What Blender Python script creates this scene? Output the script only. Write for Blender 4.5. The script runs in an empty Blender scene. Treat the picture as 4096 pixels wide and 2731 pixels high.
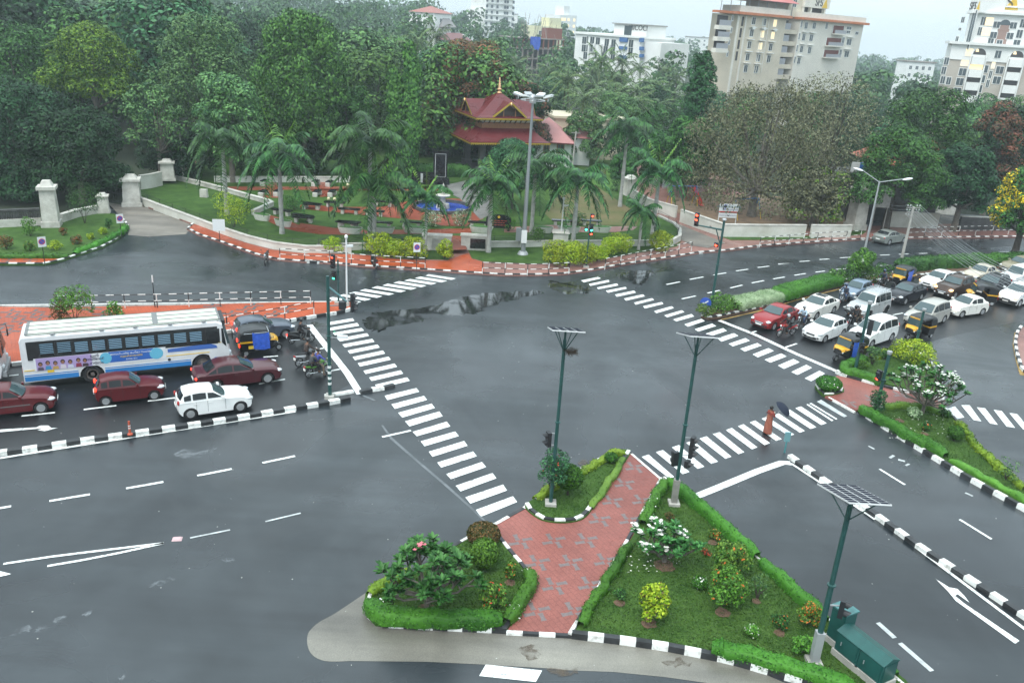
import bpy,bmesh,math,random
import numpy as np
from mathutils import Vector,Matrix
R=math.radians
sc=bpy.context.scene
col=sc.collection
FOC,PITCH,ROLL,EYE=0.820,R(20.94),R(3.633),20.3
cd=bpy.data.cameras.new('camera');cam=bpy.data.objects.new('camera',cd);col.objects.link(cam)
cd.sensor_width=36;cd.lens=36*FOC;cd.clip_start=.5;cd.clip_end=9000
cam.matrix_world=Matrix.Translation((0,0,EYE))@Matrix.Rotation(R(90)-PITCH,4,'X')@Matrix.Rotation(ROLL,4,'Z')
sc.camera=cam
SUN_EL,SUN_ROT=R(58),R(215)
SKY_L=13.2;HAZE=.00046
w=bpy.data.worlds.new("World");sc.world=w;w.use_nodes=True
nt=w.node_tree;bg=nt.nodes['Background']
sky=nt.nodes.new('ShaderNodeTexSky');sky.sky_type='NISHITA';sky.sun_disc=False
sky.sun_elevation=SUN_EL;sky.sun_rotation=SUN_ROT;sky.dust_density=2;sky.air_density=1.0;sky.ozone_density=1.5
mx=nt.nodes.new('ShaderNodeMixRGB');mx.inputs[0].default_value=.82
tcw=nt.nodes.new('ShaderNodeTexCoord');nzw=nt.nodes.new('ShaderNodeTexNoise');nzw.inputs['Scale'].default_value=2.2;nzw.inputs['Detail'].default_value=5
rpw=nt.nodes.new('ShaderNodeValToRGB');rpw.color_ramp.elements[0].position=.3;rpw.color_ramp.elements[1].position=.75
rpw.color_ramp.elements[0].color=(.74,.89,.97,1);rpw.color_ramp.elements[1].color=(.88,.98,1.0,1)
vmw=nt.nodes.new('ShaderNodeVectorMath');vmw.operation='SCALE';vmw.inputs[3].default_value=SKY_L
sxw=nt.nodes.new('ShaderNodeSeparateXYZ');maw=nt.nodes.new('ShaderNodeMath');maw.operation='MULTIPLY_ADD';maw.inputs[1].default_value=.54*SKY_L;maw.inputs[2].default_value=.46*SKY_L;maw.use_clamp=False
mxw=nt.nodes.new('ShaderNodeMath');mxw.operation='MAXIMUM';mxw.inputs[1].default_value=0
nt.links.new(tcw.outputs['Generated'],sxw.inputs[0]);nt.links.new(sxw.outputs['Z'],mxw.inputs[0]);nt.links.new(mxw.outputs[0],maw.inputs[0]);nt.links.new(maw.outputs[0],vmw.inputs[3])
nt.links.new(tcw.outputs['Generated'],nzw.inputs['Vector']);nt.links.new(nzw.outputs['Fac'],rpw.inputs['Fac']);nt.links.new(rpw.outputs[0],vmw.inputs[0])
nt.links.new(sky.outputs[0],mx.inputs[1]);nt.links.new(vmw.outputs[0],mx.inputs[2]);nt.links.new(mx.outputs[0],bg.inputs['Color'])
bg.inputs['Strength'].default_value=.12
sd=bpy.data.lights.new('sun','SUN');sd.energy=1.4;sd.angle=R(28);sd.color=(1,.97,.92)
so=bpy.data.objects.new('sun',sd);col.objects.link(so)
so.rotation_euler=(R(90)-SUN_EL,0,math.pi-SUN_ROT)
so.location=(0,0,60)
sc.view_settings.view_transform='Standard';sc.view_settings.look='None'
sc.view_settings.exposure=.80;sc.view_settings.gamma=1
sc.cycles.max_bounces=6;sc.cycles.diffuse_bounces=3;sc.cycles.glossy_bounces=3;sc.cycles.transparent_max_bounces=8
sc.cycles.volume_bounces=0;sc.cycles.use_denoising=True
def cr(ox,oy,s):return lambda x,y:(ox+x*s,oy+y*s)
D=cr(0,0,1.741497)
kA=cr(0,1000,.59524);kB=cr(2800,950,.55102);kC=cr(1300,1700,.68027);kD=cr(2500,1750,.67857)
kE=cr(0,500,.59524);kF=cr(1200,250,.68027);kG=cr(2500,600,.67857);kH=cr(1600,0,1.06122)
kJ=cr(1150,1050,.35072);kK=cr(2300,1050,.42517);kL=cr(2500,1550,.42517)
kM=cr(2800,0,.29762);kN=cr(3700,0,.26793);kO=cr(1700,0,.42517);kP=cr(1750,280,.34443)
kQ=cr(0,1230,.4039);kR=cr(2700,650,.31888);kS=cr(3200,600,.38095);kT=cr(850,1200,.2551)
kU=cr(2100,1250,.5102);kV=cr(3200,1050,.38095);kW=cr(0,1650,.68929)
CP,SP,CRr,SRr=math.cos(PITCH),math.sin(PITCH),math.cos(ROLL),math.sin(ROLL)
def ray(p):
    x=(p[0]-2048)/4096;y=-(p[1]-1365.5)/4096
    X=CRr*x-SRr*y;Y=SRr*x+CRr*y
    return Vector((X,FOC*CP+Y*SP,-FOC*SP+Y*CP))
def G(p,z=0.0):
    d=ray(p);t=(z-EYE)/d.z
    return Vector((d.x*t,d.y*t,z))
def AT(p,Y):
    d=ray(p);t=Y/d.y
    return Vector((d.x*t,Y,EYE+d.z*t))
def HT(base,p):
    d=ray(p);dh=Vector((d.x,d.y));b=Vector((base[0],base[1]))
    t=b.dot(dh)/dh.dot(dh)
    return EYE+d.z*t
def GL(k,pts,z=0.0):return[G(k(*q),z)for q in pts]
def far_z(x,y):
    t=x/max(y,1);s=min(1,max(0,(y-170)/330));s=s*s*(3-2*s)
    a=np.interp(t,[-.8,-.3,-.05,.1,.3,.6],[10,10,7,0,-8,-9])
    return float(a*s)
MATS={}
def mat(name,c,rough=.6,metal=0.0,var=0.0,scale=3.0,emit=None,es=1.0,bump=0.0,bscale=30.0,spec=.5,c2=None,rvar=0.0,coat=0.0,island=False):
    if name in MATS:return MATS[name]
    m=bpy.data.materials.new(name);m.use_nodes=True;n=m.node_tree;b=n.nodes['Principled BSDF']
    L=n.links.new
    b.inputs['Base Color'].default_value=(*c,1);b.inputs['Roughness'].default_value=rough
    b.inputs['Metallic'].default_value=metal;b.inputs['Specular IOR Level'].default_value=spec
    b.inputs['Coat Weight'].default_value=coat;b.inputs['Coat Roughness'].default_value=.08
    tc=n.nodes.new('ShaderNodeTexCoord')
    if var or c2:
        no=n.nodes.new('ShaderNodeTexNoise');no.inputs['Scale'].default_value=scale;no.inputs['Detail'].default_value=6
        no.inputs['Roughness'].default_value=.65
        L(tc.outputs['Object'],no.inputs['Vector'])
        rp=n.nodes.new('ShaderNodeValToRGB')
        lo=tuple(max(0,q*(1-var))for q in c);hi=tuple(min(1,q*(1+var))for q in c)if c2 is None else c2
        rp.color_ramp.elements[0].position=.32;rp.color_ramp.elements[1].position=.68
        rp.color_ramp.elements[0].color=(*lo,1);rp.color_ramp.elements[1].color=(*hi,1)
        L(no.outputs['Fac'],rp.inputs['Fac'])
        if island:
            ge=n.nodes.new('ShaderNodeNewGeometry');ma=n.nodes.new('ShaderNodeMath');ma.operation='MULTIPLY_ADD'
            ma.inputs[1].default_value=.55;L(ge.outputs['Random Per Island'],ma.inputs[0])
            m2=n.nodes.new('ShaderNodeMath');m2.operation='MULTIPLY_ADD';m2.inputs[1].default_value=.9;m2.inputs[2].default_value=-.22
            L(no.outputs['Fac'],m2.inputs[0]);L(m2.outputs[0],ma.inputs[2]);L(ma.outputs[0],rp.inputs['Fac'])
            oi=n.nodes.new('ShaderNodeObjectInfo');hv=n.nodes.new('ShaderNodeHueSaturation')
            mr=n.nodes.new('ShaderNodeMapRange');mr.inputs['To Min'].default_value=.8;mr.inputs['To Max'].default_value=1.2
            L(oi.outputs['Random'],mr.inputs['Value']);L(mr.outputs[0],hv.inputs['Value'])
            mh=n.nodes.new('ShaderNodeMapRange');mh.inputs['To Min'].default_value=.49;mh.inputs['To Max'].default_value=.51
            L(oi.outputs['Random'],mh.inputs['Value']);L(mh.outputs[0],hv.inputs['Hue'])
            L(rp.outputs[0],hv.inputs['Color']);L(hv.outputs[0],b.inputs['Base Color'])
        else:L(rp.outputs[0],b.inputs['Base Color'])
        if rvar:
            mr=n.nodes.new('ShaderNodeMapRange');mr.inputs['To Min'].default_value=max(.02,rough-rvar);mr.inputs['To Max'].default_value=rough+rvar
            mr.inputs['From Min'].default_value=.35;mr.inputs['From Max'].default_value=.65
            L(no.outputs['Fac'],mr.inputs['Value']);L(mr.outputs[0],b.inputs['Roughness'])
    if bump:
        nb=n.nodes.new('ShaderNodeTexNoise');nb.inputs['Scale'].default_value=bscale;nb.inputs['Detail'].default_value=3
        L(tc.outputs['Object'],nb.inputs['Vector'])
        bp=n.nodes.new('ShaderNodeBump');bp.inputs['Strength'].default_value=bump;bp.inputs['Distance'].default_value=.05
        L(nb.outputs['Fac'],bp.inputs['Height']);L(bp.outputs[0],b.inputs['Normal'])
    if emit:
        b.inputs['Emission Color'].default_value=(*emit,1);b.inputs['Emission Strength'].default_value=es
    MATS[name]=m
    return m
def road_mat(name,c,rough,wet,motif=1.0,c2=None,patch=None):
    m=bpy.data.materials.new(name);m.use_nodes=True;n=m.node_tree;b=n.nodes['Principled BSDF'];L=n.links.new
    tc=n.nodes.new('ShaderNodeTexCoord')
    def noise(scale,det=5,dist=0.0,mp=None):
        q=n.nodes.new('ShaderNodeTexNoise');q.inputs['Scale'].default_value=scale;q.inputs['Detail'].default_value=det
        q.inputs['Distortion'].default_value=dist;q.inputs['Roughness'].default_value=.6
        src=tc.outputs['Object']
        if mp:
            mm=n.nodes.new('ShaderNodeMapping');mm.inputs['Scale'].default_value=mp;L(src,mm.inputs['Vector']);src=mm.outputs[0]
        L(src,q.inputs['Vector']);return q
    big=noise(.055,5,.4);mid=noise(.5,6);fine=noise(45,2)
    def ramp(src,p0,p1,a,bb):
        r=n.nodes.new('ShaderNodeValToRGB');r.color_ramp.elements[0].position=p0;r.color_ramp.elements[1].position=p1
        r.color_ramp.elements[0].color=(*a,1);r.color_ramp.elements[1].color=(*bb,1);L(src.outputs['Fac'],r.inputs['Fac']);return r
    base=ramp(big,.35,.66,tuple(q*.72 for q in c),c2 or tuple(q*1.2 for q in c))
    m1=n.nodes.new('ShaderNodeMixRGB');m1.blend_type='MULTIPLY';m1.inputs[0].default_value=1
    r2=ramp(mid,.3,.7,(.80,.80,.80),(1.16,1.16,1.16));L(base.outputs[0],m1.inputs[1]);L(r2.outputs[0],m1.inputs[2])
    m2=n.nodes.new('ShaderNodeMixRGB');m2.blend_type='MULTIPLY';m2.inputs[0].default_value=.8
    r3=ramp(fine,.35,.65,(.72,.72,.72),(1.3,1.3,1.3));L(m1.outputs[0],m2.inputs[1]);L(r3.outputs[0],m2.inputs[2])
    st=noise(1.0,4,0,None);mm=n.nodes.new('ShaderNodeMapping');mm.inputs['Rotation'].default_value=(0,0,R(-12));mm.inputs['Scale'].default_value=(.03,.55,1);L(tc.outputs['Object'],mm.inputs['Vector']);L(mm.outputs[0],st.inputs['Vector'])
    m3=n.nodes.new('ShaderNodeMixRGB');m3.blend_type='MULTIPLY';m3.inputs[0].default_value=motif;r4=ramp(st,.35,.68,(.70,.70,.71),(1.22,1.22,1.2));L(m2.outputs[0],m3.inputs[1]);L(r4.outputs[0],m3.inputs[2])
    L(m3.outputs[0],b.inputs['Base Color'])
    wn=noise(.11,4,.6)
    mr=n.nodes.new('ShaderNodeMapRange');mr.inputs['From Min'].default_value=.36;mr.inputs['From Max'].default_value=.62
    mr.inputs['To Min'].default_value=rough-wet;mr.inputs['To Max'].default_value=rough+wet*.6
    L(wn.outputs['Fac'],mr.inputs['Value']);L(mr.outputs[0],b.inputs['Roughness'])
    bp=n.nodes.new('ShaderNodeBump');bp.inputs['Strength'].default_value=.25;bp.inputs['Distance'].default_value=.01
    L(fine.outputs['Fac'],bp.inputs['Height']);L(bp.outputs[0],b.inputs['Normal'])
    b.inputs['Specular IOR Level'].default_value=.58
    MATS[name]=m;return m
def paver_mat(name,c,c2,gap):
    m=road_mat(name,c,.38,.18,0.0,c2=c2);n=m.node_tree;b=n.nodes['Principled BSDF'];L=n.links.new
    br=n.nodes.new('ShaderNodeTexBrick');br.inputs['Scale'].default_value=1;br.inputs['Brick Width'].default_value=.40
    br.inputs['Row Height'].default_value=.22;br.inputs['Mortar Size'].default_value=.013;br.inputs['Mortar Smooth'].default_value=.3
    br.inputs['Color1'].default_value=(1,1,1,1);br.inputs['Color2'].default_value=(.92,.92,.92,1);br.inputs['Mortar'].default_value=(gap,gap,gap,1)
    tc=[q for q in n.nodes if q.type=='TEX_COORD'][0]
    mp=n.nodes.new('ShaderNodeMapping');mp.inputs['Rotation'].default_value=(0,0,R(58));L(tc.outputs['Object'],mp.inputs['Vector'])
    L(mp.outputs[0],br.inputs['Vector'])
    src=b.inputs['Base Color'].links[0].from_socket
    mx=n.nodes.new('ShaderNodeMixRGB');mx.blend_type='MULTIPLY';mx.inputs[0].default_value=1
    b.inputs['Specular IOR Level'].default_value=.16;L(src,mx.inputs[1]);L(br.outputs['Color'],mx.inputs[2]);L(mx.outputs[0],b.inputs['Base Color'])
    return m
class MB:
    def __init__(s):s.v=[];s.f=[];s.m=[]
    def add(s,vs,fs,mi=0):
        o=len(s.v);s.v+=[tuple(v)for v in vs]
        for f in fs:s.f.append([o+i for i in f]);s.m.append(mi)
        return s
    def box(s,c,d,rz=0.0,mi=0,top=(1,1)):
        x,y,z=d[0]/2,d[1]/2,d[2]/2;ca,sa=math.cos(rz),math.sin(rz);vs=[]
        for dz,kx,ky in((-z,1,1),(z,top[0],top[1])):
            for px,py in((-x,-y),(x,-y),(x,y),(-x,y)):
                px*=kx;py*=ky
                vs.append((c[0]+px*ca-py*sa,c[1]+px*sa+py*ca,c[2]+dz))
        return s.add(vs,[(3,2,1,0),(4,5,6,7),(0,1,5,4),(1,2,6,5),(2,3,7,6),(3,0,4,7)],mi)
    def path(s,pts,rad,n=8,mi=0,caps=True):
        pts=[Vector(p)for p in pts];rings=[]
        if not isinstance(rad,(list,tuple)):rad=[rad]*len(pts)
        for i,p in enumerate(pts):
            d=(pts[min(i+1,len(pts)-1)]-pts[max(i-1,0)])
            d=d.normalized()if d.length>1e-9 else Vector((0,0,1))
            a=Vector((0,0,1))if abs(d.z)<.93 else Vector((1,0,0))
            u=d.cross(a).normalized();v=d.cross(u)
            rings.append([p+(u*math.cos(2*math.pi*k/n)+v*math.sin(2*math.pi*k/n))*rad[i]for k in range(n)])
        vs=[q for r_ in rings for q in r_];fs=[]
        for i in range(len(pts)-1):
            for k in range(n):
                a,b=i*n+k,i*n+(k+1)% n;fs.append((a,b,b+n,a+n))
        if caps:fs.append(tuple(range(n)));fs.append(tuple(range(len(vs)-1,len(vs)-1-n,-1)))
        return s.add(vs,fs,mi)
    def tube(s,a,b,r0,r1=None,n=8,mi=0):return s.path([a,b],[r0,r0 if r1 is None else r1],n,mi)
    def lathe(s,prof,c=(0,0,0),n=16,mi=0,a0=0.0,sq=False):
        vs=[];fs=[]
        for r_,z in prof:
            for k in range(n):
                t=a0+2*math.pi*k/n;vs.append((c[0]+r_*math.cos(t),c[1]+r_*math.sin(t),c[2]+z))
        for i in range(len(prof)-1):
            for k in range(n):
                a,b=i*n+k,i*n+(k+1)% n;fs.append((a,b,b+n,a+n))
        fs.append(tuple(range(n-1,-1,-1)));fs.append(tuple(range(len(vs)-n,len(vs))))
        return s.add(vs,fs,mi)
    def wheel(s,c,ax,prof,n=20,mi=0):
        ax=Vector(ax).normalized();u=ax.cross(Vector((0,0,1))).normalized();v=ax.cross(u);c=Vector(c);vs=[];fs=[];m=len(prof)
        for r_,o in prof:
            for k in range(n):
                t=2*math.pi*k/n;vs.append(c+ax*o+(u*math.cos(t)+v*math.sin(t))*r_)
        for i in range(m-1):
            for k in range(n):
                a,b=i*n+k,i*n+(k+1)% n;fs.append((a,b,b+n,a+n))
        fs.append(tuple(range(n-1,-1,-1)));fs.append(tuple(range(len(vs)-n,len(vs))))
        return s.add(vs,fs,mi)
    def prism(s,poly,z0,z1,mi=0,ms=None,bottom=False):
        n=len(poly);vs=[(p[0],p[1],z0)for p in poly]+[(p[0],p[1],z1)for p in poly]
        s.add(vs,[tuple(range(n,2*n))],mi)
        s.add(vs,[(i,(i+1)% n,n+(i+1)% n,n+i)for i in range(n)],mi if ms is None else ms)
        if bottom:s.add(vs,[tuple(range(n-1,-1,-1))],mi)
        return s
    def poly(s,pts,mi=0):return s.add(pts,[tuple(range(len(pts)))],mi)
    def slab(s,pts,nrm,t,mi=0):
        nrm=Vector(nrm).normalized()*t;n=len(pts);a=[Vector(p)for p in pts];b=[p+nrm for p in a]
        s.add(a+b,[tuple(range(n-1,-1,-1)),tuple(range(n,2*n))]+[(i,(i+1)% n,n+(i+1)% n,n+i)for i in range(n)],mi);return s
    def ball(s,c,r_,nu=10,nv=7,mi=0):
        if not isinstance(r_,(tuple,list)):r_=(r_,r_,r_)
        vs=[(c[0],c[1],c[2]-r_[2])]
        for i in range(1,nv):
            t=math.pi*i/nv-math.pi/2
            for k in range(nu):
                a=2*math.pi*k/nu;vs.append((c[0]+r_[0]*math.cos(t)*math.cos(a),c[1]+r_[1]*math.cos(t)*math.sin(a),c[2]+r_[2]*math.sin(t)))
        vs.append((c[0],c[1],c[2]+r_[2]));fs=[]
        for k in range(nu):fs.append((0,1+(k+1)% nu,1+k))
        for i in range(nv-2):
            for k in range(nu):
                a,b=1+i*nu+k,1+i*nu+(k+1)% nu;fs.append((a,b,b+nu,a+nu))
        l=len(vs)-1
        for k in range(nu):fs.append((l,l-nu+k,l-nu+(k+1)% nu))
        return s.add(vs,fs,mi)
    def xf(s,M_):s.v=[tuple(M_@Vector(v))for v in s.v];return s
    def build(s,name,mats,parent=None,smooth=False,loc=None,label=None,kind=None):
        me=bpy.data.meshes.new(name);me.from_pydata(s.v,[],s.f)
        if not isinstance(mats,(list,tuple)):mats=[mats]
        for m in mats:me.materials.append(m)
        if len(mats)>1:me.polygons.foreach_set('material_index',s.m)
        if smooth:me.polygons.foreach_set('use_smooth',[True]*len(me.polygons)); 
        if smooth=='auto':
            me.set_sharp_from_angle(angle=R(38))
        me.update();o=bpy.data.objects.new(name,me);col.objects.link(o)
        if parent:own(o,parent)
        if loc:o.location=loc
        if label:o['label']=label
        if kind:o['kind']=kind
        return o
CH={}
def own(c,p):c.parent=p;CH.setdefault(p.name,[]).append(c)
def tag(o,label,cat,group=None,kind=None):
    if kind:o['kind']=kind
    if label:o['label']=label
    if cat:o['category']=cat
    if group:o['group']=group
    return o
def thing(name,label,cat,loc=(0,0,0),rz=0.0,group=None):
    o=bpy.data.objects.new(name,None);col.objects.link(o);o.empty_display_size=.3
    o.location=loc;o.rotation_euler=(0,0,rz);return tag(o,label,cat,group,'thing')
def dup(o,loc,rz=0.0,label=None,scale=None,parent=None):
    c=o.copy();col.objects.link(c)
    if parent:own(c,parent)
    else:
        c.location=loc;c.rotation_euler=(0,0,rz)
        if label:c['label']=label
        if scale:c.scale=scale if isinstance(scale,(tuple,list))else(scale,)*3
    for ch in CH.get(o.name,[]):dup(ch,None,parent=c)
    return c
def struct(name,mb,mats,smooth=False):return mb.build(name,mats,smooth=smooth,kind='structure')
def sheet(name,polys,z,m,mats=None):
    b=MB()
    for i,p in enumerate(polys):b.poly([(q[0],q[1],z+.0015*(i%4))for q in p])
    return struct(name,b,m)
def smooth_line(pts,n=6,closed=False):
    P=[Vector(p)for p in pts];out=[];m=len(P)
    for i in range(m if closed else m-1):
        p0=P[(i-1)% m]if closed or i>0 else P[0];p1=P[i % m];p2=P[(i+1)% m]
        p3=P[(i+2)% m]if closed or i+2<m else P[-1]
        for k in range(n):
            t=k/n
            out.append(.5*((2*p1)+(p2-p0)*t+(2*p0-5*p1+4*p2-p3)*t*t+(3*p1-p0-3*p2+p3)*t**3))
    if not closed:out.append(P[-1])
    return out
def resample(pts,step,closed=False):
    P=[Vector((p[0],p[1],p[2]if len(p)>2 else 0))for p in pts]
    if closed:P.append(P[0])
    L_=[0]
    for i in range(1,len(P)):L_.append(L_[-1]+(P[i]-P[i-1]).length)
    n=max(1,round(L_[-1]/step));out=[]
    for k in range(n+1):
        s=L_[-1]*k/n;i=1
        while i<len(P)-1 and L_[i]<s:i+=1
        t=(s-L_[i-1])/max(1e-9,L_[i]-L_[i-1]);out.append(P[i-1].lerp(P[i],t))
    return out
def normals2(P,closed=False):
    out=[];n=len(P)
    for i in range(n):
        a=P[(i-1)% n]if closed or i>0 else P[i];b=P[(i+1)% n]if closed or i<n-1 else P[i]
        d=b-a;d.z=0;d=d.normalized()if d.length else Vector((1,0,0));out.append(Vector((-d.y,d.x,0)))
    return out
def text(s,size,parent,m,loc,rot=(R(90),0,0),name='lettering',align='CENTER',ext=.006,shear=0.0):
    c=bpy.data.curves.new(name,'FONT');c.body=s;c.size=size;c.align_x=align;c.align_y='CENTER';c.extrude=ext;c.shear=shear
    t=bpy.data.objects.new(name,c);col.objects.link(t);me=bpy.data.meshes.new_from_object(t.evaluated_get(bpy.context.evaluated_depsgraph_get()))
    bpy.data.objects.remove(t);bpy.data.curves.remove(c);me.materials.clear();me.materials.append(m)
    o=bpy.data.objects.new(name,me);col.objects.link(o);own(o,parent);o.location=loc;o.rotation_euler=rot
    return o
# ================================================================ SETTING: ground, roads, kerbs, paint
asphalt=road_mat('wet_asphalt',(.013,.019,.024),.35,.20,c2=(.042,.051,.057))
asphalt_d=road_mat('dark_asphalt',(.008,.010,.012),.42,.14)
concrete=road_mat('wet_concrete',(.13,.125,.105),.42,.16,c2=(.22,.21,.18))
gravel=road_mat('wet_gravel',(.17,.15,.125),.6,.15,c2=(.23,.21,.18))
sand=mat('brown_sand',(.20,.135,.085),.85,var=.3,scale=.9,bump=.4)
stone_p=mat('damp_stone_paving',(.10,.10,.095),.5,c2=(.22,.215,.20),scale=.6)
dirt=mat('brown_dirt',(.12,.07,.045),.9,var=.35,scale=4,bump=.5)
pav_pink=paver_mat('rose_pavers',(.27,.085,.068),(.31,.12,.10),.72)
pav_red=paver_mat('red_pavers',(.40,.065,.020),(.46,.10,.04),.7)
pav_path=paver_mat('brick_red_path',(.26,.05,.025),(.30,.08,.045),.7)
pav_wet=paver_mat('dull_red_pavers',(.26,.12,.10),(.33,.18,.15),.65)
pav_grey=mat('grey_pavers',(.145,.115,.112),.4,var=.25,scale=8)
pav_dark=mat('charcoal_pavers',(.07,.075,.08),.45,var=.3,scale=8)
lawn=mat('lawn_green',(.021,.060,.008),.85,var=.0,scale=.9,c2=(.060,.122,.022),bump=.7,bscale=22,spec=.2)
lawn_dull=mat('lawn_sparse',(.05,.085,.022),.9,scale=.5,c2=(.12,.135,.05),bump=.7,bscale=18,spec=.2)
lawn_brown=mat('lawn_bare_patch',(.16,.125,.065),.9,scale=.22,c2=(.07,.10,.03),bump=.6,bscale=14,spec=.2)
soil_far=mat('forest_floor',(.022,.034,.014),.95,var=.4,scale=.05)
wh_paint=mat('white_road_paint',(.28,.30,.30),.5,c2=(.72,.75,.73),scale=5)
def worn(m,a,b_):
    r_=[q for q in m.node_tree.nodes if q.type=='VALTORGB'][0].color_ramp;r_.elements[0].position=a;r_.elements[1].position=b_
worn(wh_paint,.34,.47)
old_paint=mat('worn_road_paint',(.40,.43,.43),.5,var=.35,scale=2.2)
faint_paint=mat('faded_road_paint',(.06,.07,.075),.45,c2=(.14,.155,.165),scale=1.2)
k_white=mat('kerb_white',(.30,.29,.26),.6,c2=(.70,.71,.68),scale=3.0)
worn(k_white,.30,.50)
k_black=mat('kerb_black',(.022,.024,.026),.45,var=.5,scale=2.0)
k_yellow=mat('old_yellow_edge',(.30,.19,.05),.7,var=.5,scale=1.2)
conc_plain=mat('plain_concrete',(.36,.35,.32),.7,var=.25,scale=1.4)
wall_w=mat('white_wall',(.62,.62,.57),.75,c2=(.42,.42,.36),scale=.35)
stone_w=mat('old_white_stone',(.60,.59,.54),.8,c2=(.34,.33,.29),scale=1.1)
stone_d=mat('dark_granite',(.06,.06,.06),.55,var=.4,scale=2)
blackm=mat('black_iron',(.012,.013,.015),.4)
black_gran=mat('black_polished_granite',(.012,.013,.016),.18,var=.3,scale=3)
b=MB()
xs=[-1500,-1100]+list(range(-800,1001,40))+[1300,1700];ys=[-150,0,60,120,170]+list(range(200,1001,40))+[1250,1600]
for y in ys:
    for x in xs:b.v.append((x,y,-.35+far_z(x,y)))
nx=len(xs)
for j in range(len(ys)-1):
    for i in range(nx-1):b.f.append([j*nx+i,j*nx+i+1,(j+1)*nx+i+1,(j+1)*nx+i]);b.m.append(0)
struct('ground',b,soil_far,True)
ROAD=[(-150,-40,0),(150,-40,0),(150,75,0),(95,102,0),(60,110,0),(25,112,0),(0,108,0),(-30,101,0),(-41,86,0),(-46,76,0),(-150,71,0)]
struct('road',MB().poly(ROAD),asphalt)
sheet('road_surface_queue',[GL(kA,[(-300,780),(700,690),(1500,545),(2090,500),(2352,900),(2150,1010),(1400,1150),(0,1340),(-300,1380)])],.004,asphalt_d)
sheet('road_surface_east',[GL(kB,[(60,600),(420,530),(1060,355),(1800,285),(2352,300),(2352,600),(1800,720),(1015,955)]),],.004,asphalt_d)
AP=smooth_line([kC(240,985),kC(60,1105),kW(1845,1220),kW(1785,1290),kW(1800,1390),kW(1886,1440),kC(160,1385)],6)[:-1]
ap=[G(p)for p in AP]+GL(kC,[(600,1390),(900,1405),(1300,1428),(1420,1440),(1700,1450),(2000,1480),(2352,1530)])+GL(kD,[(700,1500),(1000,1560),(1000,1470)])+GL(kC,[(2352,1360),(1450,1240),(300,1170),(235,1100)])
sheet('concrete_apron',[ap],.008,concrete)
sheet('gate_lane',[GL(kE,[(870,545),(720,520),(830,640),(868,690),(860,740),(1000,752),(1250,735),(1300,668),(1100,600),(915,530)])],.012,gravel)
sheet('gravel_lane',[[G(kF(*q))for q in[(1830,840),(1900,800),(2060,900),(2230,960),(2352,1010),(2500,1070),(2400,1100),(2300,1085),(2230,1045),(2225,990),(2100,940)]]],.165,gravel)
wat=bpy.data.materials.new('rain_water');wat.use_nodes=True;_n=wat.node_tree;_b=_n.nodes['Principled BSDF']
_b.inputs['Base Color'].default_value=(.018,.02,.02,1);_b.inputs['Roughness'].default_value=.06;_b.inputs['Specular IOR Level'].default_value=.9
_t=_n.nodes.new('ShaderNodeTexCoord');_o=_n.nodes.new('ShaderNodeTexNoise');_o.inputs['Scale'].default_value=3.0;_o.inputs['Detail'].default_value=3;_p=_n.nodes.new('ShaderNodeBump')
_p.inputs['Strength'].default_value=.05;_p.inputs['Distance'].default_value=.02;_n.links.new(_t.outputs['Object'],_o.inputs['Vector']);_n.links.new(_o.outputs['Fac'],_p.inputs['Height']);_n.links.new(_p.outputs[0],_b.inputs['Normal'])
def film(name,c,rough,scale,p0,p1,amax,spec=.5):
    m=mat(name,c,rough,spec=spec);n=m.node_tree;L=n.links.new;b=n.nodes['Principled BSDF'];tc=n.nodes.new('ShaderNodeTexCoord');q=n.nodes.new('ShaderNodeTexNoise');q.inputs['Scale'].default_value=scale;q.inputs['Detail'].default_value=7;q.inputs['Roughness'].default_value=.7
    L(tc.outputs['Object'],q.inputs['Vector']);r=n.nodes.new('ShaderNodeMapRange');r.inputs['From Min'].default_value=p0;r.inputs['From Max'].default_value=p1;r.inputs['To Max'].default_value=amax;L(q.outputs['Fac'],r.inputs['Value']);L(r.outputs[0],b.inputs['Alpha']);return m
def blob(pts,rough=.25,seed=1,n=7):
    rd=random.Random(seed);P=smooth_line([G(p)for p in pts],n,True)
    return[Vector((q.x+rd.uniform(-rough,rough),q.y+rd.uniform(-rough,rough),0))for q in P]
sheet('puddle',[blob([kJ(*q)for q in[(880,660),(960,590),(1200,545),(1600,500),(1900,420),(2200,360),(2600,330),(2850,320),(2900,360),(2500,440),(2200,570),(1700,640),(1300,720),(980,780),(900,720)]],.3,1),
                 blob([kK(*q)for q in[(-250,170),(-50,190),(90,230),(140,280),(20,300),(-200,270)]],.3,2),
                 blob([kK(*q)for q in[(420,100),(700,60),(880,40),(900,75),(700,115),(640,210),(420,150)]],.25,3),
                 blob([kJ(*q)for q in[(280,690),(400,700),(560,800),(480,890),(380,830)]],.15,4)],.006,wat)
_q=_n.nodes.new('ShaderNodeTexNoise');_q.inputs['Scale'].default_value=.45;_q.inputs['Detail'].default_value=6;_r=_n.nodes.new('ShaderNodeMapRange');_r.inputs['From Min'].default_value=.38;_r.inputs['From Max'].default_value=.50;_n.links.new(_t.outputs['Object'],_q.inputs['Vector']);_n.links.new(_q.outputs['Fac'],_r.inputs['Value']);_n.links.new(_r.outputs[0],_b.inputs['Alpha'])
struct('tarred_joint',MB().poly([G(kC(*q),.007)for q in[(330,0),(342,0),(395,72),(555,212),(718,349),(878,494),(965,580),(957,586),(868,502),(707,359),(546,222),(386,84)]])
       .poly([G(kJ(*q),.007)for q in[(845,1515),(865,1508),(1010,1568),(985,1575)]]),faint_paint)
ZB={}
def quads(k,L_):return[[k(*q)for q in z]for z in L_]
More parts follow.
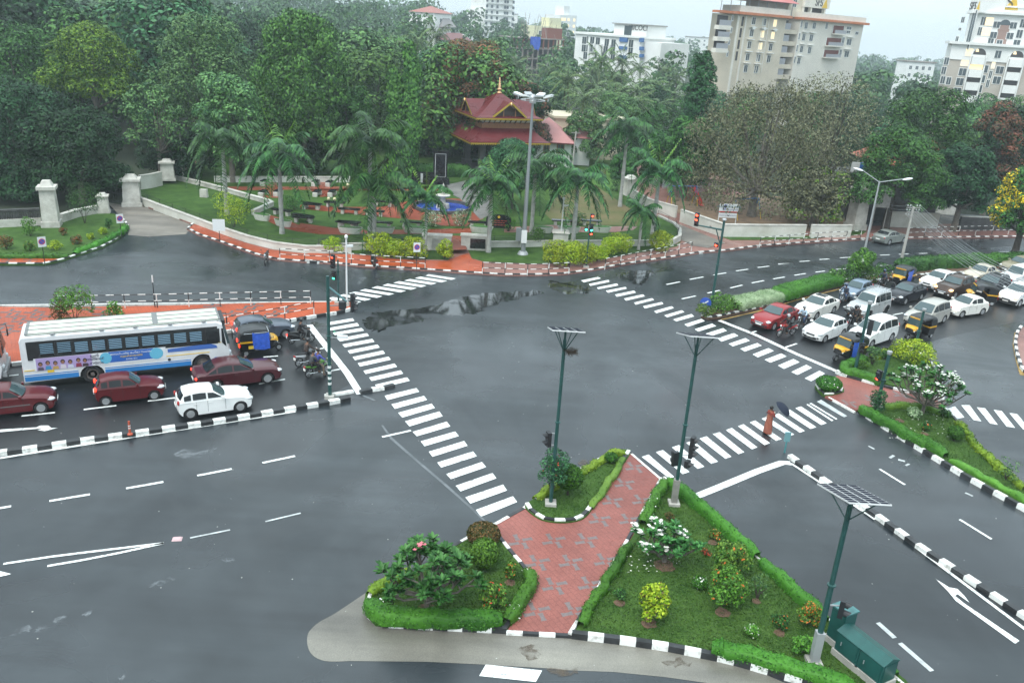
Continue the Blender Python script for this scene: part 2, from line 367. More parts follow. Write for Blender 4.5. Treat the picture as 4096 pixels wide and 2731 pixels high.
zl=quads(kJ,[[(452,686),(742,636),(763,665),(455,718)],[(470,748),(795,690),(818,722),(490,777)],[(515,803),(847,748),(873,778),(540,830)],[(567,870),(907,808),(930,838),(600,902)],[(625,935),(967,872),(992,905),(655,968)],[(685,1005),(1027,937),(1052,971),(712,1040)],[(742,1078),(1088,1005),(1112,1040),(770,1115)],[(800,1150),(1152,1075),(1178,1110),(827,1188)],[(865,1235),(1220,1153),(1250,1190),(890,1272)],[(930,1312),(1290,1230),(1320,1268),(960,1353)],[(997,1395),(1363,1310),(1395,1350),(1030,1437)],[(1107,1520),(1470,1433),(1503,1475),(1140,1570)]])
zl+=quads(kC,[[(470,-22),(672,-80),(692,-52),(497,8)],[(515,40),(716,-20),(737,8),(540,66)],[(562,96),(765,38),(787,65),(585,125)],[(610,157),(818,94),(838,122),(632,187)],[(660,220),(870,155),(893,183),(683,250)],[(712,288),(922,217),(948,247),(740,318)],[(768,357),(985,282),(1008,313),(797,390)],[(825,425),(1047,350),(1070,385),(855,462)],[(887,498),(1105,418),(1130,452),(917,538)]])
zr=quads(kK,[[(55,170),(215,137),(245,150),(85,188)],[(130,203),(315,165),(325,183),(143,221)],[(205,237),(395,198),(407,217),(220,253)],[(290,267),(475,231),(488,247),(310,286)],[(375,303),(555,265),(573,284),(393,323)],[(460,340),(640,301),(657,319),(480,360)],[(553,379),(725,337),(745,353),(570,398)],[(640,413),(815,373),(833,391),(657,434)],[(742,458),(910,412),(930,430),(765,478)],[(838,498),(1005,450),(1030,467),(868,517)],[(922,537),(1095,485),(1122,508),(952,555)],[(1028,583),(1190,530),(1222,552),(1062,605)],[(1125,628),(1290,575),(1328,598),(1160,650)],[(1228,670),(1393,618),(1430,643),(1268,697)],[(1340,715),(1495,665),(1537,690),(1378,745)],[(1445,766),(1603,712),(1645,737),(1485,790)],[(1553,812),(1715,758),(1757,782),(1597,838)],[(1670,865),(1820,806),(1870,832),(1720,893)],[(1783,915),(1940,856),(1992,884),(1838,943)],[(1908,970),(2055,908),(2113,938),(1965,1002)],[(2035,1030),(2175,962),(2230,990),(2092,1058)],[(2160,1090),(2300,1018),(2352,1045),(2222,1117)]])
zc=quads(kL,[[(157,652),(222,630),(463,840),(420,857)],[(290,608),(357,588),(607,793),(543,815)],[(440,563),(507,541),(747,745),(683,765)],[(575,520),(640,500),(875,697),(812,718)],[(700,480),(767,458),(1002,650),(945,670)],[(825,438),(890,420),(1122,607),(1067,627)],[(948,400),(1005,380),(1245,562),(1195,583)],[(1062,365),(1115,345),(1365,523),(1312,542)],[(1173,328),(1225,310),(1475,485),(1422,502)],[(1283,293),(1335,275),(1592,442),(1545,458)],[(1395,260),(1445,243),(1692,408),(1645,425)],[(1498,228),(1550,208),(1800,373),(1745,390)],[(1602,195),(1655,177),(1897,335),(1845,352)],[(1705,160),(1720,155),(1960,308),(1945,317)],[(1733,150),(1752,146),(1998,295),(1985,302)]])
zc_old=quads(kL,[[(1803,133),(1845,115),(2092,268),(2060,280)]])
zu=quads(kJ,[[(440,412),(520,395),(843,448),(775,468)],[(585,378),(640,363),(955,418),(885,438)],[(695,352),(770,334),(1085,385),(1020,405)],[(822,323),(888,304),(1220,357),(1155,375)],[(957,290),(1022,271),(1352,323),(1288,342)],[(1083,263),(1140,243),(1475,292),(1410,312)],[(1207,235),(1270,215),(1587,265),(1525,283)],[(1330,208),(1395,190),(1702,237),(1640,255)],[(1448,180),(1515,162),(1822,210),(1758,228)],[(1572,152),(1610,137),(1925,183),(1870,199)]])
zf=quads(kB,[[(1800,1240),(1850,1225),(1920,1305),(1865,1318)],[(1895,1217),(1957,1217),(2042,1335),(1985,1325)],[(2008,1232),(2070,1240),(2162,1360),(2105,1350)],[(2130,1250),(2190,1260),(2287,1382),(2225,1372)],[(2243,1272),(2303,1282),(2400,1400),(2345,1392)]])
_a,_b=zl[11],zl[12]
for _t in(1/3,2/3):zl.append([(p[0]*(1-_t)+q[0]*_t,p[1]*(1-_t)+q[1]*_t)for p,q in zip(_a,_b)])
for nm,zz,m in(('zebra_crossing',zl,wh_paint),('zebra_crossing',zr,wh_paint),('zebra_crossing',zc,wh_paint),('zebra_crossing',zc_old,old_paint),('zebra_crossing',zu,wh_paint),('zebra_crossing',zf,wh_paint)):
    sheet(nm,[[G(p)for p in q]for q in zz],.012,m)
def strip(b,k,pts,wd,z=.012):
    P=[G(k(*q))for q in pts];N=normals2(P)
    for i in range(len(P)-1):
        b.add([P[i]+N[i]*wd/2+Vector((0,0,z)),P[i]-N[i]*wd/2+Vector((0,0,z)),P[i+1]-N[i+1]*wd/2+Vector((0,0,z)),P[i+1]+N[i+1]*wd/2+Vector((0,0,z))],[(0,1,2,3)])
b=MB()
strip(b,kJ,[(250,712),(380,880),(520,1055),(680,1260),(830,1500)],.42)
strip(b,kB,[(140,602),(400,705),(700,845),(1008,978)],.38)
strip(b,kL,[(640,1035),(900,930),(1250,785),(1480,705),(1560,712)],.42)
strip(b,kL,[(1560,712),(1900,935),(2352,1240)],.14)
strip(b,kD,[(1300,330),(1640,590),(2000,860),(2500,1235)],.16)
strip(b,kA,[(0,1398),(500,1318),(1000,1240),(1500,1162),(1985,1085)],.17)
for a,c in(((272,1000),(432,975)),((390,1255),(595,1217))):strip(b,kJ,[a,c],.14)
for a,c in(((145,1115),(370,1092)),((562,1072),(782,1045)),((993,1015),(1200,990)),((1770,720),(1868,712)),((1740,900),(1915,868)),((62,845),(125,838))):strip(b,kA,[a,c],.15)
for a,c in(((0,554),(65,543)),((287,513),(522,474)),((732,440),(948,402)),((1145,366),(1345,327)),((1523,292),(1712,252))):strip(b,kW,[a,c],.16)
strip(b,kC,[(336,70),(505,32)],.16)
for a,c in(((360,692),(410,680)),((612,800),(703,770)),((1042,505),(1082,496)),((1400,562),(1475,548))):strip(b,kB,[a,c],.15)
for y in(0,):
    for a,c in(((860,208),(988,182)),((1080,160),(1208,136)),((1303,118),(1422,98)),((1515,80),(1630,64)),((1718,48),(1828,35)),((1912,18),(2015,8)),((1005,343),(1135,315)),((1247,288),(1362,263)),((1460,240),(1575,213)),((1662,193),(1778,171)),((1865,155),(1973,137)),((2063,121),(2170,104)),((2262,92),(2352,80))):strip(b,kK,[a,c],.17)
for a,c in(((905,672),(968,668)),((1027,658),(1090,654)),((1145,646),(1205,643)),((1267,636),(1345,632)),((1385,628),(1447,626)),((1503,621),(1560,618)),((1615,616),(1672,613)),((1733,611),(1783,609)),((1245,704),(1312,699)),((1367,692),(1432,687)),((1483,683),(1553,679)),((1613,674),(1672,672)),((1733,668),(1790,665)),((2210,600),(2262,600))):strip(b,kG,[a,c],.17)
for a,c in(((1500,185),(1650,278)),((1972,482),(2160,598))):strip(b,kD,[a,c],.14)
b.poly([G(p,.012)for p in(kC(945,1405),kC(1277,1440),kC(1240,1507),kC(907,1472))])
b.poly([G(p,.012)for p in(kA(0,1205),kA(245,1190),kA(270,1178),(kA(325,1178)),kA(345,1195),kA(388,1193),kA(300,1215),kA(250,1207),kA(280,1203),kA(270,1197),kA(0,1222))])
strip(b,kW,[(275,890),(480,855),(700,812),(950,757)],.13);strip(b,kW,[(20,877),(300,835),(600,798),(950,757)],.13)
b.poly([G(kW(*q),.012)for q in[(0,918),(65,934),(30,944),(0,950)]])
b.poly([G(kD(*q),.012)for q in[(1830,830),(1910,880),(1960,890),(2000,930),(2030,970),(1960,920),(1945,930),(2000,975),(2325,1195),(2300,1212),(1950,960),(1905,905)]])
struct('lane_markings',b,wh_paint)
DV=[Vector((q.x,q.y,0))for q in GL(kD,[(990,95),(1230,262),(1500,440),(1780,640),(2030,800),(2380,1030),(2700,1245)],.2)]
b=MB()
strip(b,kW,[(1103,727),(1335,680)],.1);strip(b,kW,[(1540,632),(1745,583)],.1)
for a,c in(((1490,1090),(1590,1180)),((1620,1210),(1810,1375))):strip(b,kD,[a,c],.2)
strip(b,kD,[(1560,120),(1585,105)],.15);strip(b,kD,[(1610,130),(1650,140)],.2);strip(b,kD,[(1655,165),(1675,155)],.12);strip(b,kD,[(2005,325),(2050,345)],.15);strip(b,kD,[(1435,50),(1470,68)],.12)
struct('worn_markings',b,old_paint)
rd=random.Random(5)
wash=[blob([kW(*q)for q in z],.1,i,4)for i,z in enumerate([[(1010,250),(1060,215),(1180,225),(1260,205),(1200,245),(1090,265)],[(1295,855),(1325,843),(1358,850),(1340,868),(1305,870)],[(870,1003),(930,968),(975,985),(910,1008)],[(975,965),(1000,958),(1008,975),(985,982)],[(320,1205),(345,1180),(372,1190),(355,1215)],[(485,1165),(520,1132),(548,1140),(500,1175)],[(70,1280),(160,1240),(180,1262),(100,1288)],[(200,1255),(250,1237),(275,1252),(220,1268)],[(690,1550),(715,1522),(730,1530),(708,1555)]])]
wash+=[blob([kS(*q)for q in z],.1,40+i,4)for i,z in enumerate([[(1310,1030),(1450,1025),(1580,1080),(1600,1110),(1450,1085)],[(1500,1100),(1600,1115),(1680,1165),(1640,1165)],[(1980,1030),(2352,1010),(2352,1060),(2100,1060)]])]
wash+=[blob([kJ(*q)for q in z],.06,60+i,4)for i,z in enumerate([[(790,240),(850,170),(895,170),(890,190),(840,235)],[(780,200),(830,175),(830,190)]])]
sheet('pale_wash_marks',wash,.010,film('pale_wash',(.30,.33,.35),.38,2.2,.42,.62,.4))
def kerb(pts,name='kerb',closed=False,wd=.2,h=.17,step=.62,flip=False,z0=0.0,first=0):
    P=resample(pts,step,closed);N=normals2(P,False);s=-1 if flip else 1;b=MB()
    for i in range(len(P)-1):
        a,c,na,nc=P[i],P[i+1],N[i]*wd*s,N[i+1]*wd*s
        vs=[]
        for z,k0 in((z0-.02,0.0),(h,.12)):
            vs+=[a+na*k0+Vector((0,0,z)),a+na+Vector((0,0,z)),c+nc+Vector((0,0,z)),c+nc*k0+Vector((0,0,z))]
        b.add(vs,[(4,5,6,7),(0,1,5,4),(1,2,6,5),(2,3,7,6),(3,0,4,7)],(i+first)% 2)
    return struct(name,b,[k_white,k_black])
def raised(name,poly,m,h=.13,z0=-.02):return struct(name,MB().prism(poly,z0,h),m)
def island(name,poly,m,h=.13):return raised(name,poly,m,h)
med=GL(kA,[(-260,1372),(0,1336),(210,1308),(520,1260),(830,1217),(1120,1175),(1400,1134),(1700,1085),(2050,1027),(2200,1003),(2340,975)],.22)
med=[Vector((q.x,q.y,0))for q in med]
kerb(med,'road_median',wd=.34,h=.22,step=.62,flip=True)
kerb(GL(kJ,[(440,1545),(600,1520),(760,1490)]),'road_median',wd=.3,h=.12,step=60)
kerb(GL(kJ,[(845,1505),(945,1480),(1130,1452),(1230,1425)]),'road_median',wd=.3,h=.18,step=.75,first=1)
kerb(DV,'road_divider',wd=.34,h=.2,step=.6,flip=True)
teardrop=smooth_line([kC(*q)for q in[(1175,485),(1200,525),(1275,572),(1375,588),(1470,580),(1535,550),(1600,462),(1700,318),(1795,175),(1765,157),(1700,163),(1600,210),(1480,275),(1350,360),(1230,445)]],4,True)
TD=[G(p)for p in teardrop]
leftl=[kC(*q)for q in[(975,597),(1040,690),(1180,845),(1243,945),(1235,975),(1065,1222),(300,1182),(245,1130),(230,1060),(240,1000),(300,955),(545,845),(830,675)]]
LL=[G(p)for p in leftl]
RL=GL(kC,[(2000,318),(1880,545),(1760,745),(1640,940),(1455,1250),(1700,1275),(2000,1320),(2352,1388)])+GL(kD,[(700,1350),(1060,1460),(1400,1580),(1750,1580),(1650,1446),(1330,1190),(1190,1080),(1000,900),(800,720),(500,455),(245,250)])
path_poly=GL(kC,[(975,597),(1175,483),(1205,525),(1275,565),(1375,580),(1470,572),(1530,545),(1600,462),(1700,318),(1800,170),(1985,328),(1880,545),(1760,745),(1640,940),(1450,1248),(1065,1228),(1240,960),(1180,840),(1040,690)])
motif=[]
def paver_cross(b,c,z,s=.52,a=.35,mi=1):
    for k in range(4):
        t=a+k*math.pi/2;u=Vector((math.cos(t),math.sin(t),0));v=Vector((-u.y,u.x,0));o=Vector((c.x,c.y,z))+u*s*.62+v*s*.18
        pts=[o+u*x*s+v*y*s for x,y in((-.42,-.26),(-.16,-.17),(.16,-.17),(.42,-.26),(.42,.2),(.16,.15),(-.16,.15),(-.42,.2))]
        b.poly(pts,mi)
b=MB().prism(path_poly,-.02,.10)
for q in[(1150,695),(1345,690),(1535,688),(1250,820),(1445,818),(1650,810),(1350,957),(1560,950),(1245,1108),(1465,1105),(1615,567),(1790,570),(1690,458),(1865,455),(1760,355),(1820,258)]:paver_cross(b,G(kC(*q)),.104)
struct('paved_path',b,[pav_pink,pav_grey])
def inset(P,d):
    n=len(P);A_=sum(P[i].x*P[(i+1)% n].y-P[(i+1)% n].x*P[i].y for i in range(n));N=normals2([Vector((p.x,p.y,0))for p in P],True);s=1 if A_>0 else-1
    return[Vector((P[i].x,P[i].y,0))+N[i]*d*s for i in range(n)]
island('lawn_island',TD,lawn,.15);island('lawn_island',LL,lawn,.15);island('lawn_island',RL,lawn,.15)
kerb([G(p)for p in[kC(*q)for q in[(1172,480),(1200,525),(1275,572),(1375,588),(1470,580),(1535,550),(1600,462),(1700,318),(1797,170)]]],wd=.2,h=.22,step=.5,flip=False)
kerb(GL(kC,[(975,595),(1170,487),(1230,440)]),wd=.18,h=.12,step=1.2,flip=True)
kerb(GL(kC,[(1230,445),(1480,275),(1600,210),(1700,160),(1770,152),(1800,170)]),wd=.15,h=.17,step=1.2,flip=True)
kerb(GL(kC,[(1800,170),(1900,258),(1985,330)]),wd=.14,h=.12,step=9,flip=True)
kerb(GL(kC,[(975,595),(1110,765),(1185,850),(1245,950),(1235,980),(1065,1225)]),wd=.17,h=.2,step=.5,flip=True,first=1)
kerb(GL(kC,[(1065,1228),(700,1210),(310,1190),(250,1140),(232,1080)]),wd=.2,h=.22,step=.5,flip=True,first=1)
kerb(GL(kC,[(232,1080),(238,1000),(545,845),(830,672),(975,595)]),wd=.16,h=.18,step=.9,flip=True)
kerb(GL(kC,[(1065,1235),(1450,1255)]),wd=.16,h=.11,step=.6)
kerb(GL(kC,[(1450,1258),(1760,1295),(2000,1330),(2352,1400)])+GL(kD,[(700,1360),(1060,1465),(1350,1570)]),wd=.24,h=.24,step=.55,first=1)
kerb(GL(kC,[(1985,330),(1760,745),(1640,940),(1450,1250)]),wd=.15,h=.2,step=.75,flip=True)
kerb(GL(kD,[(235,245),(500,455),(800,720),(1190,1080),(1340,1200),(1750,1560)]),wd=.12,h=.17,step=30,flip=True)
RI=GL(kB,[(1015,965),(1010,990),(1350,1075),(1700,1165),(1760,1200),(1770,1120),(1680,900),(1560,815),(1500,795),(1380,825),(1190,885)])
LI=GL(kB,[(1145,1255),(1600,1545)])+GL(kD,[(2000,230),(2352,425),(2700,620),(2700,480),(2352,300),(2130,120),(1990,-10)])+GL(kB,[(2010,1520),(1840,1310),(1760,1262),(1600,1240),(1350,1228)])
SI=smooth_line(GL(kB,[(832,1085),(850,1115),(905,1160),(1042,1132),(1000,1075),(940,1050),(860,1055)]),3,True)
PI_=GL(kB,[(905,1165),(990,1010),(1350,1085),(1700,1175),(1790,1250),(1760,1270),(1350,1240),(1130,1262)])
b=MB().prism(PI_,-.02,.10)
for q in[(1250,1180),(1450,1150),(1620,1215),(1080,1215)]:paver_cross(b,G(kB(*q)),.104)
struct('paved_path',b,[pav_pink,pav_grey])
island('lawn_island',RI,lawn,.15);island('lawn_island',LI,lawn,.15);island('lawn_island',SI,lawn,.15)
kerb(GL(kB,[(980,985),(1030,1015),(1250,1080),(1500,1140),(1760,1195)]),wd=.2,h=.24,step=1.0)
kerb(SI+[SI[0]],wd=.16,h=.22,step=.75)
kerb(GL(kB,[(925,1170),(1115,1275)]),wd=.14,h=.11,step=9)
kerb(GL(kB,[(1145,1275),(1600,1560)])+GL(kD,[(1990,240),(2352,440),(2600,580)]),wd=.24,h=.24,step=.62,first=1)
kerb(GL(kB,[(1015,965),(1190,885),(1380,825),(1500,795),(1680,900),(1770,1120),(1770,1200)]),wd=.16,h=.2,step=1.0,flip=True)
kerb(GL(kB,[(1790,1255),(1840,1310),(2010,1520)])+GL(kD,[(2130,118),(2352,295)]),wd=.16,h=.2,step=1.1,flip=True)
ML=GL(kB,[(5,582),(60,598),(130,590),(400,532),(740,432),(1060,352),(1330,316),(1600,285),(1750,272),(2100,262),(2500,258)])
MU=GL(kB,[(2500,180),(2100,195),(1700,225),(1400,260),(1000,330),(700,395),(400,455),(180,510),(60,545)])
island('median_bed',ML+MU,dirt,.16)
kerb(ML,wd=.22,h=.25,step=.5,first=1)
kerb(GL(kB,[(5,582),(60,545),(180,510),(400,455),(700,395),(1000,330),(1400,260),(1700,225),(2100,195),(2500,180)]),wd=.2,h=.25,step=.5,flip=True)
b=MB();strip(b,kB,[(150,598),(420,536),(760,438),(1060,362)],.16,.010)
strip(b,kB,[(2300,690),(2285,780),(2310,900),(2340,1000)],.3,.010);struct('yellow_edge_line',b,k_yellow)
RE=GL(kB,[(2340,660),(2312,700),(2298,770),(2310,850),(2345,960),(2400,1010)])
island('pavement',RE+[RE[-1]+Vector((14,-3,0)),RE[0]+Vector((14,6,0))],pav_wet,.13)
kerb(RE,wd=.22,h=.22,step=.75,flip=True)
U1=GL(kA,[(-300,385),(0,393),(385,401),(700,392),(1130,385),(1600,372),(2090,357)])+GL(kJ,[(500,462),(640,462),(740,475),(770,490),(765,512),(740,532),(560,582),(300,620),(90,655),(20,668)])+GL(kA,[(1960,475),(1520,552),(700,690),(0,775),(-300,805)])
b=MB().prism(U1,-.02,.14)
for q in[(75,430),(235,432),(110,460),(275,462),(150,492),(22,525),(200,530),(62,562),(620,412),(690,442),(1430,390),(1710,388),(1650,412),(1930,410),(1560,440),(1850,440),(-60,470)]:paver_cross(b,G(kA(*q)),.145,.6,.1)
struct('red_paved_island',b,[pav_red,pav_dark])
raised('lawn_patch',GL(kA,[(352,500),(395,470),(800,455),(960,460),(900,520),(500,560)]),lawn,.17,.12)
kerb(GL(kJ,[(500,462),(640,460),(740,473),(772,490),(768,515),(740,535),(560,585),(300,625),(90,660),(20,672)])+GL(kA,[(1960,478),(1520,556)]),wd=.2,h=.22,step=.75,flip=False)
kerb(GL(kA,[(1490,560),(700,698),(0,783),(-300,812)]),wd=.22,h=.22,step=.9)
kerb(GL(kA,[(-300,383),(0,391),(385,399),(1130,383),(2090,355)])+GL(kJ,[(500,461)]),wd=.15,h=.15,step=60,flip=True)
ULk=GL(kE,[(-300,945),(0,945),(300,945),(430,915),(560,872),(690,830),(790,775),(850,725),(870,690),(850,655),(800,615)])
UL=ULk+GL(kE,[(700,590),(560,600),(420,640),(300,690),(0,690),(-400,700)])
b=MB().prism(UL,-.02,.14);struct('lawn_bank',b,lawn)
b=MB().prism(GL(kE,[(-300,940),(0,940),(300,938),(410,910),(0,908),(-300,908)]),.12,.15)
for q in[(60,922),(205,920),(-80,922)]:paver_cross(b,G(kE(*q)),.155,.5,.1)
struct('red_paved_strip',b,[pav_red,pav_dark])
kerb(ULk,wd=.2,h=.22,step=.62)
PK=[G(p)for p in[kE(1290,672),kE(1255,705),kE(1330,745),kE(1480,795),kE(1600,838),kE(1720,880),kE(1850,912),kE(2000,925),kE(2180,935),kF(0,1172),kF(200,1190),kF(400,1208),kF(600,1218),kF(800,1232),kF(1000,1245),kF(1200,1258),kF(1400,1257),kF(1550,1252),kF(1700,1232),kF(1850,1205),kF(2000,1180),kF(2200,1150),kF(2350,1125),kG(600,600),kG(780,575),kG(1000,558),kG(1200,545),kG(1400,532),kG(1660,525),kG(2000,521),kG(2352,517),kG(2700,514)]]
back=[G(kG(2700,440)),G(kG(2352,445)),G(kG(2000,440)),G(kG(1600,450)),G(kG(1000,470)),Vector((30,160,0)),Vector((-45,160,0)),G(kE(1150,300)),G(kE(930,520)),G(kE(1000,560)),G(kE(1150,615))]
struct('pavement',MB().prism(PK+back,-.02,.14),pav_wet)
kerb(PK,wd=.2,h=.22,step=.66,flip=False)
raised('red_paved_strip',GL(kE,[(1268,705),(1310,675),(1640,800),(1820,850),(2060,880)])+GL(kF,[(60,1128),(150,1135),(400,1145),(540,1165),(860,1178),(900,1160),(990,1130),(1010,1165),(1080,1185),(1080,1240),(800,1225),(400,1200),(0,1165)])+GL(kE,[(2180,928),(1850,905),(1600,830),(1400,765)]),pav_red,.165,.10)
raised('front_lawn',GL(kF,[(60,1090),(420,1110),(760,1118),(830,1105),(880,1115),(878,1170),(560,1160),(420,1138),(150,1128),(60,1122)]),lawn,.18,.1)
raised('front_lawn',GL(kF,[(985,1105),(1080,1098),(1500,1088),(2000,1085),(2210,1078),(2240,1060),(2215,1090),(1980,1130),(1790,1165),(1420,1195),(1080,1180),(1010,1160)]),lawn,.18,.1)
raised('verge',GL(kR,[(520,930),(640,930),(900,938),(1400,940),(2100,940),(2250,860),(2400,880),(2352,915),(1700,975),(1000,990),(700,990)]),lawn,.18,.1)
PZ=.55
PW=[G(p)for p in[kE(918,520),kE(1100,590),kE(1300,665),kE(1500,740),kE(1680,800),kE(1850,842),kE(2060,868),kE(2352,868),kF(100,1118),kF(420,1108),kF(760,1096)]]
PW2=[G(p)for p in[kF(985,1090),kF(1100,1095),kF(1300,1093),kF(1500,1088),kF(1750,1088),kF(2000,1086),kF(2180,1080),kF(2222,1055),kF(2222,1015),kF(2190,980),kF(2100,935)]]
parkback=[G(kF(1900,790)),G(kF(1900,640)),Vector((28,165,0)),Vector((-45,165,0)),G(kE(1160,330),.9),G(kE(930,470))]
struct('park_lawn',MB().prism(PW+PW2+parkback,0,PZ),lawn)
sheet('bare_lawn',[[G(kF(*q),PZ)for q in[(1430,880),(1500,800),(1700,700),(1850,800),(2000,900),(1980,960),(1700,955),(1480,930)]]],PZ+.02,lawn_brown)
P_=lambda k,L_:[G(k(*q),PZ)for q in L_]
sheet('red_park_path',[P_(kE,[(1690,595),(1720,580),(1900,630),(2000,670),(2200,695),(2352,690),(2352,740),(2150,735),(1990,715),(1890,690)]),P_(kF,[(0,945),(250,980),(620,985),(1000,975),(1010,1005),(640,1010),(250,1010),(0,985)]),
                        P_(kE,[(1530,415),(2352,415),(2352,440),(1960,436),(1530,440)]),P_(kE,[(1790,380),(1860,378),(1870,490),(1750,490)]),P_(kE,[(2140,385),(2200,385),(2250,480),(2150,485)]),
                        P_(kF,[(0,835),(250,850),(480,850),(640,815),(900,800),(970,805),(1000,860),(1080,920),(1000,945),(980,965),(830,960),(720,930),(450,905),(200,880),(0,860)]),
                        P_(kF,[(60,745),(1000,740),(880,720),(880,755),(400,752),(60,760)]),P_(kF,[(850,1018),(945,1020),(960,1050),(985,1100),(870,1105),(880,1048)])],PZ+.012,pav_path)
sheet('stone_forecourt',[P_(kF,[(860,720),(1000,690),(1120,750),(1130,890),(1060,925),(1000,860),(940,800),(900,780)])],PZ+.022,stone_p)
sheet('red_park_path_east',[P_(kF,[(1200,970),(1500,955),(1700,970),(1930,962),(1985,965),(1960,985),(1850,998),(1200,1000)])],PZ+.012,pav_wet)
sheet('playground_sand',[[G(p,.2)for p in[kR(-40,600),kR(60,640),kR(600,870),kR(1400,860),kR(2150,830),kR(2100,500),kR(1000,400),kR(300,400),kR(-60,430)]]],.2,sand)
sheet('wild_grass',[[G(kF(*q))for q in[(1700,740),(1700,620),(1960,620),(1990,700),(1900,790)]]],.6,mat('bright_grass',(.05,.12,.02),.9,c2=(.1,.2,.045),scale=.6,bump=.8,spec=.2))
mud=mat('mud_film',(.10,.085,.06),.5,c2=(.16,.135,.10),scale=1.5)
sheet('mud_stains',[blob([kC(*q)for q in z],.12,80+i,4)for i,z in enumerate([[(1140,1320),(1200,1300),(1260,1330),(1220,1370),(1180,1360)],[(2000,1385),(2090,1375),(2150,1400),(2090,1425),(2010,1415)],[(1500,215),(1550,205),(1590,225),(1540,255),(1510,245)],[(1310,1440),(1400,1425),(1500,1435),(1480,1470),(1350,1470)]])],.0165,film('mud_wash',(.10,.075,.05),.5,2.0,.38,.60,.75))
# ================================================================ VEGETATION
def leafmat(name,lo,hi,rough=.5,scale=.35):return mat(name,lo,rough,c2=hi,scale=scale,spec=.18,island=True)
bark=mat('grey_bark',(.13,.115,.095),.85,var=.4,scale=3,bump=.5,bscale=9)
bark_d=mat('dark_bark',(.05,.042,.034),.85,var=.4,scale=3)
bark_p=mat('pale_palm_bark',(.36,.36,.34),.8,var=.3,scale=2.2)
lf={
 'dark':leafmat('leaf_dark',(.004,.018,.008),(.024,.085,.028)),'mid':leafmat('leaf_mid',(.008,.040,.010),(.062,.18,.034)),
 'light':leafmat('leaf_light',(.022,.075,.026),(.13,.26,.08)),'yellow':leafmat('leaf_yellow_green',(.016,.075,.012),(.15,.28,.02)),
 'olive':leafmat('leaf_olive',(.055,.062,.034),(.19,.20,.11)),'red':leafmat('leaf_rusty',(.05,.045,.02),(.23,.095,.055)),
 'vine':leafmat('leaf_vine',(.012,.055,.012),(.10,.23,.045)),'blue':leafmat('leaf_blue_green',(.008,.042,.018),(.05,.17,.06)),
 'palm':leafmat('frond_green',(.008,.042,.012),(.05,.14,.036),.4),'coco':leafmat('frond_coconut',(.03,.07,.022),(.12,.19,.06),.45),'newfrond':leafmat('frond_new',(.06,.18,.015),(.16,.34,.04),.45),
 'hedge':leafmat('leaf_hedge',(.012,.060,.006),(.065,.20,.02)),'edging':leafmat('leaf_edging',(.05,.11,.008),(.20,.29,.025)),'shrub':leafmat('leaf_shrub',(.03,.10,.012),(.11,.26,.03)),'gold':leafmat('leaf_golden',(.13,.24,.008),(.38,.48,.03)),
 'varieg':leafmat('leaf_variegated',(.10,.19,.07),(.36,.46,.28)),'plum':leafmat('leaf_plumeria',(.016,.085,.018),(.065,.21,.05),.35),'ixora':leafmat('leaf_ixora',(.03,.095,.012),(.13,.22,.03)),
 'yflow':leafmat('petal_yellow',(.45,.32,.01),(.75,.55,.02)),'rust':leafmat('leaf_bronze',(.035,.05,.012),(.16,.09,.03)),'far':leafmat('leaf_far',(.018,.06,.024),(.07,.15,.05),scale=.05)}
pet_w=mat('white_petals',(.78,.78,.72),.6);pet_r=mat('red_petals',(.55,.05,.02),.6);pet_o=mat('orange_petals',(.62,.16,.02),.6);pet_p=mat('pink_petals',(.6,.16,.2),.6)
def npmesh(name,V,Fq,mats,mi=None,parent=None,loc=None):
    me=bpy.data.meshes.new(name);n=len(Fq);k=Fq.shape[1]
    me.vertices.add(len(V));me.vertices.foreach_set('co',np.asarray(V,np.float32).ravel())
    me.loops.add(n*k);me.loops.foreach_set('vertex_index',np.asarray(Fq,np.int32).ravel())
    me.polygons.add(n);me.polygons.foreach_set('loop_start',np.arange(0,n*k,k,dtype=np.int32))
    for m in(mats if isinstance(mats,(list,tuple))else[mats]):me.materials.append(m)
    if mi is not None:me.polygons.foreach_set('material_index',np.asarray(mi,np.int32))
    me.update(calc_edges=True);me.validate()
    o=bpy.data.objects.new(name,me);col.objects.link(o)
    if parent:own(o,parent)
    if loc is not None:o.location=loc
    return o
def leaves(C,Nn,size,rng,aspect=.6,droop=0.0):
    n=len(C);a=rng.normal(size=(n,3));Nn=Nn/np.linalg.norm(Nn,axis=1,keepdims=True)
    u=np.cross(Nn,a);u /= np.linalg.norm(u,axis=1,keepdims=True)+1e-9
    if droop:u=u*(1-droop)+np.array([0,0,-1.0])*droop;u /= np.linalg.norm(u,axis=1,keepdims=True)
    v=np.cross(Nn,u);v /= np.linalg.norm(v,axis=1,keepdims=True)+1e-9
    s=(size*rng.uniform(.6,1.35,n))[:,None];h=s*.5;q=s*.5*aspect
    bend=Nn*s*.12
    V=np.stack([C-u*h,C+v*q+bend,C+u*h,C-v*q+bend],1).reshape(-1,3)
    return V,np.arange(4*n).reshape(n,4)
def lobes_points(lobes,n,rng,shell=.32,low=-.55):
    L_=np.array(lobes,float);ar=(L_[:,3]*L_[:,4]+L_[:,3]*L_[:,5])+1e-6;pick=rng.choice(len(L_),n,p=ar/ar.sum());l=L_[pick]
    d=rng.normal(size=(n,3));d /= np.linalg.norm(d,axis=1,keepdims=True)
    d[:,2]=np.where(d[:,2]<low,-d[:,2],d[:,2])
    rr=1-shell*rng.random(n)**1.6
    P=l[:,:3]+d*l[:,3:]*rr[:,None]
    N=d/np.maximum(l[:,3:],1e-3);N /= np.linalg.norm(N,axis=1,keepdims=True)
    keep=np.ones(n,bool)
    for q in L_:
        t=np.linalg.norm((P-q[:3])/q[3:],axis=1);keep &= ~(t<.62)
    return P[keep],N[keep]
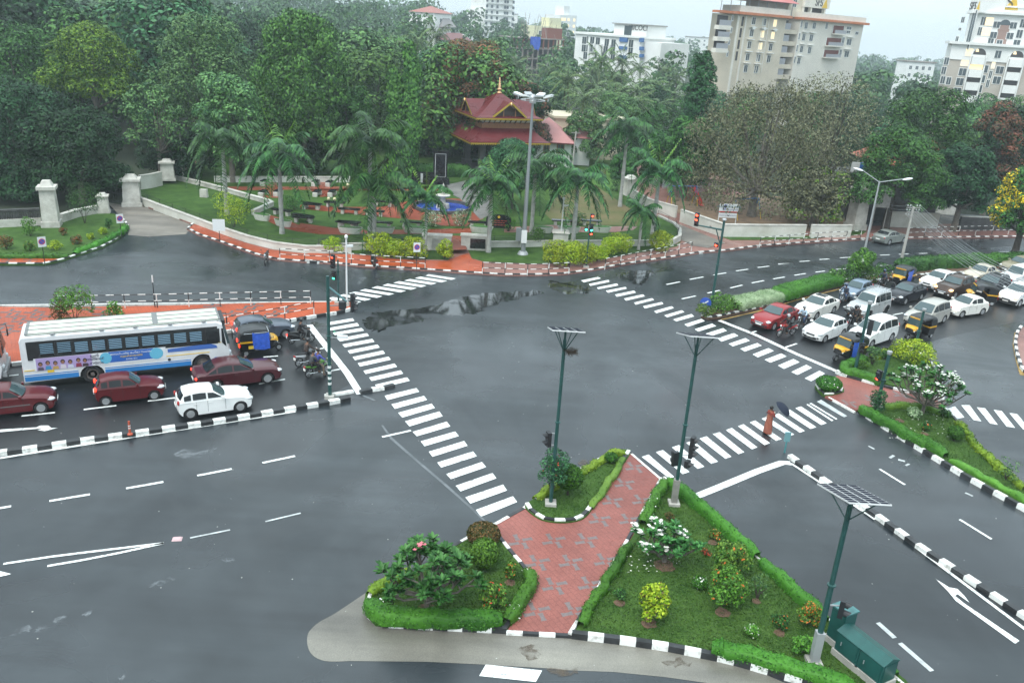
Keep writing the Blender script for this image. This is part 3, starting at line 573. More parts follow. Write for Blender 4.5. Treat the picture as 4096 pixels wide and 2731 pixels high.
def crown_lobes(r,zb,zt,k,rng,rl=.42,shape='round'):
    out=[];h=zt-zb
    for i in range(k):
        t=(i+.5)/k;z=zb+h*(.12+.8*t);u=(z-zb)/h
        prof={'round':math.sqrt(max(.05,1-(2*u-.85)**2*.8)),'cone':1.08-.85*u,'flat':math.sqrt(max(.02,1-(1.2*u-.1)**2)),'dome':math.sqrt(max(.04,1-u*u*.95)),'column':.8}[shape]
        a=i*2.39996+rng.uniform(-.5,.5);q=r*prof*rng.uniform(.35,.85)
        s=r*rl*rng.uniform(.7,1.25)*(1.0 if shape!='cone' else prof+.25)
        out.append((q*math.cos(a),q*math.sin(a),z,s,s,min(s*.8,h*.35)))
    return out
def trunk_mb(h,r0,lean=(0,0),limbs=(),n=8):
    b=MB();pts=[(0,0,-.5),(lean[0]*.2,lean[1]*.2,h*.35),(lean[0]*.6,lean[1]*.6,h*.7),(lean[0],lean[1],h)]
    b.path(pts,[r0*1.25,r0*.95,r0*.75,r0*.45],n)
    for l in limbs:
        a=Vector(pts[2])*.85;e=Vector(l[:3]);m_=a.lerp(e,.5)+Vector((0,0,-.06*(e-a).length));b.path([a,m_,e],[r0*.5,r0*.32,r0*.12],6)
    return b
def make_tree(name,label,h,r,zb,k,nl,size,m,seed,shape='round',rl=.42,bk=None,tr=.35,group=None,cat='tree',shell=.32,droop=0.0,up=.35,limbs=7,extra=None,low=-.55,aspect=.6,lobes=None,big=False):
    rng=np.random.default_rng(seed);root=thing(name,label,cat,group=group)
    kk=k if k<21 and not big else int(k*2.6);L_=lobes or crown_lobes(r*(1.0 if not big else .98),zb,h,kk,rng,rl*(.62 if big else 1),shape)
    P,N=lobes_points(L_,nl,rng,shell,low)
    nn=N*1.15+rng.normal(size=P.shape)*.33+np.array([0,0,up]);V,Fq=leaves(P,nn,size,rng,aspect,droop)
    ms=[lf[m]];mi=None
    if extra:
        ms.append(lf[extra[0]]if extra[0]in lf else extra[0]);sel=rng.random(len(P))<extra[1]
        ph=np.sin(P[:,0]*1.1+seed)+np.sin(P[:,1]*1.3)+np.sin(P[:,2]*1.2);sel &=(ph>extra[2]);mi=sel.astype(int)
    npmesh('crown',V,Fq,ms,mi,root)
    lb=[L_[i]for i in np.linspace(0,len(L_)-1,min(limbs,len(L_))).astype(int)]if limbs else[]
    trunk_mb(max(zb+.35*(h-zb),.3),tr,limbs=[(q[0]*.9,q[1]*.9,q[2])for q in lb]).build('trunk',bk or bark,root,True)
    return root
def put(o,px,top,Y,z0=None,rz=0.0):
    p=AT(D(px,top),Y);z=far_z(p.x,p.y)if z0 is None else z0
    o.location=(p.x,p.y,z);o.rotation_euler=(0,0,rz);return p.z-z
def hero(label,px,top,hw,Y,m,seed,zb=.25,k=26,nl=9000,size=.5,z0=0.0,name='tree',cx=None,**kw):
    p=AT(D(px,top),Y);h=p.z-z0;d=math.hypot(Y,EYE-p.z);r=hw/1929*d
    o=make_tree(name,label,h,r,h*zb,k,int(nl*(2.8 if m!='olive' else 2.0)),size*.60,m,seed,big=True,**kw);o.location=(p.x,p.y,z0);o.rotation_euler=(0,0,0);return o
hero('dark spreading tree at the far left edge, over the stone balustrade',20,190,150,88,'dark',1,.08,30,11000,.5)
hero('dark dense tree overhanging the old gate pillar on the left',165,255,120,86,'dark',2,.14,26,10000,.45)
hero('dark green tree at the upper left edge, tallest on that side',30,60,140,118,'mid',3,.2,30,9000,.6)
hero('domed tree with bright yellow green crown on the left',200,58,118,112,'yellow',4,.45,34,12000,.5,shape='flat',rl=.36)
hero('thin half bare tree with pale branches behind the gate wall',350,190,75,96,'light',5,.3,16,1500,.5,tr=.25,limbs=16,shell=.6)
hero('tall light green tree with loose crown beside the vine draped one',455,35,125,112,'light',6,.22,30,9500,.55,limbs=12)
hero('pale leafy tree half hidden behind the royal palms on the left',520,165,95,98,'light',61,.2,22,6500,.55)
hero('tall tree draped in hanging vines behind the park',690,12,112,106,'vine',7,.12,34,12000,.6,shape='round',droop=.5,low=-.9)
hero('low creeper covered tree to the left of the ivy columns',800,190,70,108,'mid',71,.08,22,6500,.5,droop=.4,low=-.9)
hero('dark green thicket tree in the shade behind the park terrace',640,300,120,108,'dark',72,.05,24,8000,.5)
hero('dark tree behind the park entrance wall with a low crown',400,300,95,100,'dark',73,.1,22,6000,.5)
for i,(px,top,hw,lab)in enumerate(((908,172,26,'shorter of two ivy covered columns of leaves behind the park'),(946,112,24,'taller of two ivy covered columns of leaves behind the park'))):
    p=AT(D(px,top),108);rng=np.random.default_rng(80+i);h=p.z-.5;r=hw/1929*110
    lob=[(rng.uniform(-.3,.3)*r,rng.uniform(-.3,.3)*r,z,r*rng.uniform(.7,1.05)*(1-.35*(z/h)),r*rng.uniform(.7,1.05)*(1-.35*(z/h)),1.6)for z in np.arange(.8,h-.4,.85)]
    o=make_tree('ivy_covered_tree',lab,h,r,.3,1,8000,.4,'vine',82+i,lobes=lob,droop=.55,low=-1,limbs=0,tr=.3);o.location=(p.x,p.y,.5)
hero('rust and green flowering tree rising behind the pagoda gate',1080,92,105,123,'mid',9,.15,30,12000,.55,extra=('red',.9,-1.1),shape='round')
hero('rusty dark tree just right of the pagoda finial',1205,185,70,124,'dark',10,.1,24,8000,.5,extra=('red',.8,-.3))
hero('dark green tree filling the gap left of the pagoda',985,250,90,128,'dark',11,.05,24,8500,.5)
hero('dark tree directly behind the pagoda pillars',1110,300,90,130,'dark',12,.02,22,8000,.5)
hero('layered rain tree in front of the pagoda steps',1180,322,90,93,'blue',13,.25,24,8500,.38,z0=PZ,shape='flat',rl=.36,bk=bark_d)
hero('tall dark cone shaped tree right of the coconut grove',1622,98,62,112,'blue',14,.12,34,10000,.5,shape='cone',rl=.5)
hero('green tree below the cone shaped one, beside the playground',1590,265,70,108,'mid',15,.1,20,6500,.5)
hero('huge greyish olive weeping tree over the playground',1775,190,195,99,'olive',16,.02,52,19000,.42,droop=.5,low=-1,limbs=20,rl=.34,tr=.5,shape='round')
hero('olive weeping tree with bare twigs on top, next to the roofed building',1925,170,140,104,'olive',17,.08,36,10000,.42,droop=.4,low=-1,limbs=22,tr=.45,shell=.5)
hero('light olive tree with yellowing leaves low over the white boundary wall',1890,385,85,95,'olive',18,.1,20,6000,.42,extra=('yellow',.5,.4))
hero('broad bright green tree on the right pavement',2085,290,125,96,'mid',19,.2,30,11000,.45,shape='flat',rl=.34,bk=bark_d,tr=.45)
hero('dense green tree behind the pavement at the right',2150,205,120,112,'mid',20,.15,28,10000,.55)
hero('dark tree with rusty crown at the right edge',2325,235,85,112,'dark',21,.15,22,8500,.5,extra=('red',.8,-.3))
hero('dark green tree behind the yellow flowering one',2240,330,85,98,'dark',22,.2,22,7000,.5)
hero('tree with bright yellow blossom at the right edge',2385,388,78,86,'mid',23,.25,22,6500,.4,extra=('yflow',.5,.3),bk=bark_d)
hero('light green leafy tree behind the coconut grove',1425,215,65,140,'light',24,.1,20,6000,.5)
hero('pale green bushy tree left of the lone royal palm',1345,250,55,128,'light',25,.1,18,5000,.5)
hero('dark bushy tree right of the lone royal palm',1530,300,60,118,'mid',26,.05,20,6000,.5)
hero('low green tree beside the park fence at the gravel lane',1440,355,40,118,'mid',27,.05,14,3500,.4)
hero('dark low tree in the shade behind the stone balustrade',215,385,85,92,'dark',28,.02,18,6000,.45)
hero('shaded undergrowth tree at the left edge behind the balustrade',40,400,90,86,'dark',29,.02,16,5000,.45)
rd=random.Random(11)
protos=[make_tree('woodland_tree','dense tree of the wood behind the park',14,6,2,20,6500,.52,m,200+i,shape=s,group='trees of the wood behind the park')for i,(m,s)in enumerate((('dark','round'),('mid','round'),('light','round'),('blue','dome'),('mid','flat'),('vine','round')))]
spots=[]
for Y in(126,142,160,180,202):
    half=Y*.66;n=int(2*half/9.5)
    for i in range(n):
        x=-half+(i+rd.random())*2*half/n;t=x/Y
        if-.02<t<.10 and Y<150:continue
        if t>.12 and t<.2 and Y<150:continue
        spots.append((x,Y+rd.uniform(-7,7),t))
for i,(x,y,t)in enumerate(spots):
    hgt=17 if t<-.3 else(14 if t<-.05 else(8.5 if t<.25 else 9.5));hgt*=rd.uniform(.8,1.2)
    if t<-.35 and y<170:hgt*=1.08
    s=hgt/14;o=protos[i % 6]if i<6 else dup(protos[rd.choice((0,0,1,1,2,3,4,5))],(0,0,0))
    o.location=(x,y,far_z(x,y)-.2);o.rotation_euler=(0,0,rd.uniform(0,6.3));q=s*rd.uniform(.85,1.15);o.scale=(q,q,s)
rng=np.random.default_rng(3);Vs=[];Fs=[];off=0;cnt=0
for Y in[225,250,275,300,330,365,400,440,480,530,590,650,720,800,900,1020,1150]:
    half=Y*.68;sp=8+Y*.012;n=int(2*half/sp)
    for i in range(n):
        x=-half+(i+rng.random())*2*half/n;y=Y+rng.uniform(-.05,.05)*Y;t=x/y
        h=(15 if t<-.1 else 11)*rng.uniform(.7,1.3)+(3 if Y>500 else 0)
        if .48<t<.62 and y<290:continue
        lob=crown_lobes(h*.42,h*.25,h,6,rng,.5);nl=420 if Y<480 else 140
        P,N=lobes_points(lob,nl,rng,.3,-.4);P=P+np.array([x,y,far_z(x,y)])
        V,Fq=leaves(P,N+rng.normal(size=P.shape)*.4,1.05 if Y<480 else 2.0,rng,.75);Vs.append(V);Fs.append(Fq+off);off+=len(V);cnt+=1
o=npmesh('distant_wood',np.concatenate(Vs),np.concatenate(Fs),lf['far']);tag(o,'misty far wood of trees out to the horizon','wood',kind='stuff')
def frond(L_,w_,rng,n=22,droop=1.0,lift=.6,plume=.5,wid=.16):
    """rachis arching along +x and down; leaflets to both sides. returns V, F"""
    V=[];t=np.linspace(0,1,n)
    X=L_*(t*.95-.12*t**3*droop);Z=L_*(lift*t-(.62*droop)*t**2.0*1.1)
    for s in(-1,1):
        for i in range(1,n):
            p=np.array([X[i],0,Z[i]]);ll=w_*math.sin(math.pi*min(1,.12+.9*t[i]))**.6*rng.uniform(.85,1.1)
            dr=rng.uniform(.35,1.0)*plume;d=np.array([.45,s*1.0,-dr+rng.uniform(-.2,.3)]);d /= np.linalg.norm(d)
            side=np.array([1.0,0,-.3])*wid*.5;e=p+d*ll+np.array([0,0,-.18*ll])
            V+=[p-side,p+side,(p+d*ll*.55+side*.9),(p+d*ll*.55-side*.9)];V+=[p+d*ll*.55-side*.9,p+d*ll*.55+side*.9,e+side*.15,e-side*.15]
    for i in range(n-1):
        q=L_*.008;V+=[(X[i],-q,Z[i]+.01),(X[i],q,Z[i]+.01),(X[i+1],q,Z[i+1]+.01),(X[i+1],-q,Z[i+1]+.01)]
    V=np.array(V,float);return V,np.arange(len(V)).reshape(-1,4)
def palm_crown(nf,L_,w_,rng,els,droop,plume,wid=.16,n=22,base=0.0):
    Vs=[];Fs=[];off=0
    for i in range(nf):
        a=i*2.39996+rng.uniform(-.25,.25);el=els[0]+(els[1]-els[0])*(i/(nf-1))+rng.uniform(-.1,.1)
        V,Fq=frond(L_*rng.uniform(.85,1.1),w_,rng,n,droop*rng.uniform(.8,1.25),el,plume,wid)
        ca,sa=math.cos(a),math.sin(a);V=np.stack([V[:,0]*ca-V[:,1]*sa,V[:,0]*sa+V[:,1]*ca,V[:,2]+base],1)
        Vs.append(V);Fs.append(Fq+off);off+=len(V)
    return np.concatenate(Vs),np.concatenate(Fs)
def royal_palm(label,base_px,top_px,seed,spread=3.6,young=False,z0=PZ,new=True):
    g=G(base_px,z0);rng=np.random.default_rng(seed);Hh=HT(g,top_px)-z0;spread*=1.08;ht=Hh-spread*.62
    root=thing('royal_palm',label,'palm tree',g,rng.uniform(0,6),'royal palms along the park front')
    tr=.2 if not young else .13
    b=MB();b.lathe([(tr*1.5,-.3),(tr*1.25,.15),(tr*.95,ht*.25),(tr*1.1,ht*.5),(tr*.8,ht*.85),(tr*.75,ht)],n=10)
    b.build('trunk',bark_p,root,True)
    MB().lathe([(tr*.8,ht-.12),(tr*.82,ht+.1),(tr*.7,ht+.6),(tr*.3,ht+1.15)],n=9).build('crownshaft',lf['hedge'],root,True)
    V,Fq=palm_crown(19 if not young else 13,spread,spread*.26,rng,(1.25,-.35),1.35,.95,.16,28,ht+.7);npmesh('fronds',V,Fq,lf['palm'],None,root)
    if new:
        V,Fq=palm_crown(3,spread*.5,spread*.17,rng,(1.9,1.5),.5,.5,.15,14,ht+.8);npmesh('new_fronds',V,Fq,lf['newfrond'],None,root)
    return root
for i,(lab,bp,tp,spr,yg,z0)in enumerate((
    ('royal palm on the left lawn slope, the leftmost',kE(1525,605),D(505,262),4.2,False,PZ),('royal palm with a bright upright new frond beside the terrace wall',kE(1895,730),D(632,300),4.1,False,PZ),
    ('tall royal palm of a close pair by the long planters',kF(412,1035),D(835,255),4.6,False,PZ),('royal palm of a close pair, with a yellow green heart',kF(436,1050),D(852,360),4.4,False,PZ),
    ('young royal palm with yellow fronds left of the entrance',kF(737,1118),D(975,415),2.7,True,.18),('royal palm right of the park entrance, in front of the steps',kF(1108,1115),D(1125,380),3.3,False,.18),
    ('royal palm directly behind the high mast',kF(1360,1010),D(1248,325),4.2,False,PZ),('royal palm behind the clipped yellow bushes',kF(1603,1078),D(1320,360),3.7,False,PZ),
    ('lone tall royal palm farther back by the gravel lane',kF(1880,848),D(1435,245),4.3,False,PZ),('small young royal palm at the corner fence',kF(1990,1100),D(1475,460),2.3,True,.18),
    ('royal palm at the corner by the gravel lane',kF(2072,1010),D(1512,345),3.7,False,PZ))):
    royal_palm(lab,bp,tp,300+i,spr,yg,z0,i in(1,3,4,5,10))
cocos=[]
for v in range(3):
    rng=np.random.default_rng(400+v);root=thing('coconut_palm','coconut palm of the grove between the pagoda and the flats','palm tree',group='coconut palms of the grove')
    ln=(-.9,.5,1.3)[v];MB().path([(0,0,-.5),(ln*.2,.1,4),(ln*.7,.1,8.5),(ln,0,12)],[.24,.19,.16,.14],7).build('trunk',bark,root,True)
    V,Fq=palm_crown(22,4.6,.85,rng,(1.35,-.75),1.0,.9,.22,15);V=V+np.array([ln,0,12]);npmesh('fronds',V,Fq,lf['coco'],None,root);cocos.append(root)
clist=[(1318,150,150),(1300,175,165),(1245,175,158),(1268,215,150),(1378,105,190),(1440,110,195),(1412,150,185),(1335,195,140),(1460,180,165),(1490,165,180),(1510,215,160),(1440,205,150),(1395,190,160),(1560,150,210),(1545,190,180),(1215,150,180),(1370,170,170),(1480,130,215),(1530,135,230),(955,62,190),(905,80,200),(1000,50,210),(1180,120,200),(1110,75,215),(870,100,185),(1390,235,148),(1350,135,205),(1260,130,210),(1505,185,200),(1425,175,175)]
for i,(px,top,Y)in enumerate(clist):
    p=AT(D(px,top+18),Y);z=far_z(p.x,p.y);h=p.z-z
    o=cocos[i]if i<3 else dup(cocos[i % 3],(0,0,0));o.location=(p.x,p.y,z);o.rotation_euler=(0,0,i*1.7);s=max(.5,h/13);o.scale=(1,1,s)
def hedge(label,line,wd,h,m='hedge',z0=.14,dens=230,size=.075,seed=1,name='hedge',extra=None,cat='hedge',rough=.065,group=None):
    rng=np.random.default_rng(seed);P=resample(line,.35);N=normals2(P);b=MB();prof=[(-.5,0),(-.54,.5),(-.45,.93),(-.25,1.0),(.25,1.0),(.45,.93),(.54,.5),(.5,0)];n=len(prof)
    for i,p in enumerate(P):
        j=rng.uniform(-rough,rough,3);e=.72 if i in(0,len(P)-1)else 1
        for a,q in prof:b.v.append((p.x+N[i].x*(a*wd*e+j[0]),p.y+N[i].y*(a*wd*e+j[0]),z0+q*(h+j[1])*e-.02))
    for i in range(len(P)-1):
        for k in range(n-1):b.f.append([i*n+k,(i+1)*n+k,(i+1)*n+k+1,i*n+k+1])
    b.f.append(list(range(n)));b.f.append([len(b.v)-1-k for k in range(n)])
    V0=np.array(b.v);F0=[f for f in b.f if len(f)==4]
    A_=V0[[f[0]for f in F0]];B_=V0[[f[1]for f in F0]];C_=V0[[f[2]for f in F0]];D_=V0[[f[3]for f in F0]]
    ar=np.linalg.norm(np.cross(C_-A_,D_-B_),axis=1)/2;nl=int(ar.sum()*dens);pk=rng.choice(len(F0),nl,p=ar/ar.sum());u=rng.random((nl,1));v=rng.random((nl,1))
    Pt=A_[pk]*(1-u)*(1-v)+B_[pk]*u*(1-v)+C_[pk]*u*v+D_[pk]*(1-u)*v;Nn=np.cross(B_[pk]-A_[pk],D_[pk]-A_[pk]);Nn /= np.linalg.norm(Nn,axis=1,keepdims=True)+1e-9
    mid=np.mean(V0,axis=0);Pt+=Nn*rng.uniform(-.02,.08,(nl,1));V,Fq=leaves(Pt,Nn+rng.normal(size=Pt.shape)*.6+np.array([0,0,.3]),size,rng,.6)
    Fall=np.concatenate([np.array(F0),Fq+len(V0)]);ms=[lf[m]];mi=None
    if extra:ms.append(extra[0]);mi=np.concatenate([np.zeros(len(F0),int),(rng.random(nl)<extra[1]).astype(int)])
    o=npmesh(name,np.concatenate([V0,V]),Fall,ms,mi);return tag(o,label,cat,group)
VS=[.68,.70,.82]
def shrub(label,g,r,h,m='shrub',seed=1,size=.12,nl=1500,z0=.15,name='shrub',extra=None,k=9,cat='shrub',shape='round',zb=.12,group=None,stem=True,bare=False):
    rng=np.random.default_rng(seed);root=thing(name,label,cat,(g.x,g.y,z0),rng.uniform(0,6),group);r*=VS[0];h*=VS[1];size*=VS[2]
    L_=crown_lobes(r,h*zb,h,k,rng,.5,shape);P,N=lobes_points(L_,nl,rng,.5 if not bare else .9,-.8)
    V,Fq=leaves(P,N+rng.normal(size=P.shape)*.6+np.array([0,0,.4]),size,rng,.5);ms=[lf[m]];mi=None
    if extra:ms.append(extra[0]);mi=(rng.random(len(P))<extra[1]).astype(int)
    npmesh('foliage',V,Fq,ms,mi,root)
    b=MB(); 
    for q in L_[:5]:b.path([(0,0,-.05),(q[0]*.4,q[1]*.4,h*.3),(q[0],q[1],q[2])],[.03,.02,.01],5)
    b.build('stems',bark_d,root);return root
def clipped(label,g,r,h,m='hedge',seed=1,nl=2600,size=.09,z0=.15,lift=.15,name='clipped_bush',extra=None):
    rng=np.random.default_rng(seed);root=thing(name,label,'bush',(g.x,g.y,z0))
    P,N=lobes_points([(0,0,lift+h/2,r,r,h/2)],nl,rng,.12,-1);P+=rng.normal(size=P.shape)*.02
    V,Fq=leaves(P,N+rng.normal(size=P.shape)*.5,size,rng,.6);ms=[lf[m]];mi=None
    if extra:ms.append(extra[0]);mi=(rng.random(len(P))<extra[1]).astype(int)
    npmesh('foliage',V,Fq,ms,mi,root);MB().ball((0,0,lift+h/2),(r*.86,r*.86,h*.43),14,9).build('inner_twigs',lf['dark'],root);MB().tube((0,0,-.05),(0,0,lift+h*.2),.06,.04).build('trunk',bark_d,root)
    return root
def plumeria(label,g,r,h,seed,z0=.15,nb=14,fl=None,share=.4,leafL=.34,trunk_h=.25,pitch=0.0):
    rng=np.random.default_rng(seed);root=thing('plumeria_tree',label,'tree',(g.x,g.y,z0));b=MB();tips=[]
    for i in range(nb):
        a=i*2.39996+rng.uniform(-.3,.3);u=math.sqrt((i+.6)/nb);q=r*u*rng.uniform(.85,1.1);z=h*(1-.42*u*u)*rng.uniform(.88,1.06)
        p0=Vector((rng.uniform(-.04,.04),rng.uniform(-.04,.04),h*trunk_h*rng.uniform(.6,1.1)));tip=Vector((q*math.cos(a),q*math.sin(a),z));m1=p0.lerp(tip,.5)+Vector((math.cos(a)*.12*r,math.sin(a)*.12*r,-.08*h))
        b.path([p0,m1,tip],[.055,.042,.026],6);tips.append((tip,(tip-m1).normalized()))
        for s in range(2):
            e=m1.lerp(tip,.35+.25*s)+Vector((rng.uniform(-.3,.3)*r,rng.uniform(-.3,.3)*r,rng.uniform(.02,.16)*h));b.path([m1.lerp(tip,.15+.25*s),e],[.035,.022],5);tips.append((e,(e-m1).normalized()))
    b.path([(0,0,-.1),(.02,0,h*trunk_h*.5),(0,0,h*trunk_h*1.1)],[.12,.09,.07],8);b.build('trunk',bark,root,True)
    V=[];Fq=[]
    for tip,d in tips:
        for k in range(20):
            a=k*2.39996+rng.uniform(-.2,.2);el=rng.uniform(-.25,.75);L_=leafL*rng.uniform(.7,1.15);w_=L_*.19
            dr=Vector((math.cos(a)*math.cos(el),math.sin(a)*math.cos(el),math.sin(el)));dr=(dr+d*.45).normalized();sd_=dr.cross(Vector((0,0,1))).normalized()*w_;upv=sd_.cross(dr).normalized()
            p=tip+d*rng.uniform(-.10,.03);o=len(V)
            V+=[p,p+dr*L_*.45+sd_+upv*.02,p+dr*L_*.75+sd_*.8-upv*.02*L_,p+dr*L_-upv*.10*L_,p+dr*L_*.75-sd_*.8-upv*.02*L_,p+dr*L_*.45-sd_+upv*.02];Fq+=[(o,o+1,o+2,o+3),(o,o+3,o+4,o+5)]
    npmesh('leaves',np.array(V),np.array(Fq),lf['plum'],None,root)
    if fl:
        V=[];Fq=[]
        for tip,d in tips:
            if rng.random()>share:continue
            c=tip+Vector((0,0,.10))
            for k in range(9):
                p=c+Vector(rng.normal(size=3))*.085
                for j in range(5):
                    a=j*1.2566+k;o=len(V);q=.05;dr=Vector((math.cos(a),math.sin(a),.35));sd_=Vector((-math.sin(a),math.cos(a),0))*.028
                    V+=[p,p+dr*q+sd_,p+dr*q*1.6,p+dr*q-sd_];Fq.append((o,o+1,o+2,o+3))
        if V:npmesh('blossoms',np.array(V),np.array(Fq),fl,None,root)
    return root
# ================================================================ VEHICLES
glass=mat('car_glass',(.012,.016,.018),.06,spec=.35);glass_l=mat('car_windscreen',(.045,.075,.08),.05,spec=.6)
rubber=mat('tyre_rubber',(.018,.018,.019),.75);alloy=mat('wheel_silver',(.55,.56,.57),.35,.7);trim=mat('black_trim',(.015,.016,.017),.45)
chrome=mat('chrome',(.7,.71,.72),.15,1.0);under=mat('underbody',(.01,.01,.01),.9)
h_off=mat('headlight_lens',(.62,.66,.68),.1,spec=1.0);h_on=mat('headlight_lit',(.9,.85,.7),.2,emit=(1,.86,.6),es=3.0);h_amb=mat('headlight_warm',(.85,.6,.35),.2,emit=(1,.55,.2),es=1.6)
t_off=mat('tail_lens',(.35,.015,.012),.2,spec=.8);t_on=mat('tail_lit',(.7,.02,.01),.3,emit=(1,.04,.02),es=2.6);amber=mat('indicator',(.7,.25,.03),.25)
plate_w=mat('plate_white',(.75,.75,.72),.5);plate_y=mat('plate_yellow',(.70,.47,.03),.5)
def paint(name,c,met=.0,rough=.28):return mat('paint_'+name,c,rough,met,coat=.25,spec=.45)
KINDS={
 'hatch':dict(wb=2.49,fo=.74,ro=.62,W=1.70,H=1.46,hood=.88,cowl=(-.62,.99),rf=(-1.28,1.40),rm=(-1.9,1.46),rr=(-2.75,1.37),rb=(-3.05,.98),pill=(-1.62,-2.35),r=.30),
 'small':dict(wb=2.36,fo=.62,ro=.52,W=1.50,H=1.46,hood=.88,cowl=(-.55,.97),rf=(-1.12,1.40),rm=(-1.7,1.46),rr=(-2.55,1.38),rb=(-2.80,.98),pill=(-1.5,-2.15),r=.27),
 'sedan':dict(wb=2.60,fo=.85,ro=1.0,W=1.74,H=1.46,hood=.90,cowl=(-.62,.98),rf=(-1.35,1.40),rm=(-1.95,1.46),rr=(-2.55,1.38),rb=(-3.15,1.03),pill=(-1.72,-2.5),r=.31,boot=1.02),
 'long':dict(wb=2.80,fo=.92,ro=1.12,W=1.84,H=1.47,hood=.88,cowl=(-.60,.98),rf=(-1.42,1.41),rm=(-2.1,1.47),rr=(-2.75,1.38),rb=(-3.45,1.04),pill=(-1.85,-2.7),r=.33,boot=1.02),
 'compact':dict(wb=2.43,fo=.80,ro=.78,W=1.69,H=1.53,hood=.92,cowl=(-.55,1.03),rf=(-1.2,1.47),rm=(-1.8,1.53),rr=(-2.45,1.45),rb=(-2.85,1.08),pill=(-1.55,-2.3),r=.30,boot=1.06),
 'mpv':dict(wb=2.75,fo=.84,ro=1.0,W=1.76,H=1.75,hood=1.0,cowl=(-.35,1.10),rf=(-1.2,1.66),rm=(-2.1,1.75),rr=(-3.45,1.68),rb=(-3.68,1.08),pill=(-1.55,-2.45),r=.32),
 'suv':dict(wb=2.67,fo=.80,ro=.82,W=1.82,H=1.69,hood=1.06,cowl=(-.55,1.14),rf=(-1.2,1.60),rm=(-1.9,1.68),rr=(-3.0,1.62),rb=(-3.3,1.12),pill=(-1.62,-2.45),r=.35),
 'jeep':dict(wb=2.68,fo=.70,ro=.90,W=1.74,H=1.87,hood=1.10,cowl=(-.62,1.16),rf=(-1.05,1.78),rm=(-1.8,1.87),rr=(-3.42,1.83),rb=(-3.55,1.12),pill=(-1.55,-2.45),r=.36),
 'old':dict(wb=2.46,fo=.80,ro=.95,W=1.66,H=1.58,hood=.98,cowl=(-.62,1.06),rf=(-1.18,1.50),rm=(-1.75,1.58),rr=(-2.4,1.48),rb=(-2.75,1.06),pill=(-1.55,-2.2),r=.32,boot=1.0),
}
def car(kind,label,pt,cat='car',lights=False,tails=False,extras=(),group=None,name=None,plate=plate_w,tail_mat=None,grille='bar',glassm=None):
    k=KINDS[kind];wb,W,H,r=k['wb'],k['W'],k['H'],k['r'];root=thing(name or{'mpv':'people_carrier','suv':'sport_utility_car','jeep':'utility_jeep'}.get(kind,'car'),label,cat,group=group)
    X0=wb/2;xf=X0+k['fo'];xr=-X0-k['ro'];belt=k['cowl'][1];boot=k.get('boot');wa=r+.065
    def arc(cx,n=9):return[(cx+wa*math.cos(t),r+wa*math.sin(t))for t in[math.pi*i/n for i in range(n+1)]]
    low=.2
    top=[(xf-.06,low+.03),(xf,.38),(xf-.02,.58),(xf-.14,.76),(xf-.45,k['hood']),(X0+k['cowl'][0]+.12,belt-.03)]
    if boot:top+=[(X0+k['rb'][0]+.1,belt+.02),(xr+.15,boot),(xr+.01,boot-.14),(xr,.6),(xr+.05,.36),(xr+.15,low+.05)]
    else:top+=[(X0+k['rb'][0],belt),(xr+.06,.92),(xr,.62),(xr+.02,.40),(xr+.12,low+.05)]
    rearc=[(p[0],p[1])for p in arc(-X0)][::-1];frarc=[(p[0],p[1])for p in arc(X0)][::-1]
    prof=top+[(-X0-wa,low)]+rearc+[(-X0+wa,low),(X0-wa,low)]+frarc+[(X0+wa,low)]
    def hw(x,z):
        y=W/2*(1-.05*((z-.6)/.45)**2)
        if x>xf-.75:y*=1-.13*((x-(xf-.75))/.75)**2
        if x<xr+.6:y*=1-.10*(((xr+.6)-x)/.6)**2
        return y
    b=MB();n=len(prof);sl=[-1,-.93,-.5,0,.5,.93,1];nt_=len(top)
    for t in sl:
        e=abs(t)>.99
        for i,(x,z)in enumerate(prof):
            zz=z-(.045 if e and 2<i<nt_-2 else 0)+(.035*(1-t*t)if 3<=i<=5 else 0);xx=x
            if i<5:xx-=.13*t*t
            elif nt_-6<i<nt_ and x<xr+.3:xx+=.07*t*t
            if e and(i<4):xx-=.03
            b.v.append((xx,hw(x,z)*t,zz))
    for j in range(len(sl)-1):
        for i in range(n):b.f.append([j*n+i,j*n+(i+1)% n,(j+1)*n+(i+1)% n,(j+1)*n+i]);b.m.append(1 if i>=nt_ else 0)
    def side(j):
        o=j*n;ids=list(range(o,o+n));return ids
    b.f.append(side(0));b.m.append(0);b.f.append(side(len(sl)-1)[::-1]);b.m.append(0)
    C_=[(X0+k[q][0],k[q][1])for q in('cowl','rf','rm','rr','rb')];C_.insert(3,((C_[2][0]+C_[3][0])/2,(C_[2][1]+C_[3][1])/2+.03))
    def cw(z):u=(z-belt)/(H-belt);return W/2*(.955-.23*max(0,u)-.02)
    def cab(x,z,t,i=None,off=0.0):
        u=max(0,(z-belt)/(H-belt));fr=max(0,(x-C_[1][0])/(C_[0][0]-C_[1][0]))if x>C_[1][0]else 0;rr_=max(0,(C_[4][0]-x)/(C_[4][0]-C_[5][0]))if x<C_[4][0]else 0
        return(x-.16*t*t*min(1,fr+.35*u)*(1 if x>C_[2][0]else 0)+(.10*t*t if x<C_[3][0]else 0)*min(1,rr_+.5),(cw(z)+off)*t,z-(.055 if abs(t)>.97 else .03*t*t)*(1 if u>.6 else 0))
    m0=len(b.v);ct=[-1,-.9,-.45,0,.45,.9,1];nc=len(C_)
    for t in ct:
        for(x,z)in C_:b.v.append(cab(x,z-(.05 if z<=belt+.06 else 0),t))
    for j in range(len(ct)-1):
        for i in range(nc-1):b.f.append([m0+j*nc+i,m0+j*nc+i+1,m0+(j+1)*nc+i+1,m0+(j+1)*nc+i]);b.m.append(0)
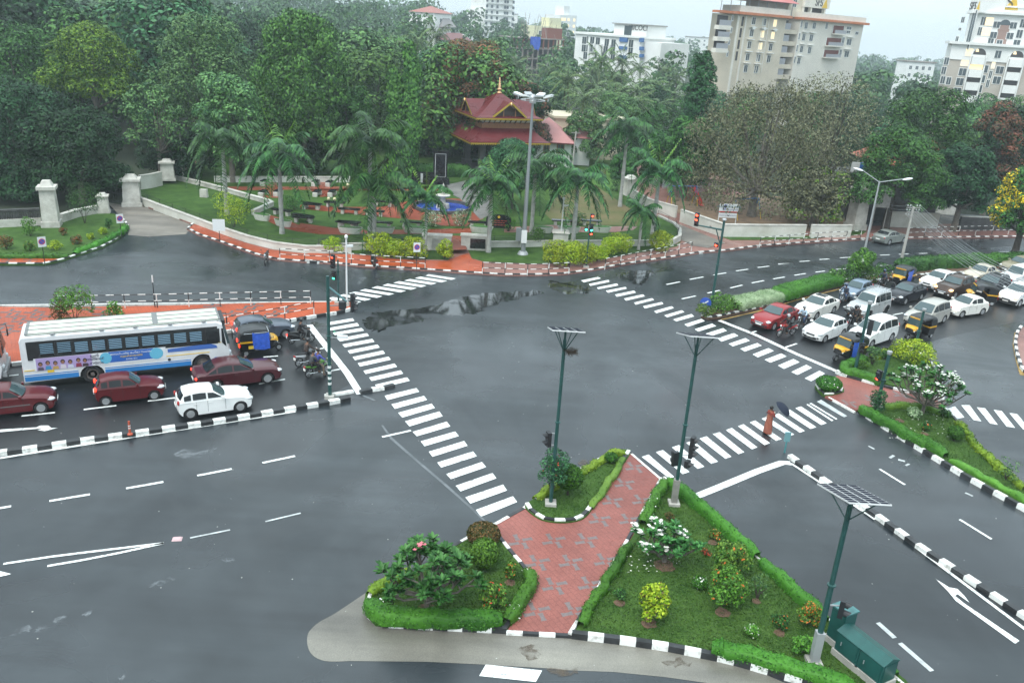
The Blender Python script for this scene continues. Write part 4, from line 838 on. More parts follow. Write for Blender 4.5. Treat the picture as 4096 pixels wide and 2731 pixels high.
    b.f.append([m0+i for i in range(nc)]);b.m.append(0);b.f.append([m0+(len(ct)-1)*nc+i for i in range(nc)][::-1]);b.m.append(0)
    for s in(-1,1):
        for x in(X0+k['cowl'][0]-.12,X0+k['pill'][0],X0+k['pill'][1]-.02):
            if x<-X0+wa*.6:x=-X0+wa*.85
            b.add([(x-.007,s*(hw(x,.34)+.006),.34),(x+.007,s*(hw(x,.34)+.006),.34),(x+.007,s*(hw(x,.62)+.007),.62),(x+.007,s*(hw(x,belt-.06)+.004),belt-.06),(x-.007,s*(hw(x,belt-.06)+.004),belt-.06),(x-.007,s*(hw(x,.62)+.007),.62)],[(0,1,2,3,4,5)]if s<0 else[(5,4,3,2,1,0)],1)
    b.build('body',[pt,trim],root,'auto')
    MB().box((0,0,.30),(xf-xr-.5,W-.42,.22)).build('underbody',under,root)
    def strip_glass(i0,name,u0,u1,tt=.86,m=glass):
        g=MB();(xa,za),(xb,zb)=C_[i0],C_[i0+1];nn=7;d=Vector((za-zb,0,xb-xa));d=d.normalized()*(.014 if(xb-xa)*1<0 else .014); 
        if d.z<0:d=-d
        for u in(u0,(u0+u1)/2,u1):
            for j in range(nn):
                t=-tt+2*tt*j/(nn-1);p=cab(xa+(xb-xa)*u,za+(zb-za)*u,t);g.v.append((p[0]+d.x,p[1],p[2]+d.z+.004))
        for a in range(2):
            for j in range(nn-1):g.f.append([a*nn+j,a*nn+j+1,(a+1)*nn+j+1,(a+1)*nn+j]);g.m.append(0)
        g.build(name,m,root,True)
    strip_glass(0,'windscreen',.06,.97,.90,glassm or glass_l);strip_glass(4,'rear_window',.10,.80,.84)
    def top_z(x):
        for i in range(nc-1):
            (xa,za),(xb,zb)=C_[i],C_[i+1]
            if xb<=x<=xa:return za+(zb-za)*(x-xa)/(xb-xa)
        return belt
    xs_=[X0+k['cowl'][0]-.30,X0+k['pill'][0]+.04,X0+k['pill'][0]-.05,X0+k['pill'][1]+.03,X0+k['pill'][1]-.06,X0+k['rb'][0]+.30]
    ww=[(xs_[0],xs_[1]),(xs_[2],xs_[3])]
    if xs_[4]-xs_[5]>.28:ww.append((xs_[4],xs_[5]))
    for s in(-1,1):
        for(xa,xb)in ww:
            zb_=belt+.045;up=[]
            for u in(0,.2,.4,.6,.8,1):
                x=xa+(xb-xa)*u;z=top_z(x)-.115
                if z>zb_+.02:up.append((x,z))
            if len(up)<2:continue
            poly=[(max(xa,xb)if up[0][0]<xa-.01 else xa,zb_)]+up+[(xb,zb_)]
            pts=[(x,s*(cw(z)+.009),z)for x,z in poly]
            MB().poly(pts if s<0 else pts[::-1]).build('side_window',glass,root)
        MB().box((X0+k['cowl'][0]-.22,s*(W/2+.07),belt+.06),(.13,.2,.14),top=(.8,.9)).build('mirror',pt,root)
        for x in(X0+k['pill'][0]+.14,X0+k['pill'][1]+.14):MB().box((x,s*(hw(x,belt-.13)+.012),belt-.15),(.17,.03,.03)).build('door_handle',pt if kind!='jeep' else trim,root)
        hz_=.70 if kind not in('jeep','suv','mpv')else .80
        o=MB().ball((xf-.30,s*W/2*.74,hz_),(.27,.17,.10),10,6).build('headlight',(lights if lights not in(True,False)else h_on)if lights else h_off,root,True);o.rotation_euler=(0,0,0)
        th=(.95 if not boot else .82)if kind not in('mpv','suv','jeep')else 1.1
        MB().ball((xr+.08,s*W/2*.82,th),(.07,.09,.14 if not boot else .08),8,6).build('tail_light',t_on if tails else t_off,root,True)
        MB().ball((xf-.10,s*W/2*.66,.40),(.07,.09,.06),8,5).build('fog_light',trim if lights is False else h_off,root,True)
        for x in(X0,-X0):
            wh=MB().wheel((x,s*(W/2-.11),r),(0,s,0),[(r-.06,-.1),(r-.01,-.09),(r,-.04),(r,.05),(r-.015,.085),(r*.70,.095),(r*.66,.05)],22).build('wheel',rubber,root,'auto')
            rm=MB().wheel((x,s*(W/2-.11),r),(0,s,0),[(r*.67,.06),(r*.67,.092),(r*.60,.094),(r*.58,.07),(r*.2,.075),(r*.17,.095),(.01,.097)],18)
            for q in range(7):
                a=q*2*math.pi/7;c_=Vector((x+math.cos(a)*r*.4,s*(W/2-.11+.088),r+math.sin(a)*r*.4));u=Vector((math.cos(a),0,math.sin(a)));v=Vector((-u.z,0,u.x))
                rm.slab([c_+u*r*.21+v*.028,c_+u*r*.21-v*.028,c_-u*r*.21-v*.02,c_-u*r*.21+v*.02],(0,s,0),.012)
            rm.build('rim',alloy if kind!='jeep' else trim,wh,'auto')
    g=MB()
    def face(z,hh,ww_,x=0.0,mi=0):
        for j in range(6):
            ta,tb=-ww_+2*ww_*j/6,-ww_+2*ww_*(j+1)/6
            f_=lambda t,zz:(xf-.13*t*t+.012+x-(.14*max(0,(zz-.56)/.2)if zz>.56 else 0),t*W/2*.92,zz)
            g.add([f_(ta,z-hh),f_(tb,z-hh),f_(tb,z+hh),f_(ta,z+hh)],[(0,1,2,3)],mi)
    face(.36,.07,.62);face(.585,.05,.42)
    if grille=='chrome':face(.60,.012,.44,.012,1);face(.53,.01,.44,.012,1)
    if grille=='bars':
        g2=[-.3,-.2,-.1,0,.1,.2,.3]
        for y in g2:g.box((xf-.05,y*1.2,.74),(.05,.06,.22),mi=0)
        g.box((xf+.03,0,.50),(.12,W*.94,.16),mi=1)
    g.build('grille',[trim,chrome],root)
    MB().box((xf+.012,0,.46),(.03,.48,.11)).build('number_plate',plate,root);MB().box((xr-.012+(.0 if boot else-.01),0,.62 if not boot else .60),(.03,.48,.11)).build('number_plate',plate,root)
    for e in extras:
        if e=='sunroof':MB().box((X0+k['rm'][0]+.1,0,H+.012),(.5,.8,.035)).build('sunroof',glass,root)
        if e=='rack':
            q=MB()
            for y in(-.55,-.18,.18,.55):q.tube((X0+k['rm'][0]+.2,y,H+.07),(X0+k['rr'][0]+.1,y,H+.05),.018)
            for i in range(6):x=X0+k['rm'][0]+.2+(k['rr'][0]-k['rm'][0]-.1)*i/5;q.tube((x,-.58,H+.06),(x,.58,H+.06),.018);q.tube((x,-.58,H-.04),(x,-.58,H+.16),.014);q.tube((x,.58,H-.04),(x,.58,H+.16),.014)
            q.tube((X0+k['rm'][0]+.2,-.58,H+.16),(X0+k['rr'][0]+.1,-.58,H+.15),.016);q.tube((X0+k['rm'][0]+.2,.58,H+.16),(X0+k['rr'][0]+.1,.58,H+.15),.016)
            q.build('roof_rack',chrome,root)
        if e=='rails':
            for s in(-1,1):MB().path([(X0+k['rm'][0]+.3,s*.56,H-.03),(X0+k['rm'][0]+.2,s*.57,H+.05),(X0+k['rr'][0]+.2,s*.57,H+.02),(X0+k['rr'][0]+.05,s*.56,H-.06)],.022,6).build('roof_rail',chrome,root)
        if e=='fender':
            q=MB()
            for s in(-1,1):
                for cx in(X0,-X0):
                    pts=[(cx+(wa+.05)*math.cos(t),s*(W/2+.03),r+(wa+.05)*math.sin(t))for t in[math.pi*i/10 for i in range(11)]];q.path(pts,.05,6)
            q.build('wheel_arch',mat('grey_cladding',(.20,.20,.20),.5),root,True)
        if e=='cladding':MB().box((xf-.15,0,.42),(.36,W*.93,.26),top=(.95,.97)).build('bumper',trim,root)
        if e=='stripes':
            for s in(-1,1):MB().box((0,s*(W/2+.005),.58),(wb-.9,.02,.05)).build('side_moulding',mat('grey_stripe',(.12,.12,.12),.5),root)
        if e=='sticker':MB().box((xr+.1,0,1.12),(.02,.3,.12)).build('sticker',plate_w,root)
    return root
def park(o,kind,rear,front,side):
    k=KINDS[kind]if isinstance(kind,str)else kind;a,c=G(rear),G(front);d=(c-a).normalized();l=Vector((-d.y,d.x,0));m=(a+c)/2-l*side*(k['W']/2-.06)
    o.location=(m.x,m.y,.006);o.rotation_euler=(0,0,math.atan2(d.y,d.x));return o
maroon=paint('maroon',(.085,.004,.007));plumc=paint('plum',(.060,.009,.014));white=paint('white',(.72,.73,.72));pearl=paint('pearl',(.70,.69,.64));silver=paint('silver',(.48,.50,.50),.25);slate=paint('slate',(.085,.105,.135),.25)
red=paint('red',(.25,.010,.012));blue_g=paint('grey_blue',(.17,.23,.30),.3);blackp=paint('black',(.008,.009,.014));brown=paint('brown',(.055,.032,.022),.2);beige=paint('beige',(.48,.44,.35));grey=paint('warm_grey',(.24,.26,.24),.3);champagne=paint('champagne',(.44,.43,.39),.3)
park(car('hatch','white hatchback waiting nearest the striped median on the left',white,extras=('sticker',),tails=False),'hatch',kA(1283,1137),kA(1619,1087),-1)
park(car('small','maroon small hatchback with lit tail light beside the bus',maroon,tails=True),'small',kA(716,1047),kA(1039,1007),-1)
park(car('hatch','maroon car cut off by the left edge of the photo',maroon,extras=('stripes',),lights=False),'hatch',kA(-105,1140),kA(287,1095),-1)
park(car('long','plum coloured long saloon between the white hatchback and the rickshaw',plumc,tails=True,grille='chrome'),'long',kA(1430,950),kA(1828,893),-1)
park(car('hatch','dark slate hatchback beside the red paved island',slate,tails=True,extras=('sticker',)),'hatch',kA(1640,628),kA(1937,590),-1)
park(car('sedan','red saloon first behind the right stop line',red,grille='chrome'),'sedan',kB(700,615),kB(495,688),1)
park(car('sedan','white saloon with dark sunroof behind the red saloon',pearl,extras=('sunroof',),grille='chrome'),'sedan',kB(968,552),kB(835,598),1)
park(car('hatch','white hatchback facing the right zebra crossing, beside two motorcycles',white),'hatch',kB(1030,720),kB(902,766),1)
park(car('mpv','white people carrier behind the rickshaw with the blue sheet',white,cat='people carrier'),'mpv',kB(1383,752),kB(1238,803),1)
park(car('jeep','boxy silver utility vehicle with a roof rack',silver,cat='utility vehicle',extras=('rack','fender'),grille='bars'),'jeep',kB(1345,555),kB(1205,600),1)
park(car('small','grey blue small hatchback beside the clipped median hedge',blue_g),'small',kB(1225,432),kB(1130,466),1)
park(car('sedan','shiny black saloon behind the silver utility vehicle',blackp,grille='chrome'),'sedan',kB(1610,452),kB(1474,492),1)
park(car('mpv','silver people carrier behind the middle rickshaw',champagne,cat='people carrier',grille='chrome'),'mpv',kB(1777,616),kB(1625,668),1)
park(car('compact','white short saloon with a headlight lit, at the end of the front lane',pearl,lights=h_on),'compact',kB(2038,565),kB(1900,583),1)
park(car('hatch','white hatchback beside the planted median, its headlight glowing amber',white,lights=h_amb),'hatch',kB(1842,357),kB(1705,393),1)
park(car('suv','brown sport utility car with headlights on',brown,cat='sport utility car',lights=h_amb,extras=('rails',),grille='chrome'),'suv',kB(1970,415),kB(1830,452),1)
park(car('old','beige car moving along the planted median',beige,tails=False),'old',kB(2150,318),kB(2010,345),1)
park(car('suv','black sport utility car behind the far rickshaw',blackp,cat='sport utility car',extras=('rails',)),'suv',kB(2225,405),kB(2110,440),1)
park(car('jeep','white boxy car at the right edge behind the black one',white,extras=('cladding',)),'jeep',kB(2420,350),kB(2275,372),1)
park(car('suv','white sport utility car with a black bumper at the right edge',white,cat='sport utility car',lights=h_amb,extras=('cladding',)),'suv',kB(2440,468),kB(2290,512),1)
park(car('old','olive beige car farthest back in the right queue',paint('khaki',(.26,.24,.17))),'old',kB(2420,262),kB(2290,272),1)
park(car('sedan','grey saloon parked by the railing of the far pavement',grey),'sedan',kG(1550,562),kG(1643,548),-1)
def bus(label):
    root=thing('city_bus',label,'bus');L_,W,H=10.6,2.5,3.15;xf,xr=5.0,-5.6;wbf,wbr=3.5,-2.3
    busw=mat('bus_white',(.62,.63,.64),.4,var=.10,scale=1.2);busb=mat('bus_blue',(.03,.20,.50),.4);bluel=mat('bus_blue_dark',(.05,.13,.40),.4);band=mat('bus_window_band',(.015,.017,.018),.35);roofm=mat('bus_roof_cream',(.50,.53,.46),.6,var=.22,scale=1.0)
    b=MB();z0=.42
    def arcp(cx):return[(cx+.62*math.cos(t),.50+.62*math.sin(t))for t in[math.pi*i/10 for i in range(11)]][::-1]
    prof=[(xf,z0),(xf+.12,1.0),(xf+.05,1.45),(xf-.22,2.85),(xf-.5,3.0),(xr+.12,3.0),(xr,2.8),(xr-.02,z0+.02)]+[(p[0],max(p[1],z0))for p in arcp(wbr)]+[(p[0],max(p[1],z0))for p in arcp(wbf)]
    n=len(prof)
    for t in(-1,-.96,0,.96,1):
        for x,z in prof:b.v.append((x-(.12*t*t if x>4 else 0),t*(W/2-(.06 if z>2.9 else 0)),z-(.05 if abs(t)>.99 and z>2.7 else 0)+(.06*(1-t*t)if z>2.95 else 0)))
    for j in range(4):
        for i in range(n):b.f.append([j*n+i,j*n+(i+1)% n,(j+1)*n+(i+1)% n,(j+1)*n+i]);b.m.append(0)
    b.f.append(list(range(n)));b.m.append(0);b.f.append([4*n+i for i in range(n)][::-1]);b.m.append(0)
    b.build('body',busw,root,'auto')
    r_=MB();r_.box((-.35,0,3.075),(9.9,2.05,.05));r_.build('roof_panel',roofm,root)
    q=MB()
    for y in(-.98,-.33,.34,1.0):q.box((-.35,y,3.115),(9.9,.045,.03))
    q.box((1.15,0,3.112),(.28,2.0,.03)); 
    for x in(-4.0,-1.6,.1,1.9,3.7):q.box((x,-1.11,3.07),(.22,.24,.03))
    q.box((-5.25,0,3.10),(.16,2.1,.03));q.box((4.58,0,3.11),(.1,2.1,.03));q.build('roof_strips',mat('roof_grey',(.16,.17,.17),.6),root)
    bl=mat('blind_blue',(.16,.27,.36),.4); 
    for s in(-1,1):
        MB().box((-.45,s*(W/2+.002),2.22),(9.7,.02,1.05)).build('window_band',band,root)
        for i in range(10):
            x=-4.35+i*.84+(.0 if i else 0);w_=MB().box((x,s*(W/2+.016),2.22),(.66,.014,.72)).build('side_window',glass,root)
            l=MB()
            for z in(2.0,2.10,2.20,2.30,2.40,2.50):l.box((x,s*(W/2+.027),z+(.06 if i<2 else 0)),(.64,.008,.06 if i>1 else .045))
            l.build('blind',bl,w_)
        MB().box((4.15,s*(W/2+.016),2.18),(.72,.014,.86)).build('driver_window',glass,root)
        pl=MB();pl.slab([(4.62,s*(W/2-.005),1.72),(4.86,s*(W/2-.02),1.45),(4.72,s*(W/2-.02),2.6),(4.62,s*(W/2-.005),2.6)],(0,s,0),.025);pl.build('quarter_window',glass,root)
        st=MB();st.box((-4.27,s*(W/2+.003),.63),(2.6,.016,.26));st.box((.6,s*(W/2+.003),.63),(4.5,.016,.26));st.box((4.5,s*(W/2+.003),.80),(.7,.016,.10));st.build('lower_stripe',busb,root)
        st=MB();st.box((-4.27,s*(W/2+.003),.84),(2.6,.016,.05));st.box((.6,s*(W/2+.003),.84),(4.5,.016,.05));st.build('pin_stripe',busb,root)
        for x,z,l_ in((-5.0,1.12,1.1),(2.6,1.20,2.6),(4.1,1.74,.95)):MB().box((x,s*(W/2+.003),z),(l_,.016,.045)).build('yellow_stripe',plate_y,root)
        st=MB();st.slab([(1.65,s*(W/2+.002),1.42),(4.35,s*(W/2+.002),1.42),(4.3,s*(W/2+.002),1.58),(4.0,s*(W/2+.002),1.70),(3.3,s*(W/2+.002),1.70),(1.65,s*(W/2+.002),1.62)],(0,s,0),.014);st.build('blue_flash',bluel,root)
        MB().box((-4.3,s*(W/2+.006),1.03),(.32,.02,.24)).build('fleet_plate',plate_y,root)
        MB().wheel((1.7,s*(W/2+.002),.98),(0,s,0),[(.085,0),(.085,.02),(.01,.021)],12).build('filler_cap',trim,root)
        for cx,tw in((wbf,.2),(wbr,.3)):
            wh=MB().wheel((cx,s*(W/2-.24),.50),(0,s,0),[(.42,-.16),(.49,-.14),(.50,-.08),(.50,.10),(.48,.15),(.33,.16),(.30,.08)],24).build('wheel',rubber,root,'auto')
            MB().wheel((cx,s*(W/2-.24),.50),(0,s,0),[(.31,.08),(.31,.15),(.27,.155),(.22,.06 if tw==.3 else .12),(.12,.05 if tw==.3 else .14),(.1,.17),(.01,.18)],18).build('rim',mat('bus_rim',(.12,.10,.09),.6,var=.4,scale=8),wh,'auto')
    y=-(W/2+.004);skyb=mat('ad_sky_blue',(.12,.42,.58),.4);adw=mat('ad_white',(.66,.68,.70),.4);violet=mat('ad_violet',(.36,.28,.50),.4);adb=mat('ad_blue',(.03,.12,.42),.4);adk=mat('ad_ink',(.03,.02,.06),.5)
    ad=MB().box((-1.75,y-.004,1.42),(6.6,.012,.72)).build('advertisement',adw,root)
    MB().box((-3.6,y-.012,1.42),(2.7,.01,.70)).build('violet_panel',violet,ad);MB().box((-.25,y-.012,1.46),(2.3,.01,.62)).build('blue_panel',adb,ad)
    e=MB().slab([(-1.55+.30*math.cos(t),y-.013,1.44+.33*math.sin(t))for t in[2*math.pi*i/20 for i in range(20)]],(0,-1,0),.006).build('blue_disc',skyb,ad)
    e=MB().slab([(1.05+.36*math.cos(t),y-.013,1.44+.34*math.sin(t))for t in[2*math.pi*i/20 for i in range(20)]],(0,-1,0),.006).build('blue_disc',skyb,ad)
    skin_t=[mat('ad_skin',(.25,.12,.07),.6),mat('ad_hair',(.02,.015,.015),.6)];shc=[mat('ad_cloth_%d' % i,c,.6)for i,c in enumerate(((.08,.06,.10),(.05,.22,.40),(.45,.28,.08),(.55,.50,.55),(.50,.52,.62),(.22,.03,.06),(.05,.03,.04)))]
    for i in range(7):
        x=-4.75+i*.36+(.04 if i==5 else 0);z=1.38+(.05 if i % 2 else 0)
        f=MB();f.slab([(x-.15,y-.018,1.08),(x+.15,y-.018,1.08),(x+.12,y-.018,z-.12),(x-.12,y-.018,z-.12)],(0,-1,0),.004,2)
        f.slab([(x+.11*math.cos(t),y-.018,z+.06+.125*math.sin(t))for t in[2*math.pi*k/14 for k in range(14)]],(0,-1,0),.005,1);f.slab([(x+.075*math.cos(t),y-.024,z+.02+.10*math.sin(t))for t in[2*math.pi*k/14 for k in range(14)]],(0,-1,0),.004,0)
        f.build('portrait',skin_t+[shc[i]],ad)
    for i,(s_,sz,z)in enumerate((('ഇനി',.20,1.64),('ഞങ്ങൾ',.20,1.45),('പറയാം',.24,1.22))):text(s_,sz,ad,adk,(-2.1,y-.022,z),(R(90),0,0))
    text('ജനാധിപത്യ മഹിളാ സംഗമം',.15,ad,adw,(-.25,y-.022,1.62));text('സുരക്ഷായാത്ര',.14,ad,plate_y,(-.25,y-.022,1.45));text('കേരളം 2014',.10,ad,adw,(-.25,y-.022,1.27))
    MB().slab([(xf-.10,-1.1,1.55),(xf-.10,1.1,1.55),(xf-.32,1.08,2.72),(xf-.32,-1.08,2.72)],(1,0,.2),.17).build('windscreen',glass_l,root)
    MB().box((xf-.22,0,2.86),(.2,1.9,.22)).build('destination_board',trim,root)
    MB().box((xf+.08,0,.62),(.2,2.36,.3)).build('bumper',mat('bus_bumper',(.30,.31,.32),.5),root)
    for s in(-1,1):
        MB().ball((xf+.03,s*.88,.98),(.12,.16,.14),10,6).build('headlight',h_off,root,True);m_=MB();m_.path([(xf-.3,s*1.15,2.7),(xf+.18,s*1.32,2.65),(xf+.2,s*1.34,2.35)],.02,6);m_.box((xf+.2,s*1.34,2.15),(.06,.2,.4));m_.build('mirror',trim,root)
        MB().box((xr-.03,s*1.0,1.1),(.04,.2,.3)).build('tail_light',t_off,root)
    MB().box((xr-.025,0,2.25),(.03,1.9,.8)).build('rear_window',glass,root)
    g=MB()
    for i in range(6):g.box((xr-.03,.3,1.1+i*.09),(.04,1.1,.04))
    g.build('engine_grille',trim,root);MB().box((-.2,0,.55),(9.6,2.1,.3)).build('underbody',under,root)
    return root
BUSD=dict(W=2.5)
b1=bus('white city bus with blue stripes and an advertisement along its side, whole in view')
park(b1,BUSD,kA(628,893),kA(1372,815),-1);_c=b1.rotation_euler.z;b1.location.x-=.6*math.cos(_c);b1.location.y-=.6*math.sin(_c)
def bus_tail():
    b2=dup(b1,b1.location,label='white city bus of which only the nose shows at the left edge');d=Vector((math.cos(b1.rotation_euler.z),math.sin(b1.rotation_euler.z),0));b2.rotation_euler=b1.rotation_euler;b2.location=b1.location-d*11.7+Vector((-d.y,d.x,0))*1.0;return b2
bus_tail()
rk_y=paint('rickshaw_yellow',(.62,.33,.015));rk_k=paint('rickshaw_black',(.010,.010,.011));canopy=mat('canopy_black_vinyl',(.018,.020,.022),.32,var=.3,scale=4);seat_m=mat('seat_vinyl',(.06,.02,.02),.5)
tarp=mat('blue_tarpaulin',(.03,.10,.50),.45,var=.25,scale=5,bump=.4,bscale=6)
def rickshaw(label,sheet_side=None,tails=False,roof='black',group='auto rickshaws'):
    root=thing('auto_rickshaw',label,'auto rickshaw',group=group);W=1.3
    b=MB()
    def loft(sec,mi):
        n=len(sec[0]);o=len(b.v)
        for s in sec:b.v+=s
        for j in range(len(sec)-1):
            for i in range(n-1):b.f.append([o+j*n+i,o+j*n+i+1,o+(j+1)*n+i+1,o+(j+1)*n+i]);b.m.append(mi)
        b.f.append([o+i for i in range(n)]);b.m.append(mi);b.f.append([o+(len(sec)-1)*n+i for i in range(n)][::-1]);b.m.append(mi)
    def sec(x,w_,z0,z1,r=.06):return[(x,-w_*.85,z0),(x,-w_,z0+r),(x,-w_,z1-r),(x,-w_*.85,z1),(x,w_*.85,z1),(x,w_,z1-r),(x,w_,z0+r),(x,w_*.85,z0),(x,-w_*.85,z0)]
    loft([sec(-1.2,.52,.32,.98),sec(-1.12,.62,.28,1.04),sec(-.35,.65,.26,1.02),sec(-.3,.65,.26,.62)],0)
    loft([sec(-.3,.62,.26,.36,.03),sec(.55,.60,.26,.36,.03)],0)
    loft([sec(.55,.58,.28,.92),sec(.75,.56,.34,.98),sec(1.0,.46,.46,.95),sec(1.14,.30,.56,.84)],0)
    b.build('body',[rk_k],root,'auto')
    yb=MB();yb.box((-.75,0,.93),(.85,1.33,.10));yb.build('yellow_band',rk_y,root)
    c=MB();yy=[]
    for x,w_,z0,z1 in((.62,.575,.93,.99),(.80,.53,.92,1.03),(1.02,.44,.82,.985),(1.15,.30,.72,.88)):yy.append([(x,-w_-.02,z0),(x,-w_*.9,z1),(x,0,z1+.03),(x,w_*.9,z1),(x,w_+.02,z0)])
    for s in yy:c.v+=s
    for j in range(3):
        for i in range(4):c.f.append([j*5+i,j*5+i+1,(j+1)*5+i+1,(j+1)*5+i]);c.m.append(0)
    c.build('front_cowl',rk_y,root,'auto')
    b=MB();pr=[(.52,1.62),(.35,1.72),(-.3,1.75),(-.9,1.70),(-1.14,1.55),(-1.20,1.02)];n=len(pr)
    for t in(-1,-.92,-.5,0,.5,.92,1):
        for x,z in pr:b.v.append((x,t*(.66 if z>1.1 else .63),z-(.16 if abs(t)>.97 else .05*t*t)*(1 if z>1.1 else 0)))
    for j in range(6):
        for i in range(n-1):b.f.append([j*n+i,j*n+i+1,(j+1)*n+i+1,(j+1)*n+i]);b.m.append(0)
    for s in(-1,1):
        b.add([(-.42,s*.655,1.60),(-.9,s*.655,1.55),(-1.14,s*.645,1.40),(-1.20,s*.63,1.02),(-.42,s*.65,1.02)],[(0,1,2,3,4)]if s>0 else[(4,3,2,1,0)])
    b.build('canopy',canopy,root,'auto')
    f=MB()
    for s in(-1,1):
        f.path([(.66,s*.56,.95),(.54,s*.60,1.56)],.025,6);f.path([(-.42,s*.65,1.0),(-.42,s*.655,1.6)],.022,6);f.path([(.52,s*.64,1.50),(-.95,s*.665,1.50)],.016,6)
    f.path([(.55,-.62,1.50),(.54,0,1.63),(.55,.62,1.50)],.024,6);f.build('frame',chrome if roof=='rail' else trim,root)
    MB().slab([(.70,-.52,.99),(.70,.52,.99),(.57,.55,1.53),(.57,-.55,1.53)],(1,0,.25),.02).build('windscreen',glass_l,root)
    MB().box((.625,0,1.58),(.06,.9,.08)).build('visor',rk_y if roof!='rail' else trim,root)
    for s in(-1,1):
        MB().ball((1.06,s*.33,.72),(.07,.075,.075),10,6).build('headlight',h_off,root,True);MB().ball((.92,s*.47,.93),(.04,.05,.045),8,5).build('indicator',amber,root,True)
        MB().box((-1.22,s*.50,.72),(.05,.14,.2)).build('tail_light',t_on if tails else t_off,root)
        m_=MB().path([(.62,s*.58,1.1),(.78,s*.76,1.16)],.012,5);m_.ball((.78,s*.78,1.2),(.02,.07,.08),8,5);m_.build('mirror',trim,root)
    wf=[(.16,-.07),(.205,-.06),(.215,0),(.205,.06),(.13,.07)]
    wh=MB().wheel((1.22,0,.215),(0,1,0),wf,18).build('wheel',rubber,root,'auto');MB().wheel((1.22,0,.215),(0,1,0),[(.13,-.075),(.13,.075),(.01,.08)],14).build('rim',alloy,wh,'auto')
    for s in(-1,1):
        wh=MB().wheel((-.85,s*.54,.215),(0,s,0),wf,18).build('wheel',rubber,root,'auto');MB().wheel((-.85,s*.54,.215),(0,s,0),[(.13,.02),(.13,.075),(.01,.08)],14).build('rim',alloy,wh,'auto')
    fm=MB();fm.path([(1.22,0,.2),(1.12,.09,.5),(.98,.05,.75)],.035,6)
    pts=[(1.22+.26*math.cos(t),.215+.26*math.sin(t))for t in[math.pi*(-.05+1.0*i/8)for i in range(9)]]
    for i in range(8):(xa,za),(xb,zb)=pts[i],pts[i+1];fm.add([(xa,-.085,za),(xa,.085,za),(xb,.085,zb),(xb,-.085,zb)],[(0,1,2,3)])
    fm.build('front_fork',rk_k,root)
    s_=MB();s_.box((-.62,0,.60),(.5,1.1,.16));s_.box((-.92,0,.92),(.14,1.1,.55));s_.box((.18,0,.52),(.35,.62,.14));s_.build('seat',seat_m,root,'auto')
    MB().path([(.78,-.3,1.02),(.62,0,1.0),(.78,.3,1.02)],.018,6).build('handlebar',trim,root)
    MB().box((-.55,-.665,.60),(.3,.02,.2)).build('number_plate',plate_y,root);MB().box((-1.235,0,.55),(.02,.34,.2)).build('number_plate',plate_y,root)
    if sheet_side:
        b=MB();s=sheet_side;nx,nz=9,7;rg=random.Random(4)
        for j in range(nz):
            for i in range(nx):x=.55-1.0*i/(nx-1)+(.04*j/nz);z=1.50-1.05*j/(nz-1)-.06*math.sin(i*.5);b.v.append((x,s*(.685+.035*math.sin(i*1.9+j*.4)*j/nz+rg.uniform(0,.015)),z))
        for j in range(nz-1):
            for i in range(nx-1):a=j*nx+i;b.f.append([a,a+1,a+nx+1,a+nx]);b.m.append(0)
        b.build('rain_sheet',tarp,root,True)
    return root
RKD=dict(W=1.3)
def place_rk(o,rear,front,side):
    a=G(rear);c=G(front);d=(c-a).normalized()
    l=Vector((-d.y,d.x,0));d2=((c+l*side*.0)-(a-l*side*.54)).normalized();l=Vector((-d2.y,d2.x,0));m=a-l*side*.54+d2*.85
    o.location=(m.x,m.y,.006);o.rotation_euler=(0,0,math.atan2(d2.y,d2.x))
rk1=rickshaw('black auto rickshaw with a blue plastic sheet, beside the bus',-1,True,'rail');place_rk(rk1,kA(1655,715),kA(1862,672),-1)
rk2=rickshaw('black and yellow auto rickshaw with a blue sheet, nearest the shrubby island',1);place_rk(rk2,kB(1170,885),kB(1000,895),1)
rk3=rickshaw('black and yellow auto rickshaw with open side, alone in the right hand lane');place_rk(rk3,kB(1668,730),kB(1508,740),1)
rk4=dup(rk3,(0,0,0),label='black and yellow auto rickshaw among the cars, in front of the black sport utility car');place_rk(rk4,kB(2112,497),kB(1975,470),1)
rk5=dup(rk2,(0,0,0),label='auto rickshaw close to the planted median, behind a motorcyclist');place_rk(rk5,kB(1530,345),kB(1392,365),1)
# ================================================================ PEOPLE AND MOTORCYCLES
skin=mat('brown_skin',(.17,.085,.05),.6);hair=mat('black_hair',(.012,.010,.009),.5)
def cloth(n,c):return mat('cloth_'+n,c,.85,var=.25,scale=9)
def skinmesh(name,pts,edges,m,parent,sub=1):
    me=bpy.data.meshes.new(name);me.from_pydata([p[0]for p in pts],edges,[]);o=bpy.data.objects.new(name,me);col.objects.link(o)
    md=o.modifiers.new('s','SKIN');md.use_smooth_shade=True
    for i,p in enumerate(pts):
        q=me.skin_vertices[0].data[i];r=p[1]if isinstance(p[1],tuple)else(p[1],p[1]);q.radius=r;q.use_root=(i==0)
    s=o.modifiers.new('u','SUBSURF');s.levels=sub;s.render_levels=sub
    ne=bpy.data.meshes.new_from_object(o.evaluated_get(bpy.context.evaluated_depsgraph_get()));bpy.data.objects.remove(o);ne.materials.clear();ne.materials.append(m)
    ne.polygons.foreach_set('use_smooth',[True]*len(ne.polygons));n_=bpy.data.objects.new(name,ne);col.objects.link(n_);own(n_,parent);return n_
